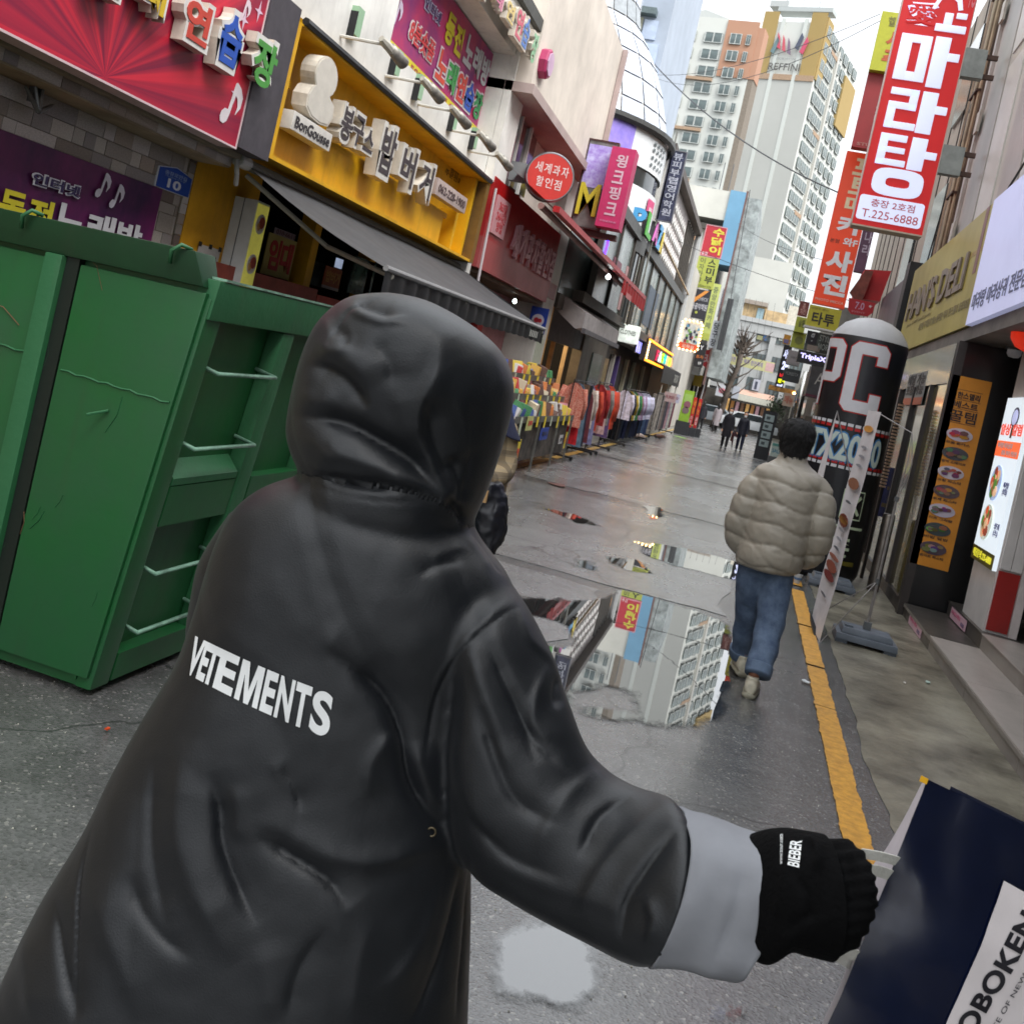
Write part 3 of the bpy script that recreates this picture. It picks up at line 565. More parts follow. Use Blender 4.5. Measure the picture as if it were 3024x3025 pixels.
# upper recess with magenta banner
f = FR('L', -4.62, Z1b(165, -260), (1476, 186), (1431, 386), Z1b(80, 335)); f.O.z, f.h = f.O.z-.02, 1.75
zb = (PX(1431, 386, -4.62).z+PX(*Z1b(80, 335), -4.62).z)/2; f.O.z = zb; y1 = (PX(1476, 186, -4.62).y+PX(1431, 386, -4.62).y)/2; y0 = PX(*Z1b(95, 330), -4.62).y; f.O.y = y0; f.w = y1-y0; f.h = PX(1476, 186, -4.62).z-zb
MAG = mat('magenta_print', (186, 40, 92), .45, .0, 1.6, rgb2=(120, 40, 110))
s = thing_at('upper_karaoke_banner', 'magenta karaoke banner recessed in the white wall above the yellow sign', 'banner', f)
f.box('banner_panel', MAG, s, d0=-.05)
f.box('price_strip', flat(226, 210, 52), s, v0=-.13, v1=0, d0=-.02, d1=.004); f.text('24시 500원 이벤트 010-2626-6242', flat(170, 60, 70), s, .08, .98, -.115, -.02, d=.006, bold=.02)
U = lambda q: [Z1b(*k) for k in q]
def sb(q): return FR('L', -4.60, *U(q))
g = sb([(490, 0), (690, 50), (660, 220), (490, 130)]); g.text('인터넷', flat(206, 200, 226), s, 0, 1, 0, 1, bold=.09, d=-.012); g.text('인터넷', flat(84, 60, 110), s, .04, .96, .1, .9, bold=.02, d=-.005)
g = sb([(730, 70), (900, 300), (840, 545), (680, 400)]); g.row('동전', flat(216, 200, 40), s, 0, 1, 0, 1, bold=.07, d=-.012)
g = sb([(910, 300), (1145, 590), (1090, 840), (860, 600)]); g.row('노래방', flat(206, 206, 210), s, 0, 1, 0, 1, bold=.06, d=-.012)
g = sb([(380, 160), (605, 360), (590, 650), (320, 430)]); g.text('8분숏폼', flat(238, 226, 226), s, 0, 1, .1, 1, bold=.11, d=-.012); g.text('8분숏폼', flat(216, 60, 66), s, .03, .97, .16, .94, bold=.03, d=-.004)
g = sb([(640, 440), (1080, 880), (1010, 1170), (590, 760)])
cc = [flat(220, 80, 60), flat(60, 160, 80), flat(216, 70, 60), flat(44, 90, 196), flat(46, 150, 84)]
g.row('노래연습장', None, s, 0, 1, .0, 1, gap=-.05, ms=[flat(232, 224, 228)], bold=.12, d=-.012); g.row('노래연습장', None, s, 0, 1, .06, .94, gap=.1, ms=cc, bold=.05, d=-.004)
g = sb([(190, 90), (300, 60), (290, 280), (190, 300)]); note(g, .0, .05, .28, flat(226, 210, 232), s, -.012)
f2 = f
# frame of the recess: side reveals and soffit
MB().box(-4.68, -4.36, 7.66, 13.95, 4.14, zb-.24).build('upper_wall', PLASTW, B)
MB().box(-4.68, -4.36, 7.66, f.O.y-.35, zb-.24, 8.2).build('upper_wall', PLASTW, B)
MB().box(-4.68, -4.36, f.O.y+f.w+.35, 13.95, zb-.24, 8.2).build('upper_wall', PLASTW, B)
MB().box(-4.68, -4.36, f.O.y-.35, f.O.y+f.w+.35, f.O.z+f.h+.2, 8.2).build('upper_wall', PLASTW, B)
MB().box(-4.66, -4.30, f.O.y+f.w+.02, f.O.y+f.w+.35, zb-.25, 8.19).build('reveal', PLAST, B)
MB().box(-4.66, -4.30, 8.3, f.O.y+f.w+.35, f.O.z+f.h+.03, f.O.z+f.h+.2).build('lintel', PLAST, B)
MB().box(-4.355, -4.10, 8.3, f.O.y+f.w+.75, f.O.z+f.h+.2, f.O.z+f.h+.42).build('cornice', PLASTW, B)
MB().box(-4.355, -4.24, f.O.y+f.w+.36, 13.95, 4.1, 6.5).build('corner_pier', PLASTW, B)
MB().box(-4.35, -4.28, 8.0, 9.2, zb+.35, 6.3).build('window', mat('teal_glass', (64, 96, 94), .2, .2, 2), B)
MB().tube([(-4.19, 7.7, 4.05), (-4.19, 13.8, 4.05)], .035, 6).build('drip_edge', BLACK, B)
# raised letters on the cornice and the little pink box
f = FB('L', -4.02, 8.5, 13.5, 0, 1)
s = thing('cornice_letters', 'row of pastel karaoke letters standing on the cornice above the magenta banner', 'sign', (-4.1, 11, f2.O.z+f2.h+.42))
MB().box(-4.12, -4.02, 8.4, 14.2, f2.O.z+f2.h+.43, f2.O.z+f2.h+.6).build('backing_rail', mat('dark_rail', (70, 70, 66), .6), s)
for ch, c, q in (('노', (210, 110, 150), [(1010, -330), (1130, -240), (1080, 0), (980, -90)]), ('래', (216, 130, 160), [(1165, -130), (1265, -90), (1240, 135), (1165, 60)]), ('연', (226, 200, 130), [(1270, -20), (1385, 30), (1335, 255), (1255, 180)]), ('연', (214, 100, 120), [(1370, 30), (1475, 90), (1400, 420), (1345, 350)]), ('습', (90, 130, 200), [(1440, 120), (1520, 150), (1470, 530), (1410, 440)]), ('장', (150, 200, 160), [(1530, 270), (1605, 310), (1530, 650), (1485, 590)])):
    g = FR('L', -4.0, *[Z1b(*k) for k in q]); g.text(ch, LW, s, 0, 1, 0, 1, bold=.1, d=-.08, depth=.08, name='letter_backing'); g.text(ch, flat(*c), s, .1, .9, .06, .94, bold=.04, d=.003)
p = PX(*Z1b(1610, 600), -4.0)
s = thing('pink_box_sign', 'small pink hexagonal box sign on the corner above the red shop', 'sign', p)
MB().lathe([(0, -.12), (.2, -.12), (.22, -.1), (.22, .1), (.2, .12), (0, .12)], p, 8, (V((0, 1, 0)), V((0, 0, 1)), V((1, 0, 0)))).build('drum', flat(176, 50, 100), s)
MB().lathe([(0, .121), (.17, .121), (.17, .14), (0, .14)], p, 8, (V((0, 1, 0)), V((0, 0, 1)), V((1, 0, 0)))).build('face', flat(206, 170, 200), s)
# ---- beige building with projecting upper floor and the red snack shop
Cb = thing('beige_building', 'beige rendered building with a projecting upper floor above the red snack shop', 'building', (-5.5, 17, 0))
BEI = mat('beige_render', (212, 203, 192), .75, .1, .8, .1, stain=.1); PNK = mat('pinkish_render', (176, 158, 154), .75, .1, 1.2)
zb2 = PX(*Z3(250, 1000), -4.0).z
MB().box(-9, -4.0, 14.0, 19.95, zb2, 8.1).build('upper_floor', BEI, Cb)
MB().box(-9, -3.93, 13.95, 20.05, zb2-.14, zb2-.002).build('edge_band', PNK, Cb)
MB().box(-9, -4.5, 14.0, 19.95, 2.86, zb2-.15).build('wall', BEI, Cb)
MB().box(-3.99, -3.9, 19.86, 20.0, zb2, 8.1).build('downpipe', PNK, Cb)
MB().box(-4.495, -4.42, 14.3, 16.6, 4.35, 5.35).build('window', GLASS, Cb)
MB().box(-4.42, -4.40, 14.35, 15.3, 4.1, 5.1).build('window_poster', flat(130, 36, 84), Cb)
for y in (15.35, 16.0): MB().box(-4.42, -4.37, y, y+.05, 4.3, 5.4).build('mullion', PLASTW, Cb)
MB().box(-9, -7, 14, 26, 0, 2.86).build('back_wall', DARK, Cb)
MB().box(-4.95, -4.28, 13.86, 14.06, 0, 4.1).build('pier', PLASTW, Cb)
MB().tube([(-4.15, 13.98, 4.0), (-4.1, 14.02, 2.1)], .02, 6).build('conduit', flat(206, 196, 200), Cb)
MB().box(-7, -4.3, 14.07, 19.2, 2.80, 2.86).build('ceiling', mat('brown_ceiling', (84, 62, 42), .7), Cb)
MB().box(-5.2, -5.1, 14.07, 17.2, 0, 2.80).build('inner_wall', mat('amber_board', (96, 62, 22), .6), Cb)
# red fascia
f = FR('L', -4.22, (1500, 552), (1735, 600), (1641, 907), (1431, 787)); f.O.y, f.w = 14.09, 5.05; f.O.z, f.h = 2.87, 1.32
REDP = mat('red_panel', (160, 8, 14), .4, .1, 1, stain=.2)
s = thing_at('red_fascia_sign', 'glossy red fascia with white raised letters over the snack shop', 'sign', f)
f.box('panel', REDP, s, v0=.34, d0=-.1); f.box('lower_panel', mat('dusty_red_panel', (160, 66, 66), .45, .1, 1), s, v0=0, v1=.34, d0=-.1, d1=.003)
f.row('세계과자할인점', flat(204, 150, 158), s, .30, .97, .30, .72, gap=.15, bold=.03, depth=.05)
f.box('plate', flat(206, 150, 156), s, u0=.05, u1=.2, v0=.42, v1=.84, d0=.001, d1=.03); f.text('365일\n24시간\n영업', flat(190, 50, 60), s, .07, .18, .46, .8, d=.031, bold=.03)
# round red sign
pr = PX(1622, 524, -3.72); R_ = .36
s = thing('round_sign', 'round red double-sided sign with white letters jutting over the snack shop', 'sign', pr)
ax = (V((math.cos(.35), math.sin(.35), 0)), V((0, 0, 1)), V((math.sin(.35), -math.cos(.35), 0)))
MB().lathe([(0, -.09), (R_, -.09), (R_+.015, -.075), (R_+.015, .075), (R_, .09), (R_*.97, .09), (R_*.97, .08), (0, .08)], pr, 36, ax).build('rim', METAL, s)
fr = Frame(pr+ax[2]*.082-ax[0]*R_*.96-ax[1]*R_*.96, ax[0], ax[1], ax[2], R_*1.92, R_*1.92)
fr.disc('face', flat(204, 44, 34), s, .5, .5, R_*.96, 0, .006, 36); fr.row('세계과자', flat(236, 222, 220), s, .12, .9, .55, .78, d=.007, bold=.01, gap=.2); fr.row('할인점', flat(236, 222, 220), s, .2, .8, .25, .47, d=.007, bold=.01, gap=.2)
MB().box(pr.x-.62, pr.x-R_-.02, pr.y-.06, pr.y+.08, pr.z-.15, pr.z+.14).build('bracket', flat(150, 158, 158), s)
# red retractable awning
RA = mat('red_canvas', (150, 8, 16), .5, .12, 4)
s = thing('red_awning', 'half-open red awning with a long slanting front bar before the beige building', 'awning', (-3.6, 16.5, 2.7))
q0 = PX(1648, 622, -3.35); q1 = PX(1905, 882, -3.35); zf = (q0.z+q1.z)/2
MB().box(-3.43, -3.33, q0.y, q1.y, zf-.03, zf+.06).build('front_bar', mat('red_bar', (166, 18, 26), .4), s)
MB().add([(-4.2, q0.y, zf+.5), (-3.43, q0.y, zf+.03), (-3.43, q1.y, zf+.03), (-4.2, q1.y, zf+.5)], [(0, 1, 2, 3)]).build('canopy', RA, s)
mb = MB()
for k in range(60):
    ya, yb = q1.y-4.4+4.4*k/60, q1.y-4.4+4.4*(k+1)/60; wv = lambda y: -3.34+.02*math.sin(y*12)
    mb.poly([(wv(ya), ya, zf-.03), (wv(ya), ya, zf-.33), (wv(yb), yb, zf-.33), (wv(yb), yb, zf-.03)])
mb.build('valance', RA, s, smooth=True)
MB().tube([(-3.62, q0.y, zf+.02), (-3.62, q1.y-1.2, zf-.03)], .05, 8).build('rail', mat('dusty_rail', (150, 112, 106), .6), s)
MB().tube([(-3.5, q0.y+1, zf+.08), (-3.5, q1.y-2, zf+.08)], .06, 8).build('roller', mat('oily_rail', (60, 40, 38), .6), s)
f = FR('L', -3.3, *[Z6(*q) for q in ((1240, 455), (1285, 475), (1275, 515), (1232, 500))]); f.box('label', flat(196, 110, 110), s, d0=0, d1=.003)
# square pillar, white above and pink below
s = thing('shop_pillar', 'white and pink painted square pillar at the far end of the snack shop', 'pillar', (-4.5, 20.2, 0))
PW = mat('pillar_white', (196, 194, 188), .6, .08, 2, stain=.2); PP = mat('dusty_pink', (168, 118, 122), .6, .1, 2); PRK = mat('rose_pink', (150, 92, 98), .6, .1, 2)
MB().box(-5.0, -4.3, 19.3, 20.3, 1.5, zb2-.16).build('shaft', PW, s); MB().box(-5.01, -4.29, 19.29, 20.31, 0, 1.5).build('base', PP, s)
MB().box(-4.29, -4.27, 19.55, 20.1, 0, 1.4).build('panel', PRK, s); MB().box(-4.3, -4.285, 19.5, 20.1, 1.56, 2.2).build('panel', flat(190, 196, 178), s)
MB().box(-4.3, -4.285, 19.45, 20.15, 3.0, 3.3).build('sticker', flat(176, 130, 132), s)
MB().box(-5.1, -4.9, 17.25, 19.29, 1.45, 2.85).build('side_wall', PP, Cb); MB().box(-5.1, -4.88, 17.25, 19.29, 0, 1.44).build('side_wall', PRK, Cb); MB().box(-4.92, -4.8, 16.9, 17.24, 0, 2.2).build('red_post', flat(170, 34, 34), Cb)
f = FB('F', 16.89, -4.92, -4.8, 1.1, 2.15); f.column('세계과자', flat(206, 150, 150), Cb, .1, .9, .1, .95)
def bulb(name, label, p, r_, col, st, drop=.25, group=None):
    s = thing(name, label, 'lamp', p, group)
    MB().tube([p+V((0, 0, drop)), p+V((0, 0, r_))], .008, 5).build('cord', BLACK, s)
    MB().lathe([(0, -r_), (r_*.7, -r_*.7), (r_, 0), (r_*.7, r_*.7), (.012, r_*1.2)], p, 10).build('bulb', mat('bulb_%d_%d' % (col[0], col[2]), col, .4, emit=st), s, smooth=True); return s
bulb('hanging_lamp', 'small cool white lamp under the ceiling beside the blue round sign', PX(1520, 890, -4.35), .04, (225, 245, 240), 4)
bulb('hanging_lamp', 'bright white lamp clipped to the red awning valance', PX(1796, 818, -3.5), .055, (235, 250, 245), 5, .1)
p = PX(1590, 938, -4.3)
s = thing('blue_round_sign', 'square blue sign with a red and white disc under the dark snack shop ceiling', 'sign', p)
f = FB('F', p.y, p.x-.17, p.x+.17, p.z-.3, p.z+.2); f.box('board', flat(32, 66, 170), s, d0=-.04, d1=0); f.disc('disc', flat(220, 214, 226), s, .5, .5, .12, 0, .01); f.disc('disc', flat(196, 40, 60), s, .42, .5, .05, .01, .016); f.disc('disc', flat(196, 40, 60), s, .62, .5, .04, .01, .016)
# ================================================================ left side, further along
ZD = ZM(1900, 600, .259); ZE = ZM(1900, 900, .259); ZF = ZM(1750, 380, .1915); ZH = ZM(1500, 600, .259); ZI = ZM(2000, 800, .3625); ZJ = ZM(1850, 1050, .1554)
def board(kind, c, q, name, label, cat, m, dep=.15, frame=None, group=None):
    f = FR(kind, c, *q); s = thing_at(name, label, cat, f, group); f.box('board', m, s, d0=-dep)
    if frame:
        t = .02*f.w+.015
        for (a, b, c_, d) in ((0, 1, 0, t/f.h), (0, 1, 1-t/f.h, 1), (0, t/f.w, t/f.h, 1-t/f.h), (1-t/f.w, 1, t/f.h, 1-t/f.h)): f.box('frame', frame, s, a, b, c_, d, 0, .02)
    return s, f
MUL = mat('bronze_mullion', (70, 66, 60), .5); WARM = mat('warm_shop_light', (190, 138, 70), .6, .5, 3, emit=.35)
# hoarding frame with poster, yellow M and pink vertical sign
s, f = board('F', 18.7, [Z3(*q) for q in ((300, 870), (470, 905), (395, 1470), (175, 1430))], 'framed_hoarding', 'brown-framed hoarding with a purple blossom poster and a big yellow M', 'hoarding', mat('hoarding_grey', (120, 120, 118), .5, .3, 4), .12, mat('brown_frame', (72, 42, 40), .5))
f.box('poster', mat('lilac_print', (148, 120, 206), .5, .2, 9, rgb2=(196, 196, 236)), s, u0=.07, u1=.9, v0=.46, v1=.94, d0=0, d1=.01)
f.text('M', flat(222, 206, 56), s, .1, .75, .14, .5, d=.02, depth=.06, bold=.02)
f.box('lamp_rail', mat('brown_frame', (72, 42, 40), .5), s, u0=.4, u1=1.5, v0=-.06, v1=0, d0=-.3, d1=-.1)
f.shape('label_plate', flat(52, 54, 72), s, [(.78, .5), (.98, .5), (.98, .86), (.86, .86)], .01, .02)
s, f = board('F', 18.4, [Z3(*q) for q in ((460, 925), (610, 950), (475, 1460), (325, 1415))], 'pink_vertical_sign', 'magenta vertical box sign with four white Korean letters', 'sign', flat(200, 44, 104), .42)
f.column('윙크핑크', flat(224, 190, 206), s, .28, .74, .13, .93, bold=.03, gap=.2); f.text('WINKPINK', flat(216, 130, 170), s, .14, .86, .06, .085, bold=.03)
# ---- round-cornered glass plaza
PZ = thing('glass_plaza', 'plaza building with a curved glass corner and a pale panelled dome', 'building', (-7.5, 29, 0))
cx, cy, R_ = -7.5, 29.0, 3.55
WG = mat('white_glass_panel', (186, 194, 208), .25, .1, 2, coat=.2); CRD = mat('dark_cornice', (66, 66, 64), .5)
def zr(px_, py_): d = ray(px_, py_); t = 28.4/math.hypot(d.x, d.y); return EYE+d.z*t
zc = 8.45
bands = [(3.3, 5.3, GLASS, 'window_band'), (5.3, 5.75, CRD, 'cornice'), (5.75, 6.95, mat('pale_grey_sign', (222, 226, 228), .45, .04, 1), 'sign_band'), (6.95, 7.45, GLASS, 'window_band'), (7.45, 8.4, mat('pale_grey_sign', (222, 226, 228), .45, .04, 1), 'sign_band')]
for z0, z1, m, nm in bands: MB().lathe([(R_-(.06 if m is GLASS else 0), z0), (R_-(.06 if m is GLASS else 0), z1)], (cx, cy, 0), 40).build(nm, m, PZ, smooth=True)
MB().lathe([(R_+.12, zc-.08), (R_+.2, zc), (R_+.2, zc+.12), (R_, zc+.14)], (cx, cy, 0), 40).build('cornice', CRD, PZ)
prof = [(3.5, 8.6), (3.35, 9.1), (3.1, 9.8), (2.78, 10.5), (2.4, 11.1), (2.05, 11.6), (1.9, 12.2), (1.86, 13.3), (1.8, 14.6), (1.7, 16.5)]
for i in range(len(prof)-1):
    for k in range(24):
        a0, a1 = 2*math.pi*k/24, 2*math.pi*(k+1)/24
        if math.cos((a0+a1)/2) < -.5: continue
        g_ = .03*(a1-a0); P = []
        for (rr, zz, aa) in ((prof[i][0], prof[i][1]+.02, a0+g_), (prof[i][0], prof[i][1]+.02, a1-g_), (prof[i+1][0], prof[i+1][1]-.02, a1-g_), (prof[i+1][0], prof[i+1][1]-.02, a0+g_)): P.append((cx+rr*math.cos(aa), cy+rr*math.sin(aa), zz))
        MB().poly(P).build('dome_panel', WG if i != 5 else mat('grey_band', (150, 156, 160), .4), PZ)
MB().lathe([(a-.04, b) for a, b in prof], (cx, cy, 0), 24).build('dome_core', mat('seam_grey', (186, 182, 176), .6), PZ)
# prints on the curved bands
def arc(a0, a1, z0, z1, m, nm, dr=.02):
    MB().lathe([(R_+dr, z0), (R_+dr, z1)], (cx, cy, 0), 12, a0=a0, a1=a1).build(nm, m, PZ)
arc(-1.35, -.62, 7.42, 8.38, mat('violet_print', (126, 112, 200), .4, .3, 2, rgb2=(160, 140, 220)), 'violet_panel')
for a in (-.35, -.28, -.21, -.14):
    for z in (7.6, 7.8, 8.0, 8.16): arc(a, a+.035, z, z+.09, flat(100, 108, 110), 'print_row', .025)
arc(-.24, -.05, 6.0, 6.8, flat(222, 70, 130), 'pink_logo', .025); arc(-.19, -.10, 6.15, 6.6, flat(236, 190, 210), 'pink_logo_mark', .03)
for k in range(16): a = -1.3+k*.13; MB().tube([(cx+R_*math.cos(a), cy+R_*math.sin(a), 3.3), (cx+R_*math.cos(a), cy+R_*math.sin(a), 5.3)], .03, 5).build('mullion', MUL, PZ)
# straight wing
MB().box(-9, -4.35, 29, 46, 3.2, 8.7).build('wall', mat('pale_panel_wall', (176, 176, 172), .6, .1, 1), PZ)
MB().box(-9, -4.25, 20.4, 46, 2.9, 3.2).build('floor_slab', mat('dull_brown_band', (70, 62, 54), .6), PZ)
MB().box(-9, -4.3, 20.4, 29, 3.2, 5.3).build('glass_wall', mat('grey_green_glass', (92, 104, 102), .2, .4, .8), PZ)
MB().box(-9, -4.05, 22.0, 49, 3.21, 3.45).build('lower_cornice', mat('dull_brown_band', (70, 62, 54), .6), PZ)
MB().box(-4.34, -4.0, 24.2, 46.5, 5.62, 5.92).build('upper_cornice', CRD, PZ); MB().box(-9, -4.345, 24.2, 33, 5.64, 5.84).build('terrace_slab', CRD, PZ)
glm = [mat('plaza_glass_a', (96, 112, 110), .22, .5, .9), mat('plaza_glass_b', (120, 132, 128), .22, .5, .9), mat('plaza_glass_c', (84, 98, 98), .22, .5, .9)]
y = 23.0; k = 0
while y < 46:
    MB().box(-4.2, -4.12, y+.04, y+2.44, 3.46, 5.6).build('window', glm[k % 3], PZ); MB().box(-4.2, -4.06, y-.04, y+.03, 3.46, 5.6).build('mullion', MUL, PZ); y += 2.5; k += 1
MB().box(-4.12, -4.1, 25.2, 26.6, 4.1, 4.7).build('window_poster', flat(120, 70, 84), PZ); MB().box(-4.12, -4.1, 27.6, 28.4, 3.6, 4.8).build('window_poster', flat(190, 150, 150), PZ)
MB().box(-4.12, -4.1, 33.6, 36.6, 3.7, 5.0).build('window_poster', flat(70, 84, 100), PZ)
# lattice wall above
LAT = mat('lattice_white', (214, 212, 208), .5)
MB().box(-4.34, -4.2, 33.2, 45.6, 5.93, 8.72).build('lattice_backing', mat('mauve_grey_panel', (160, 150, 148), .6), PZ)
mb = MB(); r = random.Random(3)
for i in range(11):
    for j in range(5):
        yy, zz = 34.6+i*.62+(j % 2)*.3, 6.25+j*.46; a, b = .24, .2
        mb.prism([(-4.19, yy-a, zz), (-4.19, yy, zz-b), (-4.19, yy+a, zz), (-4.19, yy, zz+b)], (.03, 0, 0))
o = mb.build('lattice', LAT, PZ); o['kind'] = 'stuff'
for k in range(6): MB().box(-4.2, -4.12, 41.5+k*.7, 41.56+k*.7, 5.95, 8.6).build('mullion', MUL, PZ)
MB().box(-4.35, -3.9, 30.5, 46, 8.72, 8.98).build('roof_edge', mat('umber_beam', (74, 64, 58), .6), PZ)
MB().box(-4.3, -3.95, 31.0, 33.1, 5.93, 8.7).build('white_pier', PLASTW, PZ)
MB().tube([(-3.95, 31.5, 6.4), (-3.9, 46, 6.1)], .04, 5).build('conduit', mat('tan_pipe', (170, 146, 110), .6), PZ)
MB().tube([(-4.02, 45.8, 3.2), (-4.02, 45.8, 8.9)], .14, 8).build('downpipe', flat(176, 178, 178), PZ)
# PLAZA letters on the beam
for ch, c, q in (('P', (80, 170, 226), [(640, 1190), (860, 1250), (790, 1530), (570, 1580)]), ('L', (90, 186, 70), [(880, 1290), (945, 1330), (915, 1730), (810, 1690)]), ('A', (222, 110, 196), [(990, 1420), (1050, 1440), (1000, 1800), (925, 1760)]),
                 ('Z', (96, 170, 220), [(1060, 1490), (1100, 1500), (1040, 1880), (980, 1860)]), ('A', (222, 200, 80), [(1100, 1590), (1125, 1600), (1070, 1930), (1030, 1930)])):
    X = {'P': -4.0, 'L': -3.9}.get(ch, -3.86)
    P = [ZF(*k) for k in q]; p = PX(sum(a for a, b in P)/4, sum(b for a, b in P)/4, X)
    g = FR('F' if ch == 'P' else 'L', p.y if ch == 'P' else X, *P)
    s = thing_at('standing_letter', {'P': 'blue standing letter P on the plaza cornice', 'L': 'green standing letter L on the plaza cornice', 'Z': 'light blue standing letter Z on the plaza cornice'}.get(ch, 'pink standing letter A on the plaza cornice' if c[0] == 222 and c[1] == 110 else 'yellow standing letter A at the far end of the plaza cornice'), 'sign letter', g, 'coloured letters on the plaza cornice')
    g.text(ch, BLACK, s, 0, 1, 0, 1, d=-.2, depth=.16, bold=.06, name='return'); g.text(ch, flat(*c), s, 0, 1, 0, 1, d=-.03, depth=.03, bold=.06, name='face')
s, f = board('F', 30.0, [(1985, 440), (2032, 450), (1980, 665), (1933, 642)], 'navy_vertical_banner', 'long navy vertical banner with white Korean letters beside the glass plaza', 'banner', mat('navy_print', (54, 58, 84), .5, .3, 8), .1, flat(120, 120, 126))
f.column('뷰피부렵영어학원', flat(196, 200, 214), s, .25, .8, .08, .97, bold=.02)
MB().box(-3.94, -3.9, 30.0, 30.1, 3.3, 9.2).build('hanging_pole', mat('grey_pole', (120, 120, 112), .5), PZ)
s = thing('neon_tube', 'violet blue neon tube glowing in the dark plaza window', 'neon light', PX(1788, 755, -4.05)); MB().tube([PX(1798, 694, -4.05), PX(1793, 722, -4.05), PX(1784, 755, -4.05)], .035, 6).build('tube', mat('violet_neon', (60, 30, 255), .4, emit=5), s)
bulb('window_lamp', 'small warm lamp glowing under the brown hoarding frame', PX(1722, 688, -4.1), .06, (255, 214, 150), 6, .1)
# ---- ground floor shops
S1 = thing('clothes_shop', 'grey clothes shop with warm bulbs and mannequins behind its open front', 'shop', (-5.2, 23.5, 0))
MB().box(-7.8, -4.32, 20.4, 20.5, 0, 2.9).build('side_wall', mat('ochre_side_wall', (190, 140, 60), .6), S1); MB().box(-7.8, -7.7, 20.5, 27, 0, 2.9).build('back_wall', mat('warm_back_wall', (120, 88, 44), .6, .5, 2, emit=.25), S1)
MB().box(-4.6, -4.5, 20.6, 25.6, 2.25, 2.9).build('grey_fascia', mat('slate_fascia', (98, 96, 100), .6), S1)
MB().box(-4.7, -4.45, 25.6, 29.8, 0, 2.9).build('grey_wall', mat('taupe_wall', (96, 88, 78), .6, .2, 1.5), S1)
for y in (22.4, 24.0): MB().box(-4.62, -4.52, y, y+.06, 0, 2.25).build('mullion', mat('tan_post', (150, 128, 96), .6), S1)
MB().box(-4.52, -4.4, 27.2, 28.9, .1, 2.3).build('window', mat('grey_green_glass', (92, 104, 102), .1, .4, .8, coat=.6), S1)
MB().box(-7.6, -4.4, 20.5, 25.5, .0, .06).build('floor', mat('shop_floor', (60, 56, 52), .5), S1)
ppl = [(-5.5, 21.6, (200, 196, 180), (120, 110, 90)), (-5.3, 22.6, (120, 100, 84), (60, 60, 66)), (-5.4, 23.4, (214, 168, 90), (90, 80, 70))]
for k, (x, y, c, c2) in enumerate(ppl):
    s = thing('mannequin', ['mannequin in pale top nearest the ochre side wall', 'mannequin in brown jacket in the middle of the warm shop', 'mannequin in golden coat under the round bulbs'][k], 'mannequin', (x, y, .06), 'mannequins in the clothes shop')
    MB().lathe([(.02, .1), (.15, .12), (.13, .5), (.17, .75), (.15, 1.0), (.21, 1.3), (.17, 1.42), (.05, 1.47)], (x, y, .06), 12).build('torso', mat('cloth_%d' % k, c, .8), s, smooth=True)
    MB().lathe([(.05, 1.46), (.04, 1.52), (.085, 1.58), (.09, 1.66), (.06, 1.74), (0, 1.76)], (x, y, .06), 10).build('head', flat(200, 180, 150), s, smooth=True)
    for sy in (-1, 1): MB().tube([(x, y+sy*.2, 1.4), (x+.05, y+sy*.27, 1.1), (x+.1, y+sy*.24, .85)], [.06, .05, .035], 7).build('arm', mat('cloth_%d' % k, c, .8), s)
    MB().lathe([(.16, 0), (.16, .02), (.02, .03), (.02, .12)], (x, y, .06), 12).build('base', GREY, s)
for k, (px_, X, r_, col) in enumerate([((1790, 1045), -5.2, .09, (255, 180, 60)), ((1772, 1033), -5.4, .08, (255, 170, 60)), ((1764, 1030), -5.6, .07, (255, 176, 70)), ((1797, 1040), -5.0, .06, (240, 180, 90)), ((1744, 1060), -5.3, .06, (255, 150, 90)), ((1770, 1062), -5.2, .05, (230, 140, 90))]):
    bulb('round_bulb', ['largest golden bulb of the cluster in the clothes shop', 'second golden bulb left of the largest one', 'golden bulb at the left end of the cluster', 'dim bulb right of the largest one', 'copper pendant lamp lowest on the left in the clothes shop', 'copper pendant lamp below the golden cluster'][k], PX(*px_, X), r_, col, 5, .5, 'lamps in the clothes shop')
s = thing('shop_light', 'soft interior lamp of the clothes shop', 'lamp', (-5.8, 23, 2.6)); ld = bpy.data.lights.new('shop_lamp', 'POINT'); ld.energy = 90; ld.color = (1, .72, .4); ld.shadow_soft_size = .15
bpy.data.objects.remove(s)
lo = bpy.data.objects.new('shop_lamp', ld); COL.objects.link(lo); lo.location = (-5.6, 22.8, 2.4)
# grey box awning, white projecting light, dark canopy edge
s = thing('grey_box_awning', 'pale grey box awning with a dark rim beside the pink pillar', 'awning', (-4, 23.5, 2.9))
q0, q1 = PX(1728, 945, -3.7), PX(1868, 972, -3.7)
MB().prism([(-4.5, 21.0, 2.95), (-4.5, 21.0, 3.3), (-3.75, 21.0, 2.95), (-3.75, 21.0, 2.62), (-3.9, 21.0, 2.58)], (0, 5.4, 0)).build('hood', mat('pale_grey_metal', (162, 156, 156), .5), s)
MB().box(-3.76, -3.68, 21, 26.4, 2.52, 2.62).build('rim', mat('dark_rim', (86, 84, 88), .5), s)
s = thing('white_box_light', 'rounded white light box sign hanging below the dark cornice', 'sign', PX(1858, 985, -3.9))
p = PX(1858, 985, -3.9); o = MB().box(p.x-.3, p.x+.3, p.y-.12, p.y+.12, p.z-.28, p.z+.25).build('box', mat('white_light_box', (226, 234, 226), .4, emit=.5), s, bevel=.08)
f = FB('F', p.y-.125, p.x-.25, p.x+.2, p.z-.05, p.z+.08); f.text('CLOTHES', flat(150, 156, 150), s, 0, 1, 0, 1)
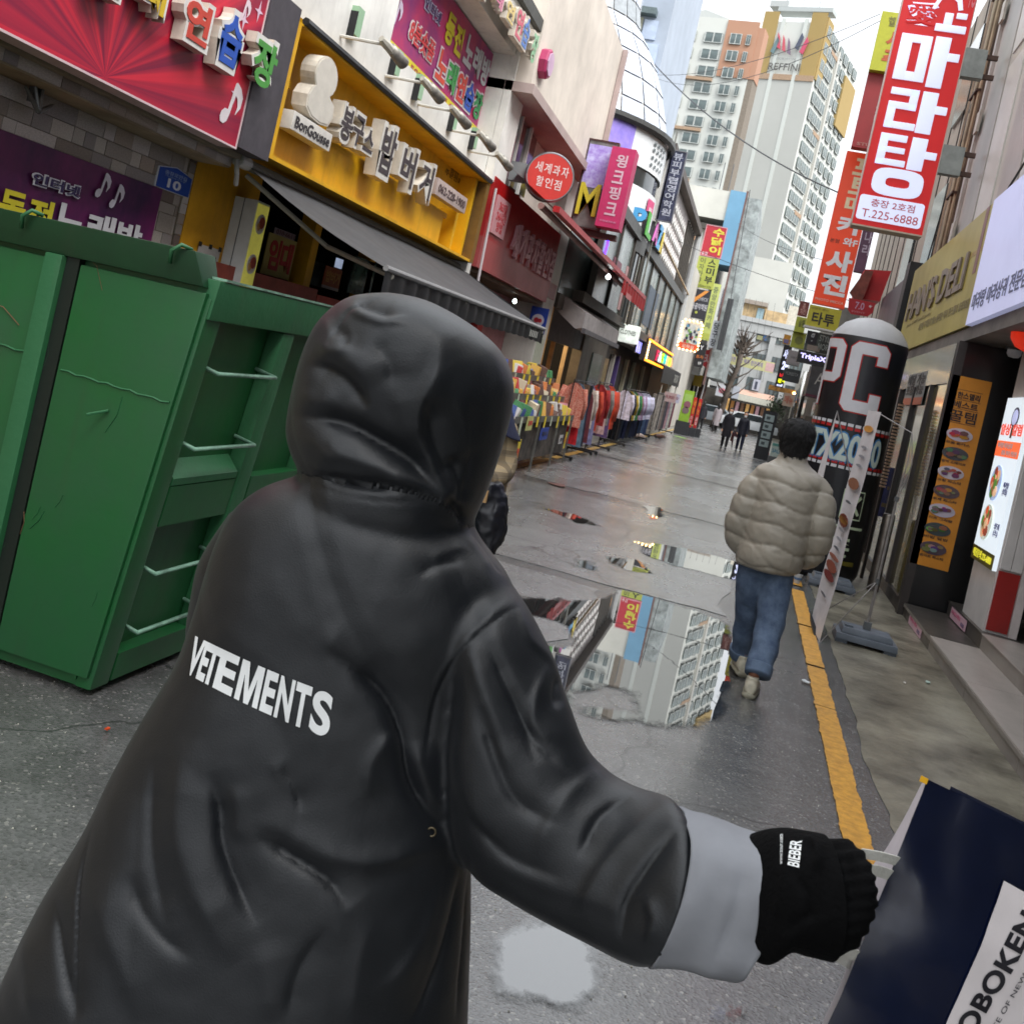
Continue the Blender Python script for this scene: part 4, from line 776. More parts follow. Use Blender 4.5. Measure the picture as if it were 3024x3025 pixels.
# neon sign with bulbs
NE = thing('neon_shop', 'dark shop front with narrow posts under the orange neon sign', 'shop', (-4.6, 33, 0))
MB().box(-7, -4.75, 29.8, 46, 0, 2.9).build('wall', mat('near_black_front', (26, 24, 28), .5, .3, 2), NE)
for y, c in ((32.8, (196, 190, 180)), (34.0, (88, 70, 130)), (36.4, (190, 186, 160)), (38.6, (150, 160, 150)), (42.0, (180, 182, 170))): MB().box(-4.74, -4.62, y, y+.2, 0, 2.5).build('post', flat(*c), NE)
MB().box(-4.74, -4.66, 30.4, 32.0, .3, 2.3).build('door_frame', mat('gilt_frame', (150, 122, 84), .5), NE); MB().box(-4.655, -4.65, 30.6, 31.8, .5, 2.1).build('door_pane', mat('amber_pane', (122, 104, 64), .5, .4, 3, emit=.1), NE)
f = FR('L', -3.98, *[ZD(*q) for q in ((65, 1540), (355, 1740), (320, 1930), (10, 1800))])
s = thing_at('neon_sign', 'dark sign framed by orange neon with multicoloured glowing letters', 'sign', f)
f.box('board', mat('neon_board', (56, 44, 34), .5), s, d0=-.2)
ORN = mat('orange_neon', (255, 150, 40), .4, .02, 3, emit=2.2)
f.box('neon_bar', ORN, s, u0=0, u1=1, v0=.92, v1=1.0, d0=0, d1=.06); f.box('neon_bar', ORN, s, u0=0, u1=1, v0=0, v1=.1, d0=0, d1=.06)
for k in range(7): f.disc('bulb', mat('bulb_warm', (255, 200, 130), .4, emit=5), s, .01, .14+k*.12, .035, .02, .06, 8)
for k, (ch, c) in enumerate(zip('FASHION', [(160, 20, 60), (230, 230, 230), (150, 230, 40), (30, 170, 170), (240, 150, 90), (170, 240, 60), (240, 160, 90)])): f.text(ch, mat('glow_%d' % k, c, .4, .02, 3, emit=1.2), s, .28+k*.095, .36+k*.095, .22, .75, d=.02, depth=.03, bold=.03, name='letter')
f = FR('L', -4.2, *[ZH(*q) for q in ((1475, 1560), (1540, 1580), (1510, 1730), (1450, 1705))]); s = thing_at('led_panel', 'small blue-white LED panel on the grey wall left of the neon sign', 'LED sign', f); f.box('panel', BLACK, s, d0=-.06)
for k in range(3): f.box('led_bar', mat('blue_led', (150, 150, 255), .4, emit=1.6), s, u0=.08+k*.33, u1=.26+k*.33, v0=.08, v1=.92, d0=0, d1=.01)
s = thing('dark_awning', 'low black awning beyond the neon sign on the left', 'awning', (-4, 42, 2.4))
MB().add([(-4.7, 39, 3.1), (-3.6, 39, 2.65), (-3.6, 48, 2.65), (-4.7, 48, 3.1)], [(0, 1, 2, 3)]).build('canopy', mat('ash_canvas', (80, 78, 74), .6, .3, 1.5), s)
MB().box(-3.62, -3.58, 39, 48, 2.0, 2.65).build('valance', BLACK, s); f = FB('L', -3.575, 44.5, 47, 2.15, 2.5); f.text('TAKE OUT', flat(150, 150, 144), s, 0, 1, 0, 1)
for y in (40.5, 44.5, 47.8): MB().tube([(-3.65, y, 0), (-3.65, y, 2.65)], .03, 5).build('post', flat(170, 170, 160), s)
# ---- beige block and the blue tower strip behind
BB = thing('blue_strip_building', 'beige office block with a sky-blue stripe and metal screen down its corner', 'building', (-6, 58, 0))
MB().box(-12, -3.9, 58, 70, 0, 11.0).build('lower_block', mat('warm_grey_wall', (176, 172, 164), .7, .1, .6), BB)
f = FR('F', 57.9, (2020, 545), (2165, 562), (2142, 650), (2010, 628)); f.box('wall', mat('pale_stone', (196, 196, 188), .7, .06, .5), BB, u0=-.8, d0=-12)
f = FR('F', 57.8, (2165, 560), (2206, 570), (2152, 790), (2105, 770)); f.box('blue_strip', mat('sky_blue_panel', (104, 150, 180), .6, .06, .5), BB, d0=-3)
xx = f.O.x+f.w
for k in range(7): MB().box(xx+.05, xx+.9, 58+k*1.4, 58+k*1.4+1.1, 3, f.O.z+f.h-.2).build('screen_panel', mat('screen_mesh', (150, 158, 158), .5, .3, 2), BB)
MB().box(xx, xx+.1, 57.85, 58.0, 2.5, f.O.z+f.h+.1).build('edge_trim', mat('maroon_trim', (110, 84, 80), .6), BB)
MB().box(-12, -3.9, 57.6, 58, 11.0, 11.3).build('sill', MUL, BB); MB().box(-5.6, -5.1, 57.8, 57.9, 10.3, 10.8).build('sticker', flat(206, 160, 120), BB)
for k in range(2): MB().tube([(-4.6+k*.5, 58.5, f.O.z+f.h), (-4.6+k*.5, 58.5, f.O.z+f.h+1.6)], .03, 4).build('antenna', GREY, BB)
MB().box(-12, -3.9, 46.1, 57.7, 0, 7.5).build('side_block', mat('warm_grey_wall', (176, 172, 164), .7, .1, .6), BB)
# ---- stacked vertical signs
LIME = flat(172, 180, 80)
s, f = board('F', 50, [(2087, 664), (2150, 671), (2127, 764), (2066, 753)], 'red_vertical_sign', 'red projecting sign with yellow Korean letters, topmost of the left stack', 'sign', flat(184, 42, 56), .2, flat(216, 150, 160)); f.column('수닭이', flat(214, 206, 70), s, .38, .92, .08, .95, bold=.05); f.text('술집', flat(236, 200, 206), s, .06, .34, .04, .14)
s, f = board('F', 50, [(2064, 755), (2125, 766), (2105, 854), (2044, 846)], 'lime_vertical_sign', 'lime sign with black letters directly under the red sign with yellow letters', 'sign', LIME, .2); f.column('스미부', flat(40, 44, 36), s, .5, .88, .14, .98, bold=.03); f.column('이자카야', flat(110, 116, 70), s, .1, .36, .14, .98); f.text('062-224-1124', flat(90, 96, 50), s, .05, .9, .03, .1)
s, f = board('F', 50, [(2041, 850), (2101, 859), (2081, 944), (2024, 934)], 'black_tick_sign', 'black sign with an orange tick and white Korean letters under the lime sign', 'sign', flat(46, 46, 54), .2)
f.shape('tick', flat(226, 150, 70), s, [(.05, .93), (.18, .93), (.3, .7), (.7, .98), (.9, .98), (.28, .52)], .005, .03); f.text('CHECK', flat(190, 192, 200), s, .42, .95, .62, .74, bold=.01); f.text('실용음악학원', flat(206, 206, 214), s, .04, .97, .3, .52, bold=.02); f.disc('dot', LIME, s, .5, .2, .07, 0, .01, 8)
s, f = board('F', 44, [(2019, 944), (2076, 955), (2058, 1040), (2001, 1025)], 'bulb_framed_sign', 'bright poster sign bordered with glowing orange bulbs over the black awning', 'sign', flat(214, 220, 220), .2)
f.box('red_band', flat(214, 90, 60), s, v0=0, v1=.22, d0=0, d1=.01); r = random.Random(8)
for k in range(26): u, v = r.uniform(.12, .88), r.uniform(.26, .85); f.box('print_patch', flat(*r.choice([(60, 66, 84), (60, 66, 84), (180, 60, 60), (130, 180, 90), (100, 160, 200), (230, 226, 200), (150, 160, 170)])), s, u-.05, u+.06, v-.04, v+.05, 0, .004+k*.0008)
f.text('오락실', flat(240, 200, 190), s, .2, .8, .04, .18, d=.012)
BLB = mat('bulb_warm', (255, 200, 130), .4, emit=5)
for k in range(5):
    for (u, v) in ((.1+k*.2, 1.02), (.1+k*.2, -.02)): f.disc('bulb', BLB, s, u, v, .04, .02, .07, 6)
for k in range(8):
    for u in (-.02, 1.02): f.disc('bulb', BLB, s, u, .08+k*.12, .04, .02, .07, 6)
s, f = board('F', 56, [(2107, 836), (2130, 841), (2092, 1007), (2068, 1001)], 'narrow_lime_sign', 'narrow long lime sign behind the black tick sign', 'sign', flat(186, 196, 110), .2); f.column('중앙만화카페', flat(110, 120, 90), s, .2, .8, .2, .95); f.box('band', LIME, s, v0=.02, v1=.12, d0=0, d1=.01)
s, f = board('F', 58.5, [(2138, 849), (2152, 859), (2133, 939), (2115, 934)], 'white_vertical_sign', 'white narrow sign between the lime sign and the black hoarding', 'sign', flat(206, 210, 222), .2); f.column('노래방', flat(150, 160, 190), s)
s, f = board('F', 57.4, [(2108, 945), (2131, 950), (2112, 1030), (2092, 1024)], 'pale_vertical_sign', 'pale grey sign with dark letters under the white narrow sign', 'sign', flat(190, 196, 206), .2); f.column('당구장', flat(50, 54, 66), s)
s, f = board('F', 57, [(2150, 880), (2169, 884), (2130, 1035), (2115, 1030)], 'black_hoarding', 'tall plain black hoarding at the far end of the left sign row', 'hoarding', mat('charcoal_board', (54, 56, 60), .6), .4)
s, f = board('F', 47, [(2063, 1012), (2092, 1018), (2070, 1085), (2044, 1080)], 'small_black_sign', 'black sign with orange marks below the bulb-framed poster sign', 'sign', flat(36, 36, 40), .2); f.text('Y', WHITE, s, .3, .7, .72, .92); f.text('포차', flat(210, 120, 60), s, .1, .9, .35, .5); f.text('1F', WHITE, s, .5, .8, .1, .22)
p = PX(2099, 1061, -2.95)
s = thing('round_red_lollipop_sign', 'round red sign with white letters hanging before the grey cross building', 'sign', p)
MB().lathe([(0, -.06), (.55, -.06), (.55, .06), (0, .06)], p, 20, (V((1, 0, 0)), V((0, 0, 1)), V((0, -1, 0)))).build('disc', flat(200, 40, 54), s); f = FB('F', p.y-.065, p.x-.42, p.x+.42, p.z-.25, p.z+.25); f.text('맛집', flat(236, 200, 206), s, 0, 1, 0, 1, bold=.04)
MB().tube([p+V((-.1, .1, -3)), p+V((.15, .1, 1.2))], .04, 5).build('pole', flat(180, 180, 184), s)
# ---- standing banners near the racks
for k, (q, c, txt, lab) in enumerate([([ZJ(1120, 650), ZJ(1315, 690), ZJ(1160, 1270), ZJ(970, 1225)], (150, 190, 60), '오픈', 'lime green standing banner beyond the clothes racks'), ([ZJ(1300, 790), ZJ(1355, 805), ZJ(1225, 1370), ZJ(1150, 1360)], (206, 44, 44), '네일아트', 'red and yellow standing banner right beside the lime banner'), ([ZJ(1370, 810), ZJ(1430, 830), ZJ(1340, 1380), ZJ(1275, 1380)], (200, 40, 44), '속눈썹', 'second red standing banner, furthest of the three')]):
    Y = 45.5+k*.6; s, f = board('F', Y, q, 'standing_banner', lab, 'banner', flat(*c), .03, group='standing banners by the racks')
    f.O.z = max(f.O.z, .16)
    if k == 0: f.box('pale_print', flat(168, 206, 110), s, .12, .88, .62, .88, 0, .005); f.disc('heart_print', flat(150, 96, 110), s, .55, .55, .16, 0, .01, 8); f.disc('heart_print', flat(130, 110, 110), s, .5, .36, .16, 0, .01, 8)
    else: f.column(txt[:2], flat(230, 150, 60), s, .15, .85, .45, .92); f.column(txt[2:], flat(232, 190, 190), s, .15, .85, .08, .4); 
    c0 = f.pt(.5, 0); MB().box(c0.x-.3, c0.x+.3, c0.y-.1, c0.y+.25, 0.004, c0.z).build('base', mat('dark_plastic', (50, 52, 56), .5), s)
# ================================================================ right side of the street
Z4 = ZM(2300, 0, .4142); Z8 = ZM(2424, 600, .3623); ZK = ZM(2200, 850, .259); ZL = ZM(2220, 880, .1967); ZMn = ZM(2780, 1000, .4143); ZN = ZM(2400, 1200, .3106); ZO = ZM(2650, 0, .4658)
GB = thing('restaurant_building', 'pale beige clad building above the yellow and white restaurant signs', 'building', (4, 10, 0))
CLAD = mat('pale_cladding', (184, 178, 168), .45, .06, .8, .05, coat=.15)
MB().box(2.42, 9, -4, 17.6, 3.25, 10.4).build('upper_wall', CLAD, GB)
for k in range(5):
    y0 = 16.4-k*2.6; MB().box(2.40, 2.418, y0-1.5, y0-.5, 4.9, 7.4).build('cladding_panel', mat('clad_panel_light', (200, 196, 190), .35, .05, 1), GB); MB().box(2.40, 2.418, y0-1.5, y0-.5, 7.6, 10.3).build('cladding_panel', mat('clad_panel_light', (200, 196, 190), .35, .05, 1), GB)
    MB().box(2.405, 2.418, y0-.35, y0+.75, 3.3, 10.4).build('cladding_strip', mat('clad_strip', (166, 160, 154), .4, .06, 1), GB)
MB().box(2.37, 2.418, 17.45, 17.62, 3.3, 10.4).build('corner_trim', flat(200, 198, 192), GB)
MB().box(1.93, 9, -4, 17.1, 2.95, 3.09).build('soffit', mat('grey_soffit', (104, 98, 92), .6, .25, 1.2, stain=.5), GB)
MB().box(3.6, 3.7, -4, 11.5, 0, 2.95).build('inner_wall', mat('dark_green_wall', (60, 66, 60), .6), GB)
MB().box(1.96, 2.42, -4, 17.0, 3.10, 4.4).build('sign_beam', GREY, GB)
BK = mat('black_gloss_wall', (10, 11, 13), .3, .3, 3, coat=.3)
MB().box(1.90, 3.6, 11.56, 11.8, .0, 2.945).build('black_wall', BK, GB)
TR = mat('bronze_trim', (48, 42, 40), .45)
MB().box(1.875, 1.96, 11.50, 11.62, .0, 2.94).build('door_post', TR, GB)
MB().box(2.5, 9, 11.8, 17.1, 0, 2.94).build('shop_interior', mat('dim_interior', (62, 58, 50), .7, .5, 2), GB)
MB().box(1.90, 1.96, 11.62, 17.0, .0, .14).build('sill', TR, GB); MB().box(1.90, 1.96, 11.62, 17.0, 2.5, 2.94).build('head_panel', mat('smoky_panel', (60, 60, 70), .2, .2, 2, coat=.5), GB)
for k, y in enumerate((12.75, 14.0, 15.3, 16.9)): MB().box(1.88, 1.96, y, y+.06, .14, 2.5).build('mullion', TR, GB)
gl = mat('shopfront_glass', (70, 72, 64), .05, .4, 1.5, coat=.8)
for k, (a, b) in enumerate(((11.62, 12.75), (12.81, 14.0), (14.06, 15.3), (15.36, 16.9))): MB().box(1.925, 1.935, a, b, .14, 2.5).build('pane', gl if k else mat('amber_shop_glass', (120, 108, 52), .06, .4, 1.5, coat=.8), GB)
f = FB('R', 1.918, 12.0, 12.6, 1.6, 2.3); 
f = FR('R', 1.90, *[Z8(*q) for q in ((730, 1370), (860, 1400), (820, 1660), (670, 1630))])
s = thing_at('window_notice', 'white and orange lettering sheet on the shop glass beside the inflatable column', 'notice', f); f.box('sheet', flat(150, 150, 146), s, d0=-.008, d1=0); f.text('배달 가능\n포장 가능', flat(50, 50, 50), s, .05, .95, .3, .95, bold=.03); f.box('band', flat(190, 104, 74), s, v0=0, v1=.22, d0=0, d1=.004)
# orange menu board
f = FB('F', 11.50, 1.885, 2.27, .56, 2.58)
s = thing_at('orange_menu_board', 'tall orange menu board with seven plates of food on the black wall', 'menu board', f)
f.box('board', mat('orange_board', (206, 134, 34), .45, .08, 3), s, d0=-.055)
f.text('한스델리', flat(60, 40, 30), s, .22, .8, .885, .92, bold=.04); f.text('베스트', flat(52, 34, 28), s, .18, .8, .835, .872, bold=.03); f.text('꿀템', flat(46, 30, 26), s, .14, .82, .765, .825, bold=.02)
for v in (.93, .878, .83, .757): f.box('rule', flat(70, 46, 30), s, .16, .84, v, v+.002, 0, .003)
r = random.Random(9)
foods = [(150, 84, 60), (96, 72, 50), (120, 76, 70), (130, 70, 50), (110, 80, 70), (90, 110, 60), (120, 90, 80)]
for k in range(7):
    v = .70-k*.1
    f.disc('plate', flat(*[(206, 196, 206), (70, 70, 74), (206, 196, 204), (90, 70, 74), (200, 190, 206), (60, 70, 72), (84, 66, 78)][k]), s, .5, v, .13, 0, .012, 20, .52)
    for j in range(9): f.disc('food', flat(*[min(255, max(0, c+r.randint(-45, 60))) for c in foods[k]]), s, .5+r.uniform(-.22, .22), v+r.uniform(-.012, .016), r.uniform(.02, .045), .012, .018+j*.001, 7, .55)
    f.text(['모둠 돈까스', '함박 스테이크', '크림 파스타', '로제 파스타', '치즈 그라탕', '비빔 덮밥', '토마토 파스타'][k], flat(70, 44, 26), s, .2, .82, v-.052, v-.038, d=.003)
s = thing('ceiling_lamp', 'small round ceiling lamp in front of the black wall', 'lamp', (2.37, 11.3, 2.9)); MB().lathe([(.07, 0), (.07, -.06), (.05, -.09), (0, -.1)], (2.37, 11.3, 2.95), 14).build('bulb', mat('faint_glow_bulb', (150, 148, 150), .4, emit=.1), s, smooth=True)  # bulb is given a faint glow of its own
MB().lathe([(.09, .0), (.09, -.02)], (2.37, 11.3, 2.95), 14).build('rim', GREY, s)
# steps with pale stickers
TERR = mat('terrazzo_step', (128, 122, 116), .35, .14, 1.4, .1, stain=.15, stretch=(1, .5, 1)); TERL = mat('terrazzo_tread', (160, 152, 146), .35, .12, 1.2, .1, stain=.15, stretch=(1.5, .5, 1))
s = thing('lower_step', 'long grey stone step nearest the yellow line, at the restaurant entrance', 'step', (2.1, 6, 0)); mb = MB()
for k in range(6): MB().box(1.935, 2.34, 1.9+k*1.6, 1.9+(k+1)*1.6-.006, .004, .122).build('riser_stone', TERR if k < 5 else mat('terrazzo_dark', (74, 70, 66), .35, .2, 2, stain=.3), s); MB().box(1.925, 2.36, 1.9+k*1.6, 1.9+(k+1)*1.6-.008, .123, .137).build('tread_stone', TERL if k < 5 else mat('terrazzo_dark', (74, 70, 66), .35, .2, 2, stain=.3), s)
MB().box(1.921, 1.932, 1.9, 11.48, .10, .128).build('nosing', TERR, s)
s2 = thing('upper_step', 'upper grey stone step with the light box pillar standing on it', 'step', (2.6, 6, 0))
for k in range(6): MB().box(2.345, 3.6, 1.9+k*1.6, 1.9+(k+1)*1.6-.006, .138, .262).build('riser_stone', TERR if k < 5 else mat('terrazzo_dark', (74, 70, 66), .35, .2, 2, stain=.3), s2); MB().box(2.335, 3.6, 1.9+k*1.6, 1.9+(k+1)*1.6-.008, .263, .275).build('tread_stone', TERL if k < 5 else mat('terrazzo_dark', (74, 70, 66), .35, .2, 2, stain=.3), s2)
for X, y0, z0, lab in ((1.928, 10.3, .012, 'pale pink notice stuck on the lower step beside the black wall'), (2.332, 10.5, .15, 'pale pink notice stuck on the upper step beside the black wall')):
    f = FB('R', X, y0, y0+.75, z0, z0+.105); q = thing_at('step_sticker', lab, 'sticker', f); f.box('sheet', flat(214, 176, 190), q, d0=-.003, d1=.002); f.text('어서오세요', flat(204, 110, 140), q, .08, .65, .45, .85, d=.003); f.text('15%', flat(110, 90, 130), q, .72, .92, .2, .5, d=.003)
# pillar with red base panel and lit menu box
WP = mat('white_metal_panel', (206, 202, 200), .35, .08, 1.5, coat=.2, stain=.15)
s = thing('entrance_pillar', 'white panelled pillar with a glossy red base on the upper step', 'pillar', (2.5, 10.4, .276))
MB().box(2.37, 2.62, 10.02, 10.95, .276, 2.945).build('shaft', WP, s); MB().box(2.385, 2.565, 10.0, 10.018, .3, .84).build('red_panel', mat('red_gloss_panel', (150, 26, 22), .3, .12, 2, coat=.3), s)
MB().box(2.385, 2.47, 9.985, 10.018, .86, 2.94).build('cover_panel', WP, s); MB().box(2.475, 2.565, 9.985, 10.018, .86, 2.94).build('cover_panel', WP, s); MB().box(2.57, 2.64, 9.97, 10.018, .28, 2.94).build('edge_strip', flat(210, 200, 198), s)
f = FB('R', 2.33, 10.03, 10.93, .82, 2.42)
s = thing_at('lit_menu_box', 'glowing white menu light box with two round dishes on the entrance pillar', 'light box', f)
f.box('casing', mat('lit_white', (212, 222, 230), .4, .02, 3, emit=.6), s, d0=-.038)
f.box('name_band', mat('dark_band', (90, 84, 30), .4), s, v0=0, v1=.085, d0=0, d1=.004); f.text('배달문의 225-6888', mat('band_text', (222, 214, 60), .4, emit=.5), s, .08, .92, .02, .07, d=.005, bold=.03)
f.box('orange_band', mat('lit_orange', (236, 104, 60), .4, .02, 3, emit=.6), s, v0=.64, v1=.735, d0=0, d1=.004); f.text('마라탕 마라샹궈', WHITE, s, .08, .7, .69, .725, d=.005); f.text('정통 마라 전문점', WHITE, s, .3, .95, .65, .68, d=.005)
f.text('알상 칼럼', mat('lit_red', (226, 80, 60), .4, emit=.5), s, .05, .95, .77, .84, d=.005, bold=.04); f.disc('spoon_bowl', flat(110, 110, 130), s, .55, .88, .13, .004, .008, 14, .75); f.disc('spoon_bowl', mat('spoon_light', (190, 196, 236), .4, emit=.5), s, .55, .88, .1, .008, .01, 14, .75); f.box('spoon_handle', flat(110, 84, 60), s, .5, .56, .755, .82, .004, .009)
for k, v in enumerate((.48, .24)):
    f.disc('plate', mat('lit_plate%d' % k, (170, 190, 226) if k == 0 else (200, 208, 196), .4, emit=.4), s, .36, v, .21, .003, .01, 22, .82)
    for j in range(16): a = j*.39; c = [(226, 96, 60), (90, 140, 60), (236, 190, 150), (150, 70, 50)][(j*7+k) % 4]; f.disc('food', mat('lit_food_%d' % ((j*7+k) % 4), c, .4, emit=.35), s, .36+.14*math.cos(a)*((j % 3)*.3+.3), v+.075*math.sin(a)*((j % 3)*.3+.3), .055, .01, .012+j*.0006, 7)
    f.text('마라탕\n(보통)' if k == 0 else '샹궈\n(소)', flat(96, 100, 160), s, .72, .93, v-.06, v+.02, d=.005)
s = thing('red_lantern', 'edge of a round red paper lantern at the right frame border', 'lantern', PX(3050, 985, 2.2)); p = PX(3050, 985, 2.2)
MB().lathe([(.05, -.17), (.12, -.14), (.17, -.07), (.18, 0), (.17, .07), (.12, .14), (.05, .17)], p, 18).build('shade', mat('lantern_red', (226, 50, 26), .5, .1, 3, emit=.4), s, smooth=True); MB().tube([p+V((0, 0, .17)), p+V((0, 0, .5))], .006, 5).build('cord', BLACK, s)
# fascia signs
f = FB('R', 1.90, 11.47, 16.98, 3.1, 4.43)
s = thing_at('yellow_fascia_sign', 'muted yellow fascia sign with grey capital letters over the shop glass', 'sign', f)
f.box('panel', mat('mustard_panel', (170, 156, 72), .4, .12, .7, rgb2=(146, 132, 58)), s, d0=-.058)
f.text("HAN'S DELI", mat('taupe_letters', (120, 106, 92), .4), s, .06, .86, .36, .70, d=.006, depth=.02, bold=.03); f.text('시간에 구애받지 않는 즐거운 식사 한스델리 충장로점', flat(140, 128, 84), s, .35, .97, .16, .24, d=.004); f.text('since 1997 steak pasta', flat(152, 138, 84), s, .1, .5, .27, .32, d=.004)
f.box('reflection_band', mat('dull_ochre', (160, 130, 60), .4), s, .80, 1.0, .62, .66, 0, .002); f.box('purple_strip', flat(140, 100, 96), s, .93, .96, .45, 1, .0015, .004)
f = FB('R', 1.88, 5.0, 11.44, 3.1, 4.43)
s = thing_at('white_lit_sign', 'large glowing lavender-white fascia sign at the right edge', 'sign', f)
f.box('panel', mat('lit_lavender', (186, 190, 226), .3, .04, .5, emit=.3), s, d0=-.075); f.text('마라탕 마라샹궈 전문점', flat(96, 100, 130), s, .02, .36, .10, .24, d=.004, bold=.02)
# grey box sign with black end beyond
s = thing('grey_box_sign', 'dark grey box sign with a black end panel beyond the yellow fascia', 'sign', (2.0, 19, 3.5))
MB().box(1.93, 2.4, 17.9, 21.6, 3.35, 4.5).build('box', mat('graphite_panel', (92, 88, 92), .4, .1, 1), s); MB().box(1.86, 2.45, 17.45, 17.88, 2.9, 4.65).build('end_panel', BLACK, s); MB().box(1.86, 1.98, 18.6, 18.8, 2.95, 3.5).build('bracket', BLACK, s)
# ---- second building on the right
HB = thing('siding_building', 'beige sided building with pipes and cables behind the tall red sign', 'building', (4, 24, 0))
SID = mat('beige_siding', (168, 156, 142), .7, .1, 1, stain=.5)
MB().box(2.5, 9, 17.65, 34, 3.2, 10.4).build('wall', SID, HB)
MB().box(2.35, 9, 17.3, 34, 2.9, 3.3).build('cornice', mat('brown_cornice', (90, 80, 70), .6), HB)
MB().box(2.34, 2.5, 17.66, 18.8, 3.3, 10.4).build('brown_pier', mat('weathered_brown', (112, 96, 78), .75, .3, 1.5, .3, stain=.5), HB)
for k in range(11): MB().box(2.48, 2.499, 19.1+k*1.32, 19.13+k*1.32, 3.3, 10.4).build('siding_joint', TR, HB)
for k in range(2): MB().box(2.44, 2.499, 20.0+k*3.4, 21.4+k*3.4, 5.0, 6.6).build('window', GLASS, HB); MB().box(2.44, 2.499, 20.0+k*3.4, 21.4+k*3.4, 8.0, 9.6).build('window', GLASS, HB)
for x, y, r_, c in ((2.33, 17.75, .035, (176, 160, 130)), (2.3, 17.95, .03, (160, 150, 126)), (2.33, 18.2, .04, (190, 178, 150)), (2.36, 18.75, .05, (150, 128, 104))): MB().tube([(x, y, 3.3), (x, y, 10.4)], r_, 7).build('pipe', mat('pipe_%d' % c[0], c, .6, .2, 2, stain=.4), HB)
for k in range(5): z = 4.2+k*1.7; MB().box(2.26, 2.4, 17.7, 18.3, z, z+.04).build('pipe_clip', mat('rusty_clip', (76, 54, 44), .7), HB)
for a, b in (((2.28, 18.4, 4.2), (2.45, 27, 4.9)), ((2.3, 18.1, 7.5), (2.45, 21, 4.0)), ((2.36, 10, 6.3), (2.33, 17.6, 4.2)), ((2.38, 9, 7.2), (2.33, 17.5, 9.2))):
    pts = [V(a).lerp(V(b), t/8)+V((0, 0, -.25*math.sin(math.pi*t/8))) for t in range(9)]; MB().tube(pts, .014, 5).build('cable', BLACK, HB)
MB().tube([(2.3, 17.9, 3.3), (2.3, 17.9, 3.9), (2.2, 17.6, 4.1)], .03, 6).build('pipe_bend', WHITE, HB)
for k in range(3): MB().box(2.33, 2.37, 17.2, 17.44, 5.0+k*1.8, 5.35+k*1.8).build('junction_box', mat('white_plastic', (196, 192, 180), .5), HB)
# tall red sign
MBd = 16.5
f = FR('F', MBd, (2668, 0), (2884, 0), (2722, 694), (2515, 659)); P_ = PY(2515, 659, MBd); P2 = PY(2722, 694, MBd); P3 = PY(2884, 0, MBd); P4 = PY(2668, 0, MBd)
x0, x1, z0, z1 = (P_.x+P4.x)/2, (P2.x+P3.x)/2, (P_.z+P2.z)/2, (P3.z+P4.z)/2; H = z1-z0; f = FB('F', MBd, x0, x1, z0, z0+H*1.16)
s = thing_at('tall_red_sign', 'tall bright red projecting sign with three huge white Korean letters', 'sign', f)
REDL = mat('lit_red_sign', (178, 5, 9), .4, .05, 1, emit=.34); WHL = mat('lit_white_letter', (208, 214, 240), .35, .02, 1, emit=.4)
k_ = 1/1.16
f.box('light_box', REDL, s, d0=-.3); f.box('edge_trim', flat(196, 180, 160), s, v0=-.006, v1=0, d0=-.31, d1=.01); f.box('edge_trim', flat(200, 180, 170), s, u0=1, u1=1.012, d0=-.3, d1=.01); f.box('edge_trim', flat(200, 180, 170), s, u0=-.012, u1=0, d0=-.3, d1=.01)
def bars(quads, nm='letter', d=.004, m=WHL):
    mb = MB()
    for i, (a, b, c, e) in enumerate(quads): f.boxm(mb, a, b, c*k_, e*k_, d, d+.025)
    return mb.build(nm, m, s, bevel=.012)
# 마
bars([(.09, .26, .64, .84), (.26, .38, .64, .68), (.26, .38, .805, .84), (.38, .53, .64, .84)]); bars([(.57, .79, .625, .845), (.79, .95, .745, .78)])
# 라
bars([(.12, .52, .605, .575), (.40, .52, .515, .605), (.12, .52, .515, .545), (.12, .24, .43, .53), (.12, .56, .43, .46)][0:5]); bars([(.57, .79, .425, .605), (.79, .95, .515, .55)])
# 탕
bars([(.12, .50, .375, .405), (.12, .24, .27, .40), (.12, .50, .325, .35), (.12, .54, .27, .297)]); bars([(.57, .79, .265, .405), (.79, .95, .32, .352)])
o_ = MB(); rr = []
for kk in range(28):
    a = 2*math.pi*kk/28; sx = lambda r_, p_=.6: (math.copysign(abs(math.cos(a))**p_, math.cos(a))*r_); sz = lambda r_, p_=.6: (math.copysign(abs(math.sin(a))**p_, math.sin(a))*r_)
    rr.append((f.pt(.5+sx(.36), (.2+sz(.06))*k_, .004), f.pt(.5+sx(.17), (.2+sz(.02))*k_, .004)))
vs = [p for ab in rr for p in ab]; fs = [(2*i, 2*((i+1) % 28), 2*((i+1) % 28)+1, 2*i+1) for i in range(28)]
vv, ff = extrude_faces(vs, fs, f.N*.025); o_.add(vv, ff).build('letter', WHL, s)
mb = MB(); pts = []
for (cx_, cy_, a0) in ((.9, .035, -90), (.9, .118, 0), (.08, .118, 90), (.08, .035, 180)):
    for j in range(5): a = math.radians(a0+j*22.5); pts.append(f.pt(cx_+.05*math.cos(a), (cy_+.012*math.sin(a))*k_, .004))
mb.prism(pts, f.N*.02).build('phone_panel', WHL, s); f.text('충장 2호점', flat(206, 60, 80), s, .2, .82, .085*k_, .118*k_, d=.026, bold=.01); f.text('T.225-6888', flat(214, 70, 80), s, .1, .9, .035*k_, .07*k_, d=.026, bold=.0)
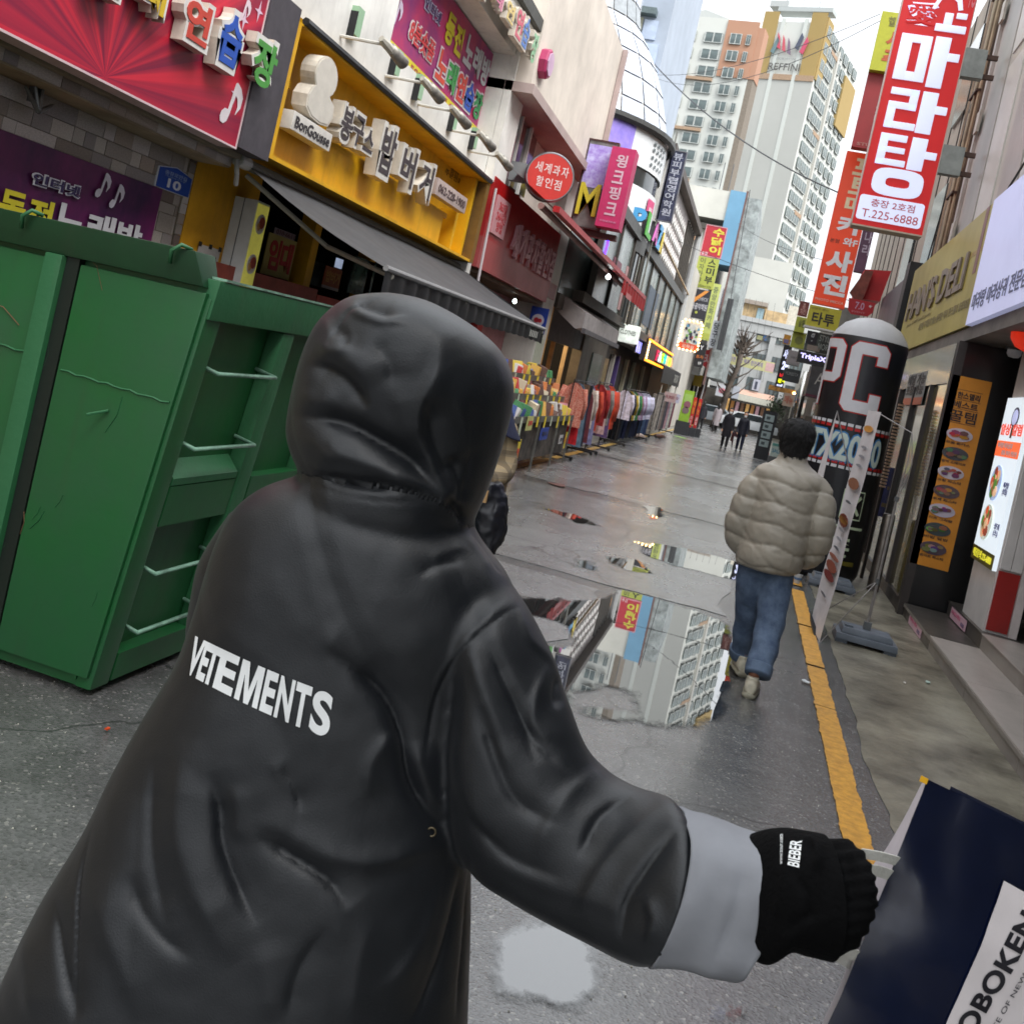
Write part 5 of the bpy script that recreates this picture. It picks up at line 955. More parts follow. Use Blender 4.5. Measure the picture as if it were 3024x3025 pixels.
f.text('愛', WHL, s, .08, .55, .88*k_, .985*k_, bold=.09); f.text('愛', REDL, s, .1, .53, .887*k_, .978*k_, bold=.02, d=.01); bars([(.52, .95, .868, .90), (.62, .74, .90, .95), (.78, .93, .93, .955)], d=.003)
f.shape('arch', WHL, s, [(.42, .96*k_), (.5, 1.03*k_), (.66, 1.05*k_), (.8, 1.02*k_), (.85, .97*k_), (.79, .965*k_), (.75, 1.0*k_), (.66, 1.02*k_), (.54, 1.01*k_), (.47, .96*k_)], .005, .02)
f.text('사랑', flat(220, 120, 130), s, .86, 1.0, .985*k_, 1.0, bold=.03)
for z in (4.1, 5.6, 7.35): zz = z0+z-2.9; MB().box(x1+.015, x1+.33, MBd-.02, MBd+.14, zz-.22, zz+.22).build('bracket_box', mat('grey_bracket', (134, 138, 134), .5, .15, 4, stain=.3), s); MB().box(x1+.33, 2.32, MBd+.03, MBd+.09, zz+.1, zz+.17).build('bracket_arm', mat('rusty_clip', (76, 54, 44), .7), s); MB().box(x1+.33, 2.32, MBd+.03, MBd+.09, zz-.2, zz-.13).build('bracket_arm', mat('rusty_clip', (76, 54, 44), .7), s)
# the signs behind it
s, f = board('F', 24, [(2606, 29), (2700, 45), (2663, 218), (2569, 203)], 'yellow_projecting_sign', 'lime yellow projecting sign with red letters, half hidden behind the tall red sign', 'sign', flat(176, 178, 40), .3)
f.column('새주', flat(180, 84, 40), s, .3, .95, .05, .72, bold=.06); f.text('헬로', flat(110, 106, 50), s, .25, .7, .76, .92, bold=.02)
s, f = board('F', 24.2, [(2567, 207), (2690, 228), (2640, 452), (2515, 431)], 'maroon_projecting_sign', 'dark red projecting sign under the lime yellow one', 'sign', mat('maroon_board', (138, 34, 36), .5, .1, 1), .3)
f.disc('emblem', flat(190, 160, 150), s, .52, .86, .13, 0, .01, 4); f.column('프라젠', flat(196, 160, 156), s, .36, .66, .12, .72); f.text('STUDIO', flat(180, 120, 110), s, .1, .8, .03, .07)
s, f = board('F', 25, [(2507, 443), (2601, 462), (2489, 912), (2395, 891)], 'orange_photo_sign', 'long orange-red projecting sign with cream and white Korean letters', 'sign', mat('lit_orange_red', (214, 66, 30), .4, .05, 1, emit=.12), .3)
f.column('포토매', flat(236, 220, 180), s, .3, .98, .60, .97, bold=.05, gap=.1); f.text('카', WHITE, s, .2, .98, .47, .585, bold=.06); f.text('와F', WHITE, s, .5, .95, .395, .45, bold=.04); f.text('본점', flat(110, 50, 30), s, .1, .38, .405, .43, bold=.01); f.column('사진', WHITE, s, .12, .92, .06, .37, bold=.07, gap=.12); f.text('PHOTO MECCA', flat(236, 190, 180), s, .06, .94, .022, .038, bold=.02)
s, f = board('F', 22, [(2560, 640), (2590, 646), (2552, 806), (2520, 800)], 'purple_narrow_sign', 'narrow purple sign squeezed between the orange and the tall red sign', 'sign', mat('plum_board', (92, 66, 88), .5), .2); f.column('모나리', flat(190, 180, 196), s, .3, .95, .3, .98)
s, f = board('F', 24.8, [(2393, 900), (2489, 916), (2470, 978), (2379, 960)], 'yellow_tattoo_sign', 'yellow tattoo sign with big black letters directly under the orange sign', 'sign', flat(184, 176, 50), .3); f.text('타투', flat(40, 38, 34), s, .14, .84, .12, .72, bold=.03); f.text('반영구 문신', flat(150, 140, 50), s, .05, .6, .82, .92); f.box('bottom_edge', flat(206, 206, 200), s, u0=-.05, u1=1.02, v0=-.09, v1=0, d0=-.3, d1=.03)
s, f = board('F', 30, [(2362, 888), (2391, 893), (2383, 935), (2356, 931)], 'brown_small_sign', 'small brown sign left of the yellow tattoo sign', 'sign', mat('red_brown_board', (120, 60, 52), .5, .3, 6), .2); f.text('홈\n치킨', flat(190, 150, 140), s, .2, .8, .1, .9)
s, f = board('F', 30, [(2354, 934), (2385, 940), (2371, 984), (2344, 977)], 'lime_small_sign', 'small lime sign under the brown one', 'sign', flat(166, 174, 60), .2); f.text('살롱', flat(90, 96, 50), s, .3, .9, .35, .85)
s, f = board('F', 30.2, [(2344, 980), (2385, 986), (2370, 1030), (2331, 1024)], 'olive_sign', 'olive sign with a faint figure print above the lit black sign', 'sign', flat(160, 168, 60), .2); f.disc('figure_print', flat(120, 126, 60), s, .55, .5, .12, 0, .01, 8)
s, f = board('F', 26.5, [(2388, 980), (2461, 986), (2451, 1050), (2371, 1030)], 'model_poster_sign', 'grey and black poster with pale handwriting under the tattoo sign', 'sign', mat('dark_teal_board', (66, 74, 72), .5, .4, 5), .2); f.box('dark_patch', flat(36, 36, 44), s, .02, .42, .35, .98, 0, .006); f.box('pale_patch', flat(150, 140, 130), s, .1, .6, .02, .3, 0, .008); f.text('STYLE\nMORE', flat(160, 172, 168), s, .5, .98, .15, .9, bold=.01, d=.01); f.text('g', flat(170, 176, 180), s, .15, .3, .4, .9, d=.01)
s, f = board('F', 24.6, [ZL(715, 765), ZL(1150, 870), ZL(1115, 1045), ZL(670, 945)], 'lit_black_sign', 'black sign with glowing violet-white latin letters', 'sign', BLACK, .3); f.text('TripleX', mat('violet_glow', (196, 190, 255), .4, .02, 3, emit=1.1), s, .08, .96, .25, .78, bold=.06)
s, f = board('F', 27, [ZL(560, 780), ZL(700, 800), ZL(750, 1030), ZL(515, 985)], 'grey_blank_sign', 'plain grey box sign left of the glowing black sign', 'sign', flat(150, 146, 146), .5); f.text('미용실', flat(120, 118, 120), s, .25, .75, .45, .6)
s, f = board('F', 34, [ZL(490, 700), ZL(600, 720), ZL(475, 1370), ZL(345, 1310)], 'black_vertical_sign', 'tall black sign with glowing white strokes left of the grey box sign', 'sign', BLACK, .25)
LW2 = mat('lit_stroke', (210, 216, 255), .4, .02, 3, emit=1.0); f.text('시술', LW2, s, .2, 1.0, .68, .9, bold=.05); f.text('2F', LW2, s, .3, 1.0, .42, .62, bold=.08); f.text('노래', mat('lit_red2', (230, 40, 44), .4, emit=.7), s, .25, .85, .24, .34, bold=.08); f.text('광장', mat('lit_yellow2', (230, 236, 30), .4, emit=.8), s, .2, 1.2, .10, .2, bold=.08); f.text('mf', LW2, s, .2, .9, .02, .08, bold=.05)
s, f = board('F', 32, [ZL(500, 1040), ZL(740, 1100), ZL(700, 1290), ZL(450, 1230)], 'dark_cafe_sign', 'dark grey sign with faint pale letters beside the tall black sign', 'sign', mat('dark_slate_board', (52, 56, 58), .5), .3); f.text('FORESTA', flat(130, 134, 134), s, .12, .9, .5, .75)
s, f = board('F', 31, [ZL(480, 540), ZL(590, 560), ZL(570, 700), ZL(470, 690)], 'orange_blue_sticker_sign', 'small orange and violet sign above the tall black sign', 'sign', flat(196, 140, 50), .1); f.box('violet', flat(120, 110, 150), s, .1, .8, .1, .5, 0, .01)
# grey canopy with letter A, and storefront below it
s, f = board('F', 26, [ZL(905, 1010), ZL(1145, 1040), ZL(1080, 1500), ZL(810, 1440)], 'charcoal_panel_sign', 'charcoal panel with a large pale letter A left of the inflatable column', 'sign', mat('charcoal_panel', (78, 78, 80), .5), 1.2); f.text('A', flat(206, 206, 200), s, .35, .88, .38, .78, bold=-.0)
f.box('maroon_edge', mat('maroon_edge', (100, 40, 60), .5), s, v0=-.05, v1=.02, d0=-1.2, d1=.05)
s = thing('dark_storefront', 'dark storefront under the charcoal panel, behind the walking man', 'shop', (2, 27, 0)); c0 = f.pt(.5, 0)
MB().box(1.5, 6, 25.6, 33.9, 0, 2.88).build('front', mat('near_black_front', (26, 24, 28), .5, .3, 2), s); MB().box(1.42, 1.499, 26.1, 28.0, .3, 2.3).build('window', GLASS, s); MB().box(1.2, 1.49, 25.9, 26.2, .4, 1.9).build('grey_panel', mat('taupe_wall', (96, 88, 78), .6, .2, 1.5), s)
# red shop canopy and pennant
s = thing('red_canopy', 'red shop canopy with a brown underside above the white dome of the column', 'canopy', (1.9, 21, 4.4))
p0_, p1_, p2_, p3_ = [PY(*q, 21.5) for q in ((2555, 795), (2632, 800), (2598, 890), (2520, 880))]
MB().prism([p0_, p1_, p2_, p3_], (0, .8, 0)).build('red_panel', mat('lit_red_flat', (176, 32, 36), .5, .1, 2), s)
MB().prism([PY(*q, 21.3) for q in ((2556, 798), (2580, 800), (2540, 905), (2510, 862))], (0, .15, 0)).build('brown_strut', mat('red_brown_wood', (124, 62, 50), .6, .3, 3), s)
f = FR('F', 21.0, (2504, 880), (2583, 893), (2580, 935), (2500, 925))
s = thing_at('red_pennant', 'red shield-shaped price sign hanging under the red canopy', 'sign', f); f.shape('board', flat(180, 36, 44), s, [(0, 1), (1, 1), (.97, .3), (.82, 0), (.2, -.05), (.06, .2)], -.05, 0); f.text('7.0', flat(206, 170, 196), s, .28, .62, .35, .85, bold=.02); f.text('EVENT', flat(206, 120, 130), s, .2, .7, .1, .22); f.text('*', WHITE, s, .78, .9, .6, .8)
MB().box(2.0, 2.5, 21, 25.5, 2.9, 3.6).build('wall_base', mat('cream_wall', (196, 190, 176), .6), HB)
MB().box(1.95, 2.3, 19.0, 25.5, 0, 2.9).build('shop_front', mat('dark_teal_glass', (44, 62, 60), .15, .5, 1.5, coat=.5), HB)
# beyond: right row to the end
RR = thing('far_right_row', 'row of low shops closing the right side far down the street', 'building', (4, 45, 0))
MB().box(1.9, 9, 34.2, 46, 0, 5.6).build('wall', mat('grey_render', (120, 118, 112), .7, .2, 1, stain=.3), RR); MB().box(1.86, 1.899, 35, 45, .3, 2.6).build('window', mat('dark_teal_glass', (44, 62, 60), .15, .5, 1.5, coat=.5), RR)
MB().box(2.5, 9, 46, 79, 0, 4.6).build('wall', mat('cream_wall', (196, 190, 176), .6), RR)
for k in range(5): MB().box(2.44, 2.499, 47+k*6, 51+k*6, .4, 2.8).build('window', GLASS, RR); MB().box(2.4, 2.499, 46.5+k*6, 51.8+k*6, 2.95, 3.7).build('fascia', [flat(150, 110, 60), flat(90, 96, 90), flat(170, 60, 60), flat(120, 126, 130), flat(70, 90, 120)][k], RR)
# lamp pole (chrome) and cylinder
s = thing('chrome_pole', 'shiny chrome pole catching the light above the walking man', 'pole', (1.16, 30, 0)); a, b = PY(2382, 1098, 30), PY(2352, 1230, 30)
MB().tube([V((b.x, 30, .004)), V((b.x+.0, 30, 2.2)), a], [.11, .11, .09], 12).build('shaft', mat('chrome', (206, 206, 200), .18, .1, 4, metal=1.0), s, smooth=True)
s = thing('tan_awning', 'tan wooden-looking awning with a hanging paper menu at the far right shops', 'awning', (.9, 40, 3))
f = FR('F', 40, ZL(250, 1340), ZL(665, 1345), ZL(660, 1425), ZL(250, 1400)); f.box('board', mat('tan_wood', (176, 128, 60), .6, .3, 6), s, d0=-.8); f.disc('lamp', mat('bulb_warm', (255, 200, 130), .4, emit=5), s, .96, .3, .06, 0, .05, 6)
f = FR('F', 39.5, ZL(480, 1425), ZL(650, 1440), ZL(625, 1640), ZL(460, 1620)); f.box('hanging_sheet', flat(196, 170, 150), s, d0=-.03); f.row('메뉴', flat(190, 96, 70), s, .1, .9, .2, .8, bold=.03)
s = thing('small_tree', 'small dark evergreen standing behind the black kiosk', 'tree', (.9, 46, 0)); MB().tube([(.9, 46, 0), (.92, 46, 1.5)], .04, 6).build('trunk', mat('bark', (70, 60, 50), .8), s)
mb = MB(); r = random.Random(6)
for k in range(260):
    d = V((r.gauss(0, 1), r.gauss(0, 1), r.gauss(0, 1))).normalized(); p = V((.92, 46, 2.1))+V((d.x*.55, d.y*.5, d.z*.8))*r.uniform(.3, 1); a = d.orthogonal().normalized()*.07; b = d.cross(a).normalized()*.05
    mb.add([p-a, p+b, p+a, p-b], [(0, 1, 2, 3)])
mb.build('crown', mat('evergreen', (70, 84, 62), .6, .5, 12), s)
s = thing('black_kiosk', 'black standing display kiosk with pale panels beyond the walking man', 'kiosk', (.55, 40.5, 0))
f = FR('F', 40.0, (2252, 1217), (2290, 1225), (2275, 1350), (2229, 1341)); f.O.z = .004; f.h = 1.85; f.box('cabinet', mat('kiosk_black', (34, 36, 40), .4), s, d0=-.5)
for k in range(4): f.box('panel', flat(160, 176, 176), s, .18, .82, .26+k*.175, .4+k*.175, 0, .01); f.box('mark', flat(70, 84, 86), s, .3, .55, .3+k*.175, .36+k*.175, .01, .014)
s = thing('traffic_cone', 'orange and white traffic cone beside the kiosk', 'traffic cone', G(2258, 1347)); p = G(2258, 1347)
MB().lathe([(.2, .03), (.17, .06), (.12, .3)], p, 12).build('cone', flat(216, 74, 40), s, smooth=True); MB().lathe([(.12, .3), (.09, .45)], p, 12).build('band', WHITE, s, smooth=True); MB().lathe([(.09, .45), (.04, .72), (0, .73)], p, 12).build('cone', flat(216, 74, 40), s, smooth=True); MB().box(p.x-.24, p.x+.24, p.y-.24, p.y+.24, .004, .03).build('base', flat(170, 60, 40), s)
s, f = board('F', 33, [(2281, 1308), (2313, 1314), (2306, 1352), (2274, 1348)], 'small_standing_board', 'small mint and white standing board left of the walking man', 'sandwich board', flat(190, 206, 200), .06); f.box('mint_edge', flat(96, 160, 150), s, v0=.8, v1=1, d0=0, d1=.01); f.text('SALE', flat(60, 130, 160), s, .1, .9, .3, .6, bold=.03)
p = f.pt(.5, 0); MB().box(p.x-.2, p.x+.2, p.y, p.y+.4, .004, p.z).build('base', GREY, s)
# ---- inflatable column
CXX, CYY, CR = 1.13, 12.9, .45
s = thing('inflatable_column', 'black inflatable advertising column with a white dome top and giant PC letters', 'advertising column', (CXX, CYY, 0))
NYL = mat('black_nylon', (22, 24, 30), .42, .25, 3, .15, coat=.1)
def prof_col(z): return CR*(1+.025*math.sin(z*2.1))
MB().lathe([(0, .01), (CR*.9, .012), (CR, .1)]+[(prof_col(z/10), z/10) for z in range(2, 29)]+[(CR*.97, 2.86)], (CXX, CYY, 0), 48).build('body', NYL, s, smooth=True)
MB().lathe([(CR*.97, 2.862), (CR*.9, 2.93), (CR*.72, 3.03), (CR*.45, 3.1), (CR*.2, 3.13), (0, 3.135)], (CXX, CYY, 0), 40).build('dome', mat('white_nylon', (168, 168, 170), .5, .06, 3), s, smooth=True)
FA = math.atan2(-CYY, -CXX)                    # direction facing the camera side
def cyl(vs, fs, m, nm, dr=.006, dep=0.0):
    """vs in (angle metres, z): cut into narrow strips and wrapped round the column"""
    bm = bmesh.new(); bv = [bm.verts.new((a, b, 0)) for a, b in vs]
    for q in fs:
        try: bm.faces.new([bv[i] for i in q])
        except ValueError: pass
    if len(fs) > 1: bmesh.ops.triangulate(bm, faces=bm.faces[:])
    x0, x1 = min(a for a, b in vs), max(a for a, b in vs); n = int((x1-x0)/.04)+1
    for i in range(1, n): bmesh.ops.bisect_plane(bm, geom=bm.verts[:]+bm.edges[:]+bm.faces[:], plane_co=(x0+(x1-x0)*i/n, 0, 0), plane_no=(1, 0, 0))
    z0_, z1_ = min(b for a, b in vs), max(b for a, b in vs); n = int((z1_-z0_)/.15)+1
    for i in range(1, n): bmesh.ops.bisect_plane(bm, geom=bm.verts[:]+bm.edges[:]+bm.faces[:], plane_co=(0, z0_+(z1_-z0_)*i/n, 0), plane_no=(0, 1, 0))
    for v in bm.verts:
        R1 = prof_col(v.co.y)+dr; a = FA+v.co.x/CR; z = v.co.y; v.co = (R1*math.cos(a), R1*math.sin(a), z)
    me = bpy.data.meshes.new(nm); bm.to_mesh(me); bm.free(); me.materials.append(m); o = bpy.data.objects.new(nm, me); COL.objects.link(o); o.parent = s; return o
def ctext(body, m, a0, a1, z0, z1, bold=.05, dr=.006, nm='lettering', sp=1):
    nv, fs, _, _ = textmesh(body, bold, sp); cyl([(a0+(a1-a0)*x, z0+(z1-z0)*y) for x, y in nv], fs, m, nm, dr)
def cbox(a0, a1, z0, z1, m, nm='mark', dr=.006): cyl([(a0, z0), (a1, z0), (a1, z1), (a0, z1)], [(0, 1, 2, 3)], m, nm, dr)
ro, PWh = flat(190, 36, 34), mat('pale_print_white', (206, 206, 210), .5, .03)
def CP(x, y):
    """image point on the column -> (arc length, height)"""
    d = ray(x, y); ux, uy = d.x, d.y; A = ux*ux+uy*uy; B_ = -2*(ux*CXX+uy*CYY); C_ = CXX*CXX+CYY*CYY-CR*CR; D_ = max(0, B_*B_-4*A*C_); t = (-B_-math.sqrt(D_))/(2*A)
    px_, py_, pz_ = ux*t, uy*t, EYE+d.z*t; a = math.atan2(py_-CYY, px_-CXX)-FA
    while a > math.pi: a -= 2*math.pi
    while a < -math.pi: a += 2*math.pi
    return a*CR, pz_
def clet(ch, q, bold=.05):
    P = [CP(*ZK(*k)) for k in q]; a0, a1 = (P[0][0]+P[3][0])/2, (P[1][0]+P[2][0])/2; z1_, z0_ = (P[0][1]+P[1][1])/2, (P[2][1]+P[3][1])/2
    ctext(ch, ro, a0-.02, a1+.02, z0_-.02, z1_+.02, bold+.06, .005, 'letter_edge'); ctext(ch, PWh, a0+.01, a1-.01, z0_+.015, z1_-.015, bold, .009, 'letter')
# squared C as bars, P likewise, drawn as thick strokes
def cpoly(rects, m, dr, nm):
    for (a0, a1, z0_, z1_) in rects: cbox(a0, a1, z0_, z1_, m, nm, dr)
c0_, cz0 = CP(*ZK(1120, 1330)); c1_, cz1 = CP(*ZK(1600, 650))
ca, cb, cz0, cz1 = CP(*ZK(1230, 900))[0]-.06, CP(*ZK(1650, 800))[0], CP(*ZK(1340, 1440))[1], CP(*ZK(1450, 640))[1]
def strokeletter(kind, a0, a1, z0_, z1_):
    w_, cut = (a1-a0)*.30, .07
    if kind == 'C': outer = [(a1, z1_-.29*(z1_-z0_)-.0), (a1, z1_-cut), (a1-cut, z1_), (a0+cut, z1_), (a0, z1_-cut), (a0, z0_+cut), (a0+cut, z0_), (a1-cut, z0_), (a1, z0_+cut), (a1, z0_+.29*(z1_-z0_)), (a1-w_, z0_+.29*(z1_-z0_)), (a1-w_, z0_+w_), (a0+w_, z0_+w_), (a0+w_, z1_-w_), (a1-w_, z1_-w_), (a1-w_, z1_-.29*(z1_-z0_))]
    else: outer = [(a0, z1_), (a1-cut, z1_), (a1, z1_-cut), (a1, z0_+.36*(z1_-z0_)+cut), (a1-cut, z0_+.36*(z1_-z0_)), (a0+w_, z0_+.36*(z1_-z0_)), (a0+w_, z0_+.36*(z1_-z0_)+w_*.8), (a1-w_, z0_+.36*(z1_-z0_)+w_*.8), (a1-w_, z1_-w_*.8), (a0+w_, z1_-w_*.8), (a0+w_, z0_), (a0, z0_)]
    return outer
def grow(poly, d):
    n = len(poly); A = sum(poly[i][0]*poly[(i+1) % n][1]-poly[(i+1) % n][0]*poly[i][1] for i in range(n)); sg = 1 if A > 0 else -1; out = []
    for i in range(n):
        p, q, r_ = V((*poly[i-1], 0)), V((*poly[i], 0)), V((*poly[(i+1) % n], 0)); e1, e2 = (q-p).normalized(), (r_-q).normalized()
        n1, n2 = V((e1.y, -e1.x, 0))*sg, V((e2.y, -e2.x, 0))*sg; m_ = (n1+n2); m_ = m_/max(.3, m_.length_squared)*2; out.append((q.x+m_.x*d*.5*2/2, q.y+m_.y*d*.5*2/2))
    return out
wd_ = cb-ca
for kind, a0, a1, zz0 in (('C', ca, cb, cz0), ('P', ca-wd_*1.12, ca-.07, cz0+.02)):
    P = strokeletter(kind, a0, a1, zz0, cz1)
    for pl, m, dr, nm in ((grow(P, .028), ro, .006, 'letter_edge'), (P, PWh, .010, 'letter')): cyl(pl, [tuple(range(len(pl)))], m, nm, dr)
def zc_(x, y): return CP(*ZN(x, y))[1]
cbox(ca-wd_*1.12+wd_*.32, ca-.07-wd_*.32, cz0+.02+.36*(cz1-cz0)+.26*wd_, cz1-.27*wd_, NYL, 'letter_counter', .012)
for k in range(-9, 10):
    a = k*.085
    for (z, hh, m) in ((zc_(350, 178), .035, PWh), (zc_(350, 212), .035, ro), (zc_(480, 588), .035, ro), (zc_(480, 625), .035, PWh)): cbox(a-.032, a+.032, z-hh/2, z+hh/2, m)
z1t, z0t = zc_(320, 255), zc_(360, 545); bl = flat(60, 130, 190)
ctext('RTX2080', bl, -.64, .46, z0t-.02, z1t+.02, .1, .006, 'lettering_edge'); ctext('RTX2080', flat(206, 222, 214), -.63, .45, z0t, z1t, .04, .011)
cr = flat(206, 222, 190); z_i = zc_(420, 950)
for ac in (.22, -.2):
    for (a0, a1, b0, b1) in ((-.13, .13, -.17, -.155), (-.13, .13, .155, .17), (-.13, -.12, -.155, .155), (.12, .13, -.155, .155)): cbox(ac+a0, ac+a1, z_i+b0, z_i+b1, cr)
    cyl([(ac-.1, z_i-.1), (ac-.075, z_i-.12), (ac+.1, z_i+.09), (ac+.075, z_i+.12)], [(0, 1, 2, 3)], cr, 'fork_knife_mark'); cyl([(ac+.1, z_i-.1), (ac+.075, z_i-.12), (ac-.1, z_i+.08), (ac-.06, z_i+.12)], [(0, 1, 2, 3)], cr, 'fork_knife_mark', .009)
cbox(-.4, .42, z_i-.28, z_i-.25, cr); ctext('카페존', cr, -.42, .30, z_i-.62, z_i-.38, .05)
cbox(.12, .42, zc_(340, 1500)-.03, zc_(340, 1500)+.02, flat(120, 110, 40))
# striped cable strip and blue flag behind the column
s = thing('striped_post', 'thin brown and cream striped post between the column and the shop glass', 'post', (1.72, 14.2, 0))
a, b = PX(2663, 1190, 1.72), PX(2607, 1440, 1.72); n = 26
MB().tube([(1.72, a.y, .004), (1.72, a.y, a.z)], .022, 6).build('core', TR, s)
for k in range(n): z = b.z+(a.z-b.z)*k/n; MB().box(1.685, 1.755, a.y-.05, a.y+.03, z, z+(a.z-b.z)/n*.55).build('stripe', flat(196, 160, 130), s)
s, f = board('F', 14.6, [(2620, 1395), (2668, 1372), (2622, 1535), (2588, 1520)], 'blue_hanging_flag', 'dark blue cloth flag with dull gold marks behind the inflatable column', 'flag', mat('navy_cloth', (48, 50, 92), .7, .2, 4), .02); f.box('mark', flat(110, 92, 60), s, .3, .8, .55, .62, 0, .004); f.box('mark', flat(110, 92, 60), s, .15, .7, .2, .28, 0, .004)
s = thing('steel_cylinder', 'short steel pipe post standing under the blue flag', 'post', G(2575, 1745)); p = G(2575, 1745); MB().lathe([(.07, .004), (.07, .9), (.06, .92), (0, .92)], p, 14).build('tube', mat('brushed_dark_steel', (110, 104, 98), .3, .2, 5, metal=.8), s, smooth=True)
# ---- flag banner stands
def stand(px_base, lab1, kk):
    p = G(*px_base, 0); s = thing('banner_stand', lab1, 'banner stand', (p.x, p.y, 0), 'banner stands with grey water bases')
    PL = mat('grey_plastic_base', (96, 104, 114), .5, .1, 5, .1)
    X, Y = p.x, p.y
    def slab(sx, sy, z0, z1, tx, ty, nm): MB().hexa([(X-sx, Y-sy, z0), (X+sx, Y-sy, z0), (X+sx, Y+sy, z0), (X-sx, Y+sy, z0), (X-tx, Y-ty, z1), (X+tx, Y-ty, z1), (X+tx, Y+ty, z1), (X-tx, Y+ty, z1)]).build(nm, PL, s, bevel=.012)
    slab(.255, .19, .03, .085, .25, .185, 'base_skirt'); slab(.215, .15, .086, .135, .2, .135, 'base_top')
    for sx in (-1, 1): MB().box(X+sx*.2-.05, X+sx*.2+.05, Y-.17, Y+.17, .004, .03).build('foot', PL, s)
    MB().box(X-.19, X-.12, Y-.1, Y-.02, .136, .15).build('cap', PL, s); MB().box(X-.03, X+.03, Y-.03, Y+.03, .136, .2).build('socket', GREY, s)
    return s, p
s, p = stand((2548, 1905), 'banner stand nearest the camera with a long white food banner', 0)
PO = mat('alu_pole', (156, 152, 150), .35, .1, 8, metal=.4)
b0 = V((p.x, p.y, .14)); top = PY(2598, 1222, p.y+.1)
mid = PY(2592, 1440, p.y); 
MB().tube([b0, V((p.x, p.y, .55))], .014, 8).build('pole', PO, s); MB().tube([V((p.x, p.y, .55)), V((p.x, p.y, 1.28))], .0115, 8).build('pole', PO, s)
MB().lathe([(.02, 0), (.02, .05)], (p.x, p.y, .53), 10).build('clamp', GREY, s); MB().lathe([(.02, 0), (.02, .04)], (p.x, p.y, 1.26), 10).build('clamp', GREY, s)
for dx in (-.006, .006): MB().tube([V((p.x+dx, p.y, 1.29)), V((p.x+dx*3+.035, p.y-.02, 1.6)), V((p.x-.0, p.y-.01, 1.86)), top], .0045, 6).build('rod', PO, s)
bt0, bt1 = PY(2563, 1214, p.y+.12), PY(2604, 1218, p.y-.12); bb1, bb0 = PY(2422, 1898, p.y-.38), PY(2392, 1835, p.y+.10)
bt0.z = bt1.z = max(bt0.z, bt1.z); nB = 24; mb = MB()
rows_ = []
for k in range(nB+1):
    t = k/nB; a, b = bt0.lerp(bb0, t), bt1.lerp(bb1, t); bul = .02*math.sin(t*math.pi)
    rows_.append([a.lerp(b, j/4)+V((bul*math.sin(j/4*math.pi)+.006*math.sin(t*14+j), 0, 0)) for j in range(5)])
for k in range(nB):
    for j in range(4): mb.poly([rows_[k][j], rows_[k][j+1], rows_[k+1][j+1], rows_[k+1][j]])
BAN = mat('white_banner_cloth', (206, 202, 204), .6, .08, 4, .1)
mb.build('banner_sheet', BAN, s, smooth=True)
def on_ban(t, w_, c, h_=.03, nm='print'):
    k = t*nB; i = int(k); q = rows_[i]; nrm = (q[4]-q[0]).cross(rows_[min(i+1, nB)][0]-q[0]).normalized(); nrm = nrm if nrm.dot(V((0, -1, 0))) > 0 else -nrm
    c0 = q[0].lerp(q[4], .5)+nrm*.012; u = (q[4]-q[0])*w_*.5; dn = (rows_[min(i+1, nB)][0]-q[0]).normalized()*h_; n = 10
    MB().prism([c0+u*math.cos(a*6.283/n)+dn*math.sin(a*6.283/n) for a in range(n)], nrm*.003).build(nm, c, s)
for t, c, h_ in ((.10, (214, 150, 70), .03), (.36, (150, 100, 76), .05), (.51, (120, 50, 30), .055), (.515, (196, 140, 60), .03), (.74, (140, 70, 50), .045), (.78, (120, 40, 36), .035), (.68, (150, 90, 70), .02)): on_ban(t, .75, flat(*c), h_, 'dish_print')
for t in (.2, .24, .28, .42, .45, .57, .60, .63, .66, .84, .87): on_ban(t, .4, flat(150, 150, 156), .012, 'print_line')
MB().prism([bb0, bb1, bb1+V((-.02, 0, -.05)), bb0+V((-.02, 0, .08))], (.01, .02, 0)).build('corner_cap', mat('dark_plastic', (50, 52, 56), .5), s)
for a in (bb1+V((0, 0, .0)), bb0+V((0, 0, .02))): MB().tube([a, V((p.x, p.y, .56))], .0045, 5).build('stay', PO, s)
s, p = stand((2450, 1738), 'second banner stand behind the first, half hidden by the walking man', 1)
MB().tube([V((p.x, p.y, .14)), V((p.x, p.y, 1.15))], .014, 8).build('pole', PO, s); tp = PY(2472, 1213, p.y)
MB().tube([V((p.x, p.y, 1.15)), tp], .007, 6).build('rod', PO, s)
q = [tp, PY(2466, 1228, p.y), PY(2395, 1460, p.y-.1), PY(2385, 1800, p.y-.3), PY(2412, 1500, p.y-.35)]; q[3].z = .25
MB().prism([tp, q[2], q[3], q[4]], (.004, .01, 0)).build('banner_sheet', BAN, s)
s = thing('paper_cup_litter', 'crumpled blue and white cup on the ground at the left grey base', 'litter', G(2350, 1725)); p = G(2352, 1725); MB().lathe([(.03, .005), (.045, .11), (.04, .11)], p, 12).build('cup', flat(200, 204, 206), s); MB().lathe([(.0405, .05), (.0455, .075)], p, 12).build('band', flat(90, 130, 180), s)
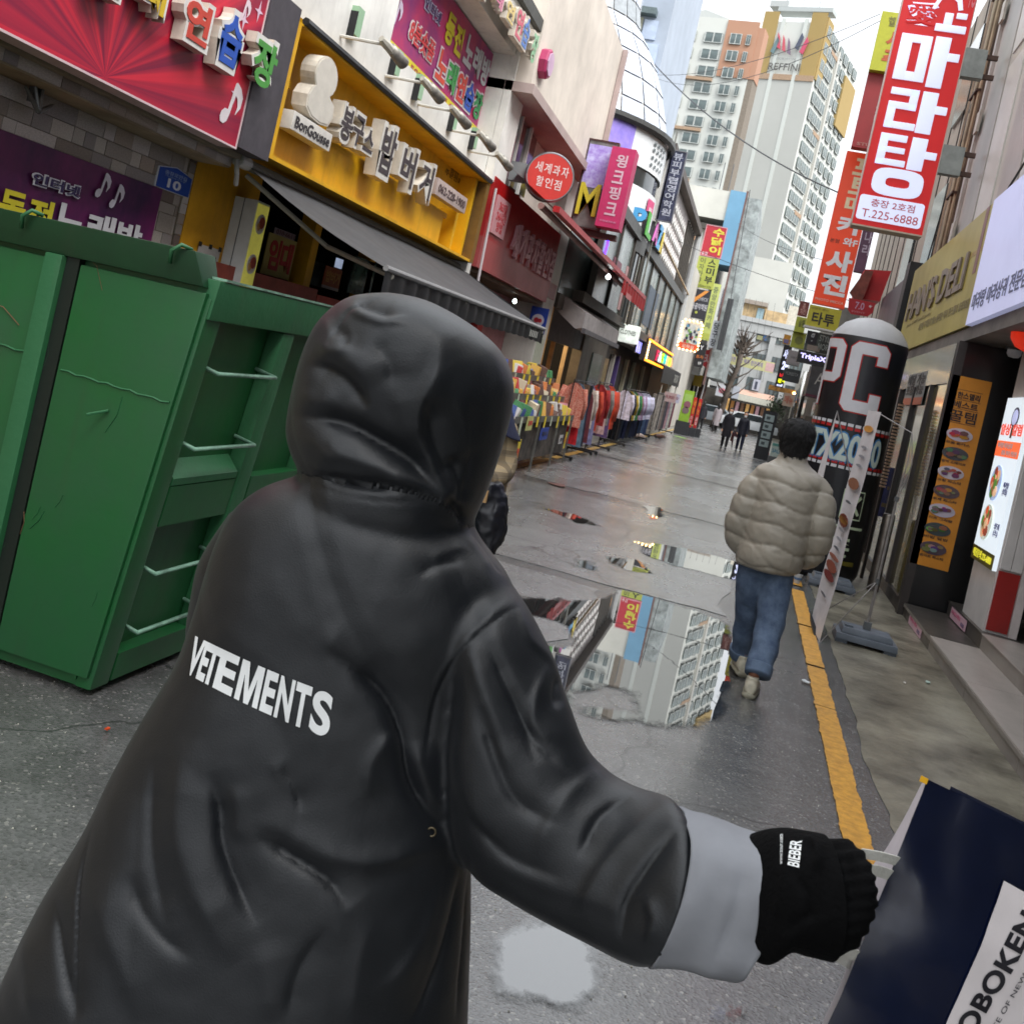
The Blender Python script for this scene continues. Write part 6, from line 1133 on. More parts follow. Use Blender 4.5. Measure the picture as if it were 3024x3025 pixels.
# ================================================================ far end of the street
ZP = ZM(2080, 850, .207)
EB = thing('grey_end_building', 'grey concrete office building closing the street, with banner and round red sign before it', 'building', (-1, 82, 0))
CG = mat('pale_concrete', (168, 170, 170), .7, .08, .4, .1, stain=.2); YF = 80
xl, xr = PY(*ZP(420, 400), YF).x, 4.0; zt = PY(*ZP(440, 370), YF).z
def ZY(x, y): return PY(*ZP(x, y), YF)
MB().box(xl-.6, xr, YF+.3, YF+10, 0, zt).build('wall', CG, EB)
MB().box(xl-.8, xr, YF-.1, YF+.3, zt-.35, zt).build('cornice', flat(186, 188, 188), EB); MB().box(xl-.7, xr, YF, YF+.3, zt-1.1, zt-.36).build('band', CG, EB)
levels = [(ZY(440, 480).z, ZY(440, 670).z), (ZY(380, 850).z, ZY(380, 1050).z), (ZY(240, 1180).z, ZY(240, 1380).z)]
WD = mat('grey_window', (96, 106, 108), .15, .3, .8, coat=.4)
bays = [(ZY(470, 580).x, ZY(640, 600).x), (ZY(760, 640).x, ZY(950, 660).x), (ZY(1040, 700).x, ZY(1230, 740).x), (ZY(1230, 740).x+.4, ZY(1230, 740).x+1.3)]
for (za, zb_) in levels:
    for (a, b) in bays:
        MB().box(a, b, YF+.22, YF+.29, zb_, za).build('window', WD, EB); n = 3
        for k in range(1, n): MB().box(a+(b-a)*k/n-.02, a+(b-a)*k/n+.02, YF+.17, YF+.215, zb_, za).build('mullion', MUL, EB)
for i in range(4):
    a = bays[i][1]+.03 if i < 3 else bays[3][1]; b = bays[i+1][0]-.03 if i < 3 else xr; MB().box(a, b, YF+.05, YF+.29, 2.9, zt-1.1).build('pier', CG, EB)
MB().box(xl-.6, bays[0][0]-.03, YF+.05, YF+.29, 2.9, zt-1.1).build('pier', CG, EB)
a, b = bays[0]; MB().box(a, a+.95, YF+.1, YF+.16, levels[0][1], levels[0][0]).build('window_blind', flat(206, 206, 208), EB)
f = FB('F', YF+.1, bays[1][0], bays[1][1], levels[0][1], levels[0][0]); f.box('window_print', flat(70, 80, 88), EB, v0=0, v1=1, d0=-.05, d1=0); f.text('만지', flat(206, 210, 200), EB, .12, .85, .45, .92, bold=.03); f.box('yellow_film', flat(150, 150, 110), EB, .02, .45, .02, .35, .001, .01); f.box('blue_film', flat(60, 100, 150), EB, .5, .75, .05, .5, .001, .01)
f = FB('F', YF+.1, bays[2][0], bays[2][1], levels[0][1], levels[0][0]); f.text('맨', flat(200, 206, 196), EB, .1, .45, .3, .9, bold=.03)
f = FR('F', YF-.2, ZP(700, 1300), ZP(810, 1310), ZP(770, 1480), ZP(680, 1450)); f.box('portrait_poster', flat(190, 192, 204), EB, d0=-.05); f.box('figure_print', flat(70, 74, 90), EB, .3, .65, .1, .8, .001, .01)
# roof structures
MB().box(ZY(550, 300).x, ZY(890, 300).x, YF+1, YF+6, zt, ZY(550, 190).z).build('roof_hut', mat('tan_roof_hut', (186, 160, 120), .7, .2, 2), EB)
MB().box(ZY(540, 200).x, ZY(910, 220).x, YF+.6, YF+6.4, ZY(550, 190).z, ZY(550, 190).z+.3).build('hut_roof', mat('taupe_roof', (150, 140, 130), .7), EB)
MB().box(ZY(880, 300).x, ZY(1190, 400).x, YF+.8, YF+4, zt, ZY(900, 300).z).build('roof_fence', mat('tan_roof_hut', (186, 160, 120), .7, .2, 2), EB); MB().box(ZY(760, 300).x, ZY(860, 300).x, YF+.9, YF+1, zt, ZY(780, 270).z).build('hut_door', flat(150, 176, 184), EB)
MB().box(ZY(1210, 300).x, xr, YF+1, YF+5, zt, ZY(1230, 230).z).build('stair_tower', mat('cream_wall', (196, 190, 176), .6), EB)
# ground floor
MB().box(xl-3, xr, YF+.1, YF+.3, 0, 2.7).build('shop_front', mat('dim_shop', (70, 66, 60), .5, .5, 1), EB)
for k in range(9): MB().box(-2.2+k*.38, -2.2+k*.38+.24, YF-.0, YF+.08, .9+.3*(k % 2), 2.2).build('display', mat('lit_goods_%d' % (k % 4), [(230, 180, 110), (170, 120, 70), (190, 150, 160), (120, 90, 70)][k % 4], .6, emit=.3), EB)
s = thing('cream_awning', 'cream and salmon striped shop awning at the foot of the grey end building', 'awning', (-.5, YF-1, 2.6))
f = FR('F', YF-.6, ZP(510, 1430), ZP(1060, 1560), ZP(900, 1700), ZP(480, 1590)); 
MB().add([f.pt(0, .55), f.pt(1, .55), f.pt(1, 1)+V((0, .7, 0)), f.pt(0, 1)+V((0, .7, 0))], [(0, 1, 2, 3)]).build('salmon_top', flat(206, 168, 150), s); f.box('cream_valance', flat(216, 214, 200), s, v0=0, v1=.55, d0=-.04); f.box('shadow_rail', MUL, s, u0=-.2, u1=1.1, v0=-.18, v1=0, d0=-.6, d1=-.05)
s, f = board('F', YF-1.2, [ZP(190, 1370), ZP(345, 1400), ZP(320, 1570), ZP(150, 1530)], 'heart_logo_sign', 'white sign with a pink heart-like logo left of the bare tree', 'sign', flat(206, 208, 214), .3); f.disc('logo', flat(222, 120, 140), s, .5, .5, .25, 0, .02, 10, .8)
s, f = board('F', YF-1.2, [ZP(420, 1390), ZP(510, 1420), ZP(480, 1590), ZP(385, 1570)], 'pale_grey_shop_sign', 'pale grey sign between the bare tree and the cream awning', 'sign', flat(186, 190, 200), .3)
f = FR('F', 70, ZP(290, 910), ZP(1010, 1080), ZP(970, 1230), ZP(240, 1050)); zc0 = f.O.z
s = thing_at('street_banner', 'pale yellow banner with violet letters stretched across the street', 'banner', f)
f.box('cloth', flat(206, 204, 150), s, d0=-.02); f.text('시원한 충장 맥주 한잔축제', flat(150, 136, 176), s, .08, .78, .3, .78, bold=.03); f.box('pink_end', flat(214, 176, 176), s, .84, 1, .1, .9, 0, .004)
for u in (0, 1): MB().tube([f.pt(u, .9), f.pt(u*1.6-.3, 1.3)], .02, 4).build('rope', GREY, s)
# bare plane tree with pollarded head
s = thing('bare_tree', 'bare pollarded street tree standing before the grey end building', 'tree', G(2147, 1262)); p = G(2147, 1262); p = V((-2.35, 68, 0)); s.location = p
BK2 = mat('grey_bark', (84, 74, 66), .8, .3, 3, .3)
tp = PY(*ZP(470, 1150), 68)
MB().tube([p, p.lerp(tp, .35)+V((.1, 0, 0)), p.lerp(tp, .7)+V((-.05, 0, 0)), tp, PY(*ZP(530, 900), 68)], [.24, .2, .18, .16, .2], 10).build('trunk', BK2, s, smooth=True)
r = random.Random(12); mb = MB(); hd = PY(*ZP(540, 880), 68)
for k in range(26):
    a = r.uniform(0, 6.283); el = r.uniform(-.2, 1.4); L_ = r.uniform(.7, 2.0); d = V((math.cos(a)*math.cos(el), math.sin(a)*math.cos(el)*.6, math.sin(el)))
    st = hd+V((r.uniform(-.3, .3), 0, r.uniform(-.5, .2))); m_ = st+d*L_*.5+V((0, 0, .1)); mb.tube([st, m_, st+d*L_+V((0, 0, .3))], [r.uniform(.05, .12), .05, .015], 5)
for q in ((600, 650), (470, 740), (710, 770)): mb.tube([hd, PY(*ZP(*q), 68)], [.14, .05], 6)
for k in range(16):
    z = r.uniform(2.2, 4.8); a = r.choice([0, math.pi])+r.uniform(-.5, .5); L_ = r.uniform(1, 2.4); st = p.lerp(tp, z/tp.z*.9); d = V((math.cos(a)*.8, .1, .6)); mb.tube([st, st+d*L_*.5, st+d*L_+V((0, 0, .5))], [.07, .04, .012], 5)
mb.build('branches', BK2, s)
s = thing('brown_tree_trunk', 'thick brown street tree trunk left of the bare pollarded tree', 'tree', (-3.5, 66, 0)); MB().tube([(-3.5, 66, 0), (-3.4, 66, 2.4), (-3.35, 66, 4.2)], [.28, .24, .18], 8).build('trunk', mat('red_bark', (104, 80, 72), .8, .3, 2), s, smooth=True)
mb = MB()
for k in range(8): a = r.uniform(-1, 1); mb.tube([(-3.36, 66, 4.0), (-3.36+a, 66, 5.0+r.random())], [.07, .015], 5)
mb.build('branches', BK2, s)
# left tail of the row, towards the crossing
LT = thing('far_left_row', 'pale shop row closing the left side before the crossing', 'building', (-5, 72, 0))
MB().box(-12, -4.0, 70.2, 79, 0, 6.5).build('wall', mat('grey_render', (120, 118, 112), .7, .2, 1, stain=.3), LT)
for k in range(4): MB().box(-3.99, -3.9, 62+k*4.4, 64.6+k*4.4, .3, 2.6).build('window', GLASS, LT)
MB().box(-3.9, -3.5, 60, 61, 3, 6.2).build('white_sign', flat(206, 206, 206), LT); MB().box(-3.9, -3.4, 63, 63.4, 2.4, 3.1).build('yellow_sign', flat(200, 170, 60), LT)
# parked cars at the crossing
def car(name_label, p, yaw, body, van=False):
    s = thing('parked_car', name_label, 'car', p, 'cars at the crossing'); ca, sa = math.cos(yaw), math.sin(yaw)
    T = lambda x, y, z: (p[0]+x*ca-y*sa, p[1]+x*sa+y*ca, z)
    sil = [(-2.2, .35), (-2.2, .8), (-1.5, .95), (-.9, 1.42), (.9, 1.46), (1.6, .98), (2.15, .85), (2.2, .35)]
    MB().prism([T(x, -.85, z) for x, z in sil], V(T(0, .85, 0))-V(T(0, -.85, 0))).build('body', body, s, bevel=.06)
    win = [(-1.25, .98), (-.82, 1.36), (.82, 1.40), (1.3, 1.0)]
    for yy in (-.87, .83): MB().prism([T(x, yy, z) for x, z in win], V(T(0, .04, 0))-V(T(0, 0, 0))).build('side_window', GLASS, s)
    for x in (-1.4, 1.4):
        for yy in (-.8, .8): c = V(T(x, yy, .33)); u = V((ca, sa, 0)); n_ = V((-sa, ca, 0)); MB().lathe([(0, -.1), (.32, -.1), (.33, 0), (.32, .1), (0, .1)], c, 16, (u, V((0, 0, 1)), n_)).build('wheel', BLACK, s)
    for yy in (-.6, .6): MB().prism([T(2.18, yy-.18, .6), T(2.18, yy+.18, .6), T(2.1, yy+.18, .76), T(2.1, yy-.18, .76)], V(T(.06, 0, 0))-V(T(0, 0, 0))).build('headlight', WHITE, s)
car('white car at the crossing behind the two women in dark coats', (-.4, 75, 0), 0.15, mat('car_white', (206, 210, 214), .3, .03, 1, coat=.6))
car('silver-grey car at the crossing behind the left pedestrians', (-3.1, 77, 0), .1, mat('car_silver', (150, 158, 164), .3, .03, 1, metal=.4, coat=.6))
# ---- apartment towers
AW_ = mat('tower_white', (204, 206, 200), .8, .04, .05); AGo = mat('tower_gold', (164, 140, 88), .8, .04, .05); APe = mat('tower_peach', (176, 134, 110), .8, .04, .05); ABr = mat('tower_brown', (168, 142, 118), .8); AGr = mat('tower_grey', (178, 179, 174), .8, .04, .05); AWd = mat('tower_window', (110, 124, 124), .3, .4, .2); AFr = mat('tower_window_frame', (190, 194, 190), .6)
def tower_frame(corner, rot, D):
    U_ = V((math.cos(rot), -math.sin(rot), 0)); S_ = V((math.sin(rot), math.cos(rot), 0)); return U_, S_
D1 = 185; rot = math.radians(17)
c = PY(2453, 42, D1); cb_ = PY(2266, 800, D1)
U_, S_ = tower_frame(c, rot, D1); ztop = c.z; K0 = V(((c.x+cb_.x)/2, D1, 0))
T1 = thing('apartment_tower', 'tall pale apartment tower with a gold-edged gable and a pink and grey crown logo', 'apartment tower', (K0.x, K0.y, 0))
Wf = 12.0; Ls = 34.0
def onplane(px_, py_, P0, N_):
    d = ray(px_, py_); t = (P0-OC).dot(N_)/d.dot(N_); return OC+d*t
nF = V((-math.sin(rot), -math.cos(rot), 0)); nS = U_
pl = onplane(2262, 33, K0, nF); Wf = (K0-pl).dot(U_); pr_ = onplane(2540, 170, K0, nS); Ls = (pr_-K0).dot(S_)
def quadbox(P0, a, b, w_, d_, z0, z1, m, nm, T):
    A = V(P0); P = [A, A+a*w_, A+a*w_+b*d_, A+b*d_]; return MB().hexa([(*p.xy, z0) for p in P]+[(*p.xy, z1) for p in P]).build(nm, m, T)
base = K0-U_*Wf
quadbox(base, U_, S_, Wf, Ls, 0, ztop-1.5, AW_, 'wall', T1)
zg = onplane(2400, 232, K0, nF).z
quadbox(base+nF*.25, U_, -nF, Wf*.24, .24, zg, ztop+.2, AGo, 'gold_panel', T1); quadbox(base+U_*Wf*.76+nF*.25, U_, -nF, Wf*.24, .24, zg, ztop+.2, AGo, 'gold_panel', T1); quadbox(base+U_*Wf*1.0, S_, U_, Ls*.16, .25, zg, ztop-.5, AGo, 'gold_panel', T1)
for (a, b) in ((.3, .36), (.66, .72)): quadbox(base+U_*Wf*a+nF*.3, U_, -nF, Wf*(b-a), .29, 0, ztop-1, flat(214, 218, 212), 'rib', T1)
for (a, b) in ((0, .3), (.36, .66), (.72, 1)): quadbox(base+U_*Wf*a+nF*.22, U_, -nF, Wf*(b-a), .2, 0, zg-.6, AGr, 'grey_panel', T1); quadbox(base+U_*Wf*a+nF*.4, U_, -nF, Wf*(b-a), .39, zg-.6, zg+.4, ABr, 'brown_band', T1)
quadbox(base+U_*Wf*.2-S_*.3, U_, S_, Wf*.86, 3, ztop+.3, ztop+1.1, flat(190, 196, 194), 'roof_slab', T1); quadbox(base+U_*Wf*.05-S_*.3, U_, S_, Wf*.3, 3, ztop+1.12, ztop+2.2, flat(196, 200, 198), 'roof_slab', T1)
fT = Frame(base+nF*.55+V((0, 0, zg)), U_, V((0, 0, 1)), nF, Wf, ztop-zg)
for k, (col, u, v) in enumerate([((110, 136, 140), .27, .37), ((206, 80, 100), .36, .44), ((206, 90, 104), .45, .40), ((130, 110, 130), .54, .36), ((80, 86, 106), .64, .44), ((206, 80, 110), .73, .38)]):
    e = -.05 if k in (1, 2, 3) else .05
    fT.shape('logo_shard', flat(*col), T1, [(u-.03, v), (u+.03, v-.03), (u+.03+e, v+.17), (u-.01+e, v+.24)], 0, .2)
fT.text('DUKWON', flat(150, 152, 150), T1, .36, .66, .25, .29, d=0, bold=.01); fT.text('REFFINI', flat(90, 88, 84), T1, .26, .76, .09, .2, d=0, bold=.01)
wm = MB().box(-.5, .5, -.09, .09, -.5, .5).build('window', AWd, T1, local=True); wmesh = wm.data
fmesh = MB().box(-.5, .5, -.1, .1, -.5, .5); fm = MB()
for (a, b, c_, d_) in ((-.5, .5, .44, .5), (-.5, .5, -.5, -.44), (-.5, -.44, -.44, .44), (.44, .5, -.44, .44), (-.03, .03, -.44, .44)): fm.box(a, b, -.14, -.09, c_, d_)
fo = fm.build('window_frame', AFr, T1, local=True); fom = fo.data
def window(T, P0, zrot, w_, h_, first=[0]):
    o = share('window', wmesh, T, P0, (0, 0, zrot), (w_, 1, h_)); q = bpy.data.objects.new('window_frame', fom); COL.objects.link(q); q.parent = o; return o
bpy.data.objects.remove(wm); bpy.data.objects.remove(fo)
fl = 2.95; nfl = int((ztop-2)/fl); sr = math.atan2(S_.y, S_.x)
cols = [(.03, 2.2), (.125, 2.8), (.235, 3.2), (.42, 2.6), (.56, 3.0), (.72, 2.6), (.86, 3.0)]
for i in range(nfl):
    z = ztop-2.6-i*fl
    if z < 14: break
    for (u, w_) in cols: window(T1, K0+U_*.2+S_*Ls*u+S_*w_/2+V((0, 0, z)), sr, w_*.9, 1.95)
for i in range(0, nfl, 5):
    z = ztop-4.6-i*fl; quadbox(K0+U_*.02+S_*Ls*.22, S_, U_, Ls*.18, .35, z-.35, z+.35, ABr, 'brown_band', T1)
quadbox(K0+U_*.02+S_*Ls*.385, S_, U_, .9, .5, 0, ztop-3, flat(206, 204, 196), 'rib', T1); quadbox(K0+S_*Ls*.66, S_, U_, Ls*.34, .6, zg-3, ztop-5, AGo, 'gold_bay', T1)
for k in range(3): MB().tube([K0-U_*(2+k*3)+V((0, 2, ztop+1)), K0-U_*(2+k*3)+V((0, 2, ztop+7))], .07, 4).build('antenna', GREY, T1)
# second block
D2 = 150; rot2 = math.radians(9); U2, S2 = tower_frame(None, rot2, D2); nF2 = V((-math.sin(rot2), -math.cos(rot2), 0))
P0 = PY(*Z3(1190, 110), D2); K2 = V((P0.x, D2, 0))
def on2(x, y): return onplane(*Z3(x, y), K2, nF2)
xL = (K2-on2(870, 110)).dot(U2); xPe = (on2(1390, 130)-K2).dot(U2); xD = (on2(1420, 150)-K2).dot(U2); zt2 = on2(1100, 110).z; zR = on2(1070, 60).z
T2 = thing('peach_apartment_block', 'white apartment block with peach upper corners left of the tower', 'apartment block', (K2.x, K2.y, 0))
b2 = K2-U2*xL
xPL = (K2-on2(850, 110)).dot(U2)
quadbox(b2, U2, S2, xL, 12, 0, zt2, AW_, 'wall', T2)
A_, B__, Cc = b2+V((0, 0, zt2)), b2+U2*xL*.5+V((0, 0, zR)), K2+V((0, 0, zt2)); MB().prism([A_, Cc, B__], S2*12).build('gable_roof', flat(206, 210, 206), T2)
quadbox(K2, U2, S2, xPe, 5, 0, zt2-.3, AW_, 'wall', T2); zP = on2(1150, 485).z; zPt = zt2-.2
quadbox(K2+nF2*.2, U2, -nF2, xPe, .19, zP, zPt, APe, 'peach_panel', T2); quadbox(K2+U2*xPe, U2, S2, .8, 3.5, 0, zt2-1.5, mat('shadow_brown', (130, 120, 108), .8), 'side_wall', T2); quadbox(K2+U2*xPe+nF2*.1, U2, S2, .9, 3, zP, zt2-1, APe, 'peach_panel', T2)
quadbox(b2-U2*3.4+nF2*.2, U2, S2, 3.4, 8, 0, zt2-1, AW_, 'wing_wall', T2); quadbox(b2-U2*3.4+nF2*.45, U2, -nF2, 3.4, .24, zP, zt2-.6, APe, 'peach_panel', T2)
rowz = [on2(1000, y).z for y in (230, 338, 442, 550, 655, 760, 880, 985, 1100)]; fl2 = (rowz[0]-rowz[8])/8
sr2 = math.atan2(U2.y, U2.x)
for i in range(13):
    z = rowz[0]-fl2*i
    for (ua, w_) in ((-.90, .33), (-.40, .36)):
        window(T2, K2+U2*xL*(ua+w_/2)+nF2*.12+V((0, 0, z)), sr2, xL*w_, fl2*.62)
    window(T2, K2+U2*xPe*.36+nF2*.32+V((0, 0, z)), sr2, xPe*.36, fl2*.62); window(T2, K2+U2*xPe*.76+nF2*.32+V((0, 0, z)), sr2, xPe*.14, fl2*.6)
for i in (3, 6, 9): z = rowz[0]-fl2*(i-.5); quadbox(b2+nF2*.5-U2*.6, U2, -nF2, xL*1.02, .49, z-.22, z+.22, ABr, 'brown_band', T2)
# third block far left: blue-grey curtain wall
T3 = thing('blue_grey_office_tower', 'blue-grey office tower with a dark balcony behind the plaza dome', 'office tower', (-14, 75, 0))
P3 = PY(*Z3(860, 0), 75); xr3 = P3.x; xl3 = PY(*Z3(500, 100), 75).x
MB().box(xl3-8, PY(*Z3(760, 300), 75).x+.2, 75, 90, 0, P3.z+8).build('wall', mat('blue_grey_wall', (160, 170, 184), .5, .06, .3), T3)
f = FR('F', 74.8, Z3(510, -60), Z3(740, 10), Z3(730, 120), Z3(500, 60)); f.box('balcony', mat('grey_green_dark', (92, 106, 108), .5), T3, v0=.0, v1=.35, d0=-.4, d1=.6); 
f = FR('F', 74.9, Z3(540, 90), Z3(640, 110), Z3(600, 340), Z3(520, 330)); f.box('pale_strip', mat('putty_wall', (176, 176, 156), .7), T3, d0=-.3)
for k in range(5): f = FR('F', 74.85, Z3(655, 120+k*150), Z3(740, 130+k*150), Z3(715, 250+k*150), Z3(625, 240+k*150)); f.box('glass_panel', mat('pale_blue_glass', (176, 190, 212), .25, .1, 1, coat=.3), T3, d0=-.2)
# bits rising over the end building
T4 = thing('mauve_roof_block', 'mauve stair block and small balconies between the end building and the tower', 'building', (0, 120, 0))
f = FR('F', 120, ZD(1240, 850), ZD(1390, 870), ZD(1340, 1110), ZD(1175, 1080)); f.box('wall', mat('mauve_wall', (146, 136, 136), .7), T4, v0=-1.5, d0=-8); f.box('side_wall', mat('mauve_light', (166, 158, 156), .7), T4, u0=1.0, u1=1.35, v0=-1.5, v1=.95, d0=-7, d1=-.5)
f.box('window', AWd, T4, u0=1.08, u1=1.22, v0=.2, v1=.6, d0=-.5, d1=-.4)
# low cream block left of it
MB().box(-9, 0.5, 96, 104, 0, 15.5).build('low_wall', mat('cream_grey_wall', (196, 196, 188), .75, .04, .3), T4)
# overhead wires
s = thing('overhead_cable', 'thin black overhead cables sagging across the street in front of the towers', 'cable', (-4, 40, 12))
def wire(a, b, sag, r_=.02):
    MB().tube([a.lerp(b, t/14)-V((0, 0, sag*4*(t/14)*(1-t/14))) for t in range(15)], r_, 4).build('wire', mat('cable_grey', (70, 72, 74), .6), s)
wire(PY(*Z3(560, 225), 32), PY(*Z4(420, 1370), 25), .5, .018); wire(PY(*Z3(740, 500), 45), PY(2600, 60, 26), .8, .01); wire(PY(*Z3(700, 470), 45), PY(2600, 40, 26), .5, .01)
wire(PY(1960, 690, 40), PY(2700, 930, 30), .3, .012); wire(PY(2180, 660, 50), PY(2480, 780, 25), .2, .01)
for k in range(6): wire(PY(*ZP(560+k*90, 120+k*20), 72), PY(*ZP(330+k*100, 1250+k*20), 72), 0, .012)
wire(PY(2215, 560, 57), PY(2130, 1040, 57), 0, .03)
# ================================================================ skip, stall, clothes racks
GR = mat('skip_green', (22, 92, 44), .42, .14, 2.2, .12, coat=.1, rgb2=(34, 86, 52), stain=.3); GRL = mat('skip_green_worn', (46, 104, 66), .5, .25, 5, .2, rgb2=(40, 100, 62), stain=.3); GRD = mat('skip_green_dark', (13, 60, 31), .5, .15, 3, stain=.2)
s = thing('green_skip', 'tall dark green steel skip with ladder rungs standing at the left of the street', 'skip', (-3.2, 4.8, 0))
def sx(z, d=0): return -2.32+.16*z/1.78+d          # the side leans outward
YN, YFa, ZT = 3.73, 5.7, 1.78
def end(x0, x1, z0, z1, d0, d1, m, nm, **k):        # on the end face, d = distance in front of it
    return MB().hexa([(x0, YN-d0, z0), (x1, YN-d0, z0), (x1, YN-d1, z0), (x0, YN-d1, z0), (x0, YN-d0, z1), (x1, YN-d0, z1), (x1, YN-d1, z1), (x0, YN-d1, z1)]).build(nm, m, s, **k)
MB().hexa([(-5.2, YN+.02, .03), (sx(.03, -.05), YN+.02, .03), (sx(.03, -.05), YN+.06, .03), (-5.2, YN+.06, .03), (-5.2, YN+.02, ZT), (sx(ZT, -.05), YN+.02, ZT), (sx(ZT, -.05), YN+.06, ZT), (-5.2, YN+.06, ZT)]).build('end_wall', GR, s)
for a, b in ((-5.1, -4.06), (-3.98, -2.95)): end(a, b, .08, 1.72, -.02, .012, GR, 'door_panel', bevel=.01)
MB().hexa([(-2.78, YN+.02, .08), (sx(.08, -.02), YN+.02, .08), (sx(.08, -.02), YN-.014, .08), (-2.78, YN-.014, .08), (-2.78, YN+.02, 1.72), (sx(1.72, -.02), YN+.02, 1.72), (sx(1.72, -.02), YN-.014, 1.72), (-2.78, YN-.014, 1.72)]).build('door_panel', GR, s, bevel=.01)
end(-2.935, -2.85, .05, 1.74, -.02, .045, GRL, 'rib', bevel=.008); end(-2.848, -2.785, .05, 1.74, -.018, .0165, mat('gap_shadow_green', (6, 22, 12), .6), 'door_gap'); end(-4.05, -3.99, .05, 1.74, -.02, .03, GRL, 'rib', bevel=.008)
for a, b, z in ((-2.76, -2.24, 1.275), (-3.6, -2.95, 1.33)): MB().tube([(a+(b-a)*k/14, YN-.015, z+.004*math.sin(k*2.3)-.02*k/14) for k in range(15)], .005, 5).build('weld_seam', GRL, s)
MB().add([(-5.2, YN-.03, 1.74), (sx(1.74)-.03, YN-.03, 1.74), (sx(1.8)-.09, YN-.06, 1.875), (-5.2, YN-.06, 1.875), (-5.2, YN+.1, 1.74), (sx(1.74)-.03, YN+.1, 1.74), (sx(1.8)-.09, YN+.1, 1.875), (-5.2, YN+.1, 1.875)], [(0, 1, 2, 3), (4, 7, 6, 5), (0, 4, 5, 1), (1, 5, 6, 2), (2, 6, 7, 3), (3, 7, 4, 0)]).build('lip', GRD, s, bevel=.012)
for q in ((88, 642), (527, 744)):
    p = PY(*q, YN-.06); MB().tube([p+V((-.02, -.01, -.05)), p+V((-.012, -.03, .0)), p+V((.02, -.02, .03)), p+V((.045, .02, .02))], .009, 7).build('hook', GRL, s, smooth=True)
p = PY(300, 1215, YN-.02); MB().tube([p+V((-.03, -.05, -.02)), p+V((.03, 0, .01))], .006, 6).build('rod', GRL, s)
r = random.Random(31)
for k in range(26):
    x, z = r.uniform(-4.2, -2.35), r.uniform(.2, 1.65); a, l = r.gauss(1.3, .5), r.uniform(.03, .22); MB().tube([(x, YN-.0155, z), (x+math.cos(a)*l*.5, YN-.016, z+math.sin(a)*l*.55), (x+math.cos(a+.2)*l, YN-.0155, z+math.sin(a+.2)*l)], .0013 if k % 3 else .0022, 3).build('scratch', GRL if k % 4 else mat('rust_scratch', (112, 84, 60), .8), s)
# long side with frame, recessed panels and ladder rungs
def side(y0, y1, z0, z1, d0, d1, m, nm, **k):
    return MB().hexa([(sx(z0, d0), y0, z0), (sx(z0, d1), y0, z0), (sx(z0, d1), y1, z0), (sx(z0, d0), y1, z0), (sx(z1, d0), y0, z1), (sx(z1, d1), y0, z1), (sx(z1, d1), y1, z1), (sx(z1, d0), y1, z1)]).build(nm, m, s, **k)
side(YN, YFa, .06, 1.62, -.10, -.075, GR, 'side_wall'); side(YN+.005, YN+.13, .03, 1.7, -.075, .0, GR, 'corner_post', bevel=.012)
side(YN+.01, YFa, 1.615, ZT, -.08, .012, GRL, 'top_rail', bevel=.01); side(YN+.05, YFa, ZT+.002, ZT+.012, -.08, .015, mat('bare_edge_green', (150, 190, 168), .4, .3, 8), 'rail_edge')
MB().hexa([(sx(1.45, -.074), 3.87, 1.45)]*0+[(sx(z, d), y, z) for (z, d, y) in ((.9, -.074, 3.87), (.9, .0, 3.87), (.9, .0, 4.42), (.9, -.074, 4.42), (1.0, -.074, 3.87), (.93, -.0, 3.87), (.93, -.0, 4.42), (1.0, -.074, 4.42))]).build('ledge', GRL, s)
for a, b in ((3.87, 4.42), (4.58, 5.6)): side(a, b, .72, .895, -.074, .0, GR, 'mid_rail'); side(a, b, .04, .16, -.074, .0, GR, 'bottom_rail')
for y in (4.44, 5.1): side(y, y+.12, .05, 1.61, -.073, .004, GRL, 'post', bevel=.008)
for z in (1.40, 1.07, .52, .26):
    a, b = V((sx(z, -.07), 3.9, z+.02)), V((sx(z, -.07), 4.42, z+.02)); MB().tube([a, a+V((.11, -.01, -.02)), b+V((.11, .0, -.02)), b], .0095, 8).build('rung', mat('worn_rung', (120, 160, 138), .4, .3, 10), s, smooth=True)
MB().box(-5.2, -2.45, 3.85, YFa, .5, .52).build('floor', mat('rust_inside', (110, 56, 44), .7, .3, 4), s); side(YFa-.03, YFa, .06, ZT, -2.7, -.1, GR, 'far_wall'); MB().box(-5.22, -5.18, YN, YFa, .06, ZT).build('side_wall', GR, s)
for x, y in ((-2.45, 3.95), (-2.45, 5.4), (-4.9, 3.95), (-4.9, 5.4)): MB().box(x-.08, x+.08, y-.12, y+.12, .0, .04).build('skid', GRD, s)
# ---- snack stall
s = thing('snack_stall', 'crowded snack stall with stepped shelves and yellow price tags before the red shop', 'stall', (-3.7, 16.5, 0))
WD_ = mat('stall_wood', (120, 100, 74), .7, .25, 5); SM = mat('stall_wire', (120, 118, 112), .4, .2, 5, metal=.5)
tiers = [(-3.35, .86, 0), (-3.6, 1.16, 1), (-3.85, 1.45, 2)]
for X, z, k in tiers: MB().box(X-.2, X+.16, 14.2+k*.1, 19.0, z-.03, z).build('shelf', WD_, s); MB().box(X+.161, X+.175, 14.2+k*.1, 19.0, z-.05, z+.05).build('shelf_lip', SM, s)
for y in (14.3, 16.0, 17.6, 18.9):
    MB().box(-3.2, -3.17, y, y+.03, 0, .83).build('leg', SM, s); MB().box(-4.0, -3.97, y, y+.03, 0, 1.42).build('leg', SM, s)
MB().box(-3.26, -3.24, 14.3, 18.9, .2, .8).build('mesh_front', mat('stall_shadow_board', (74, 66, 60), .7, .5, 6), s)
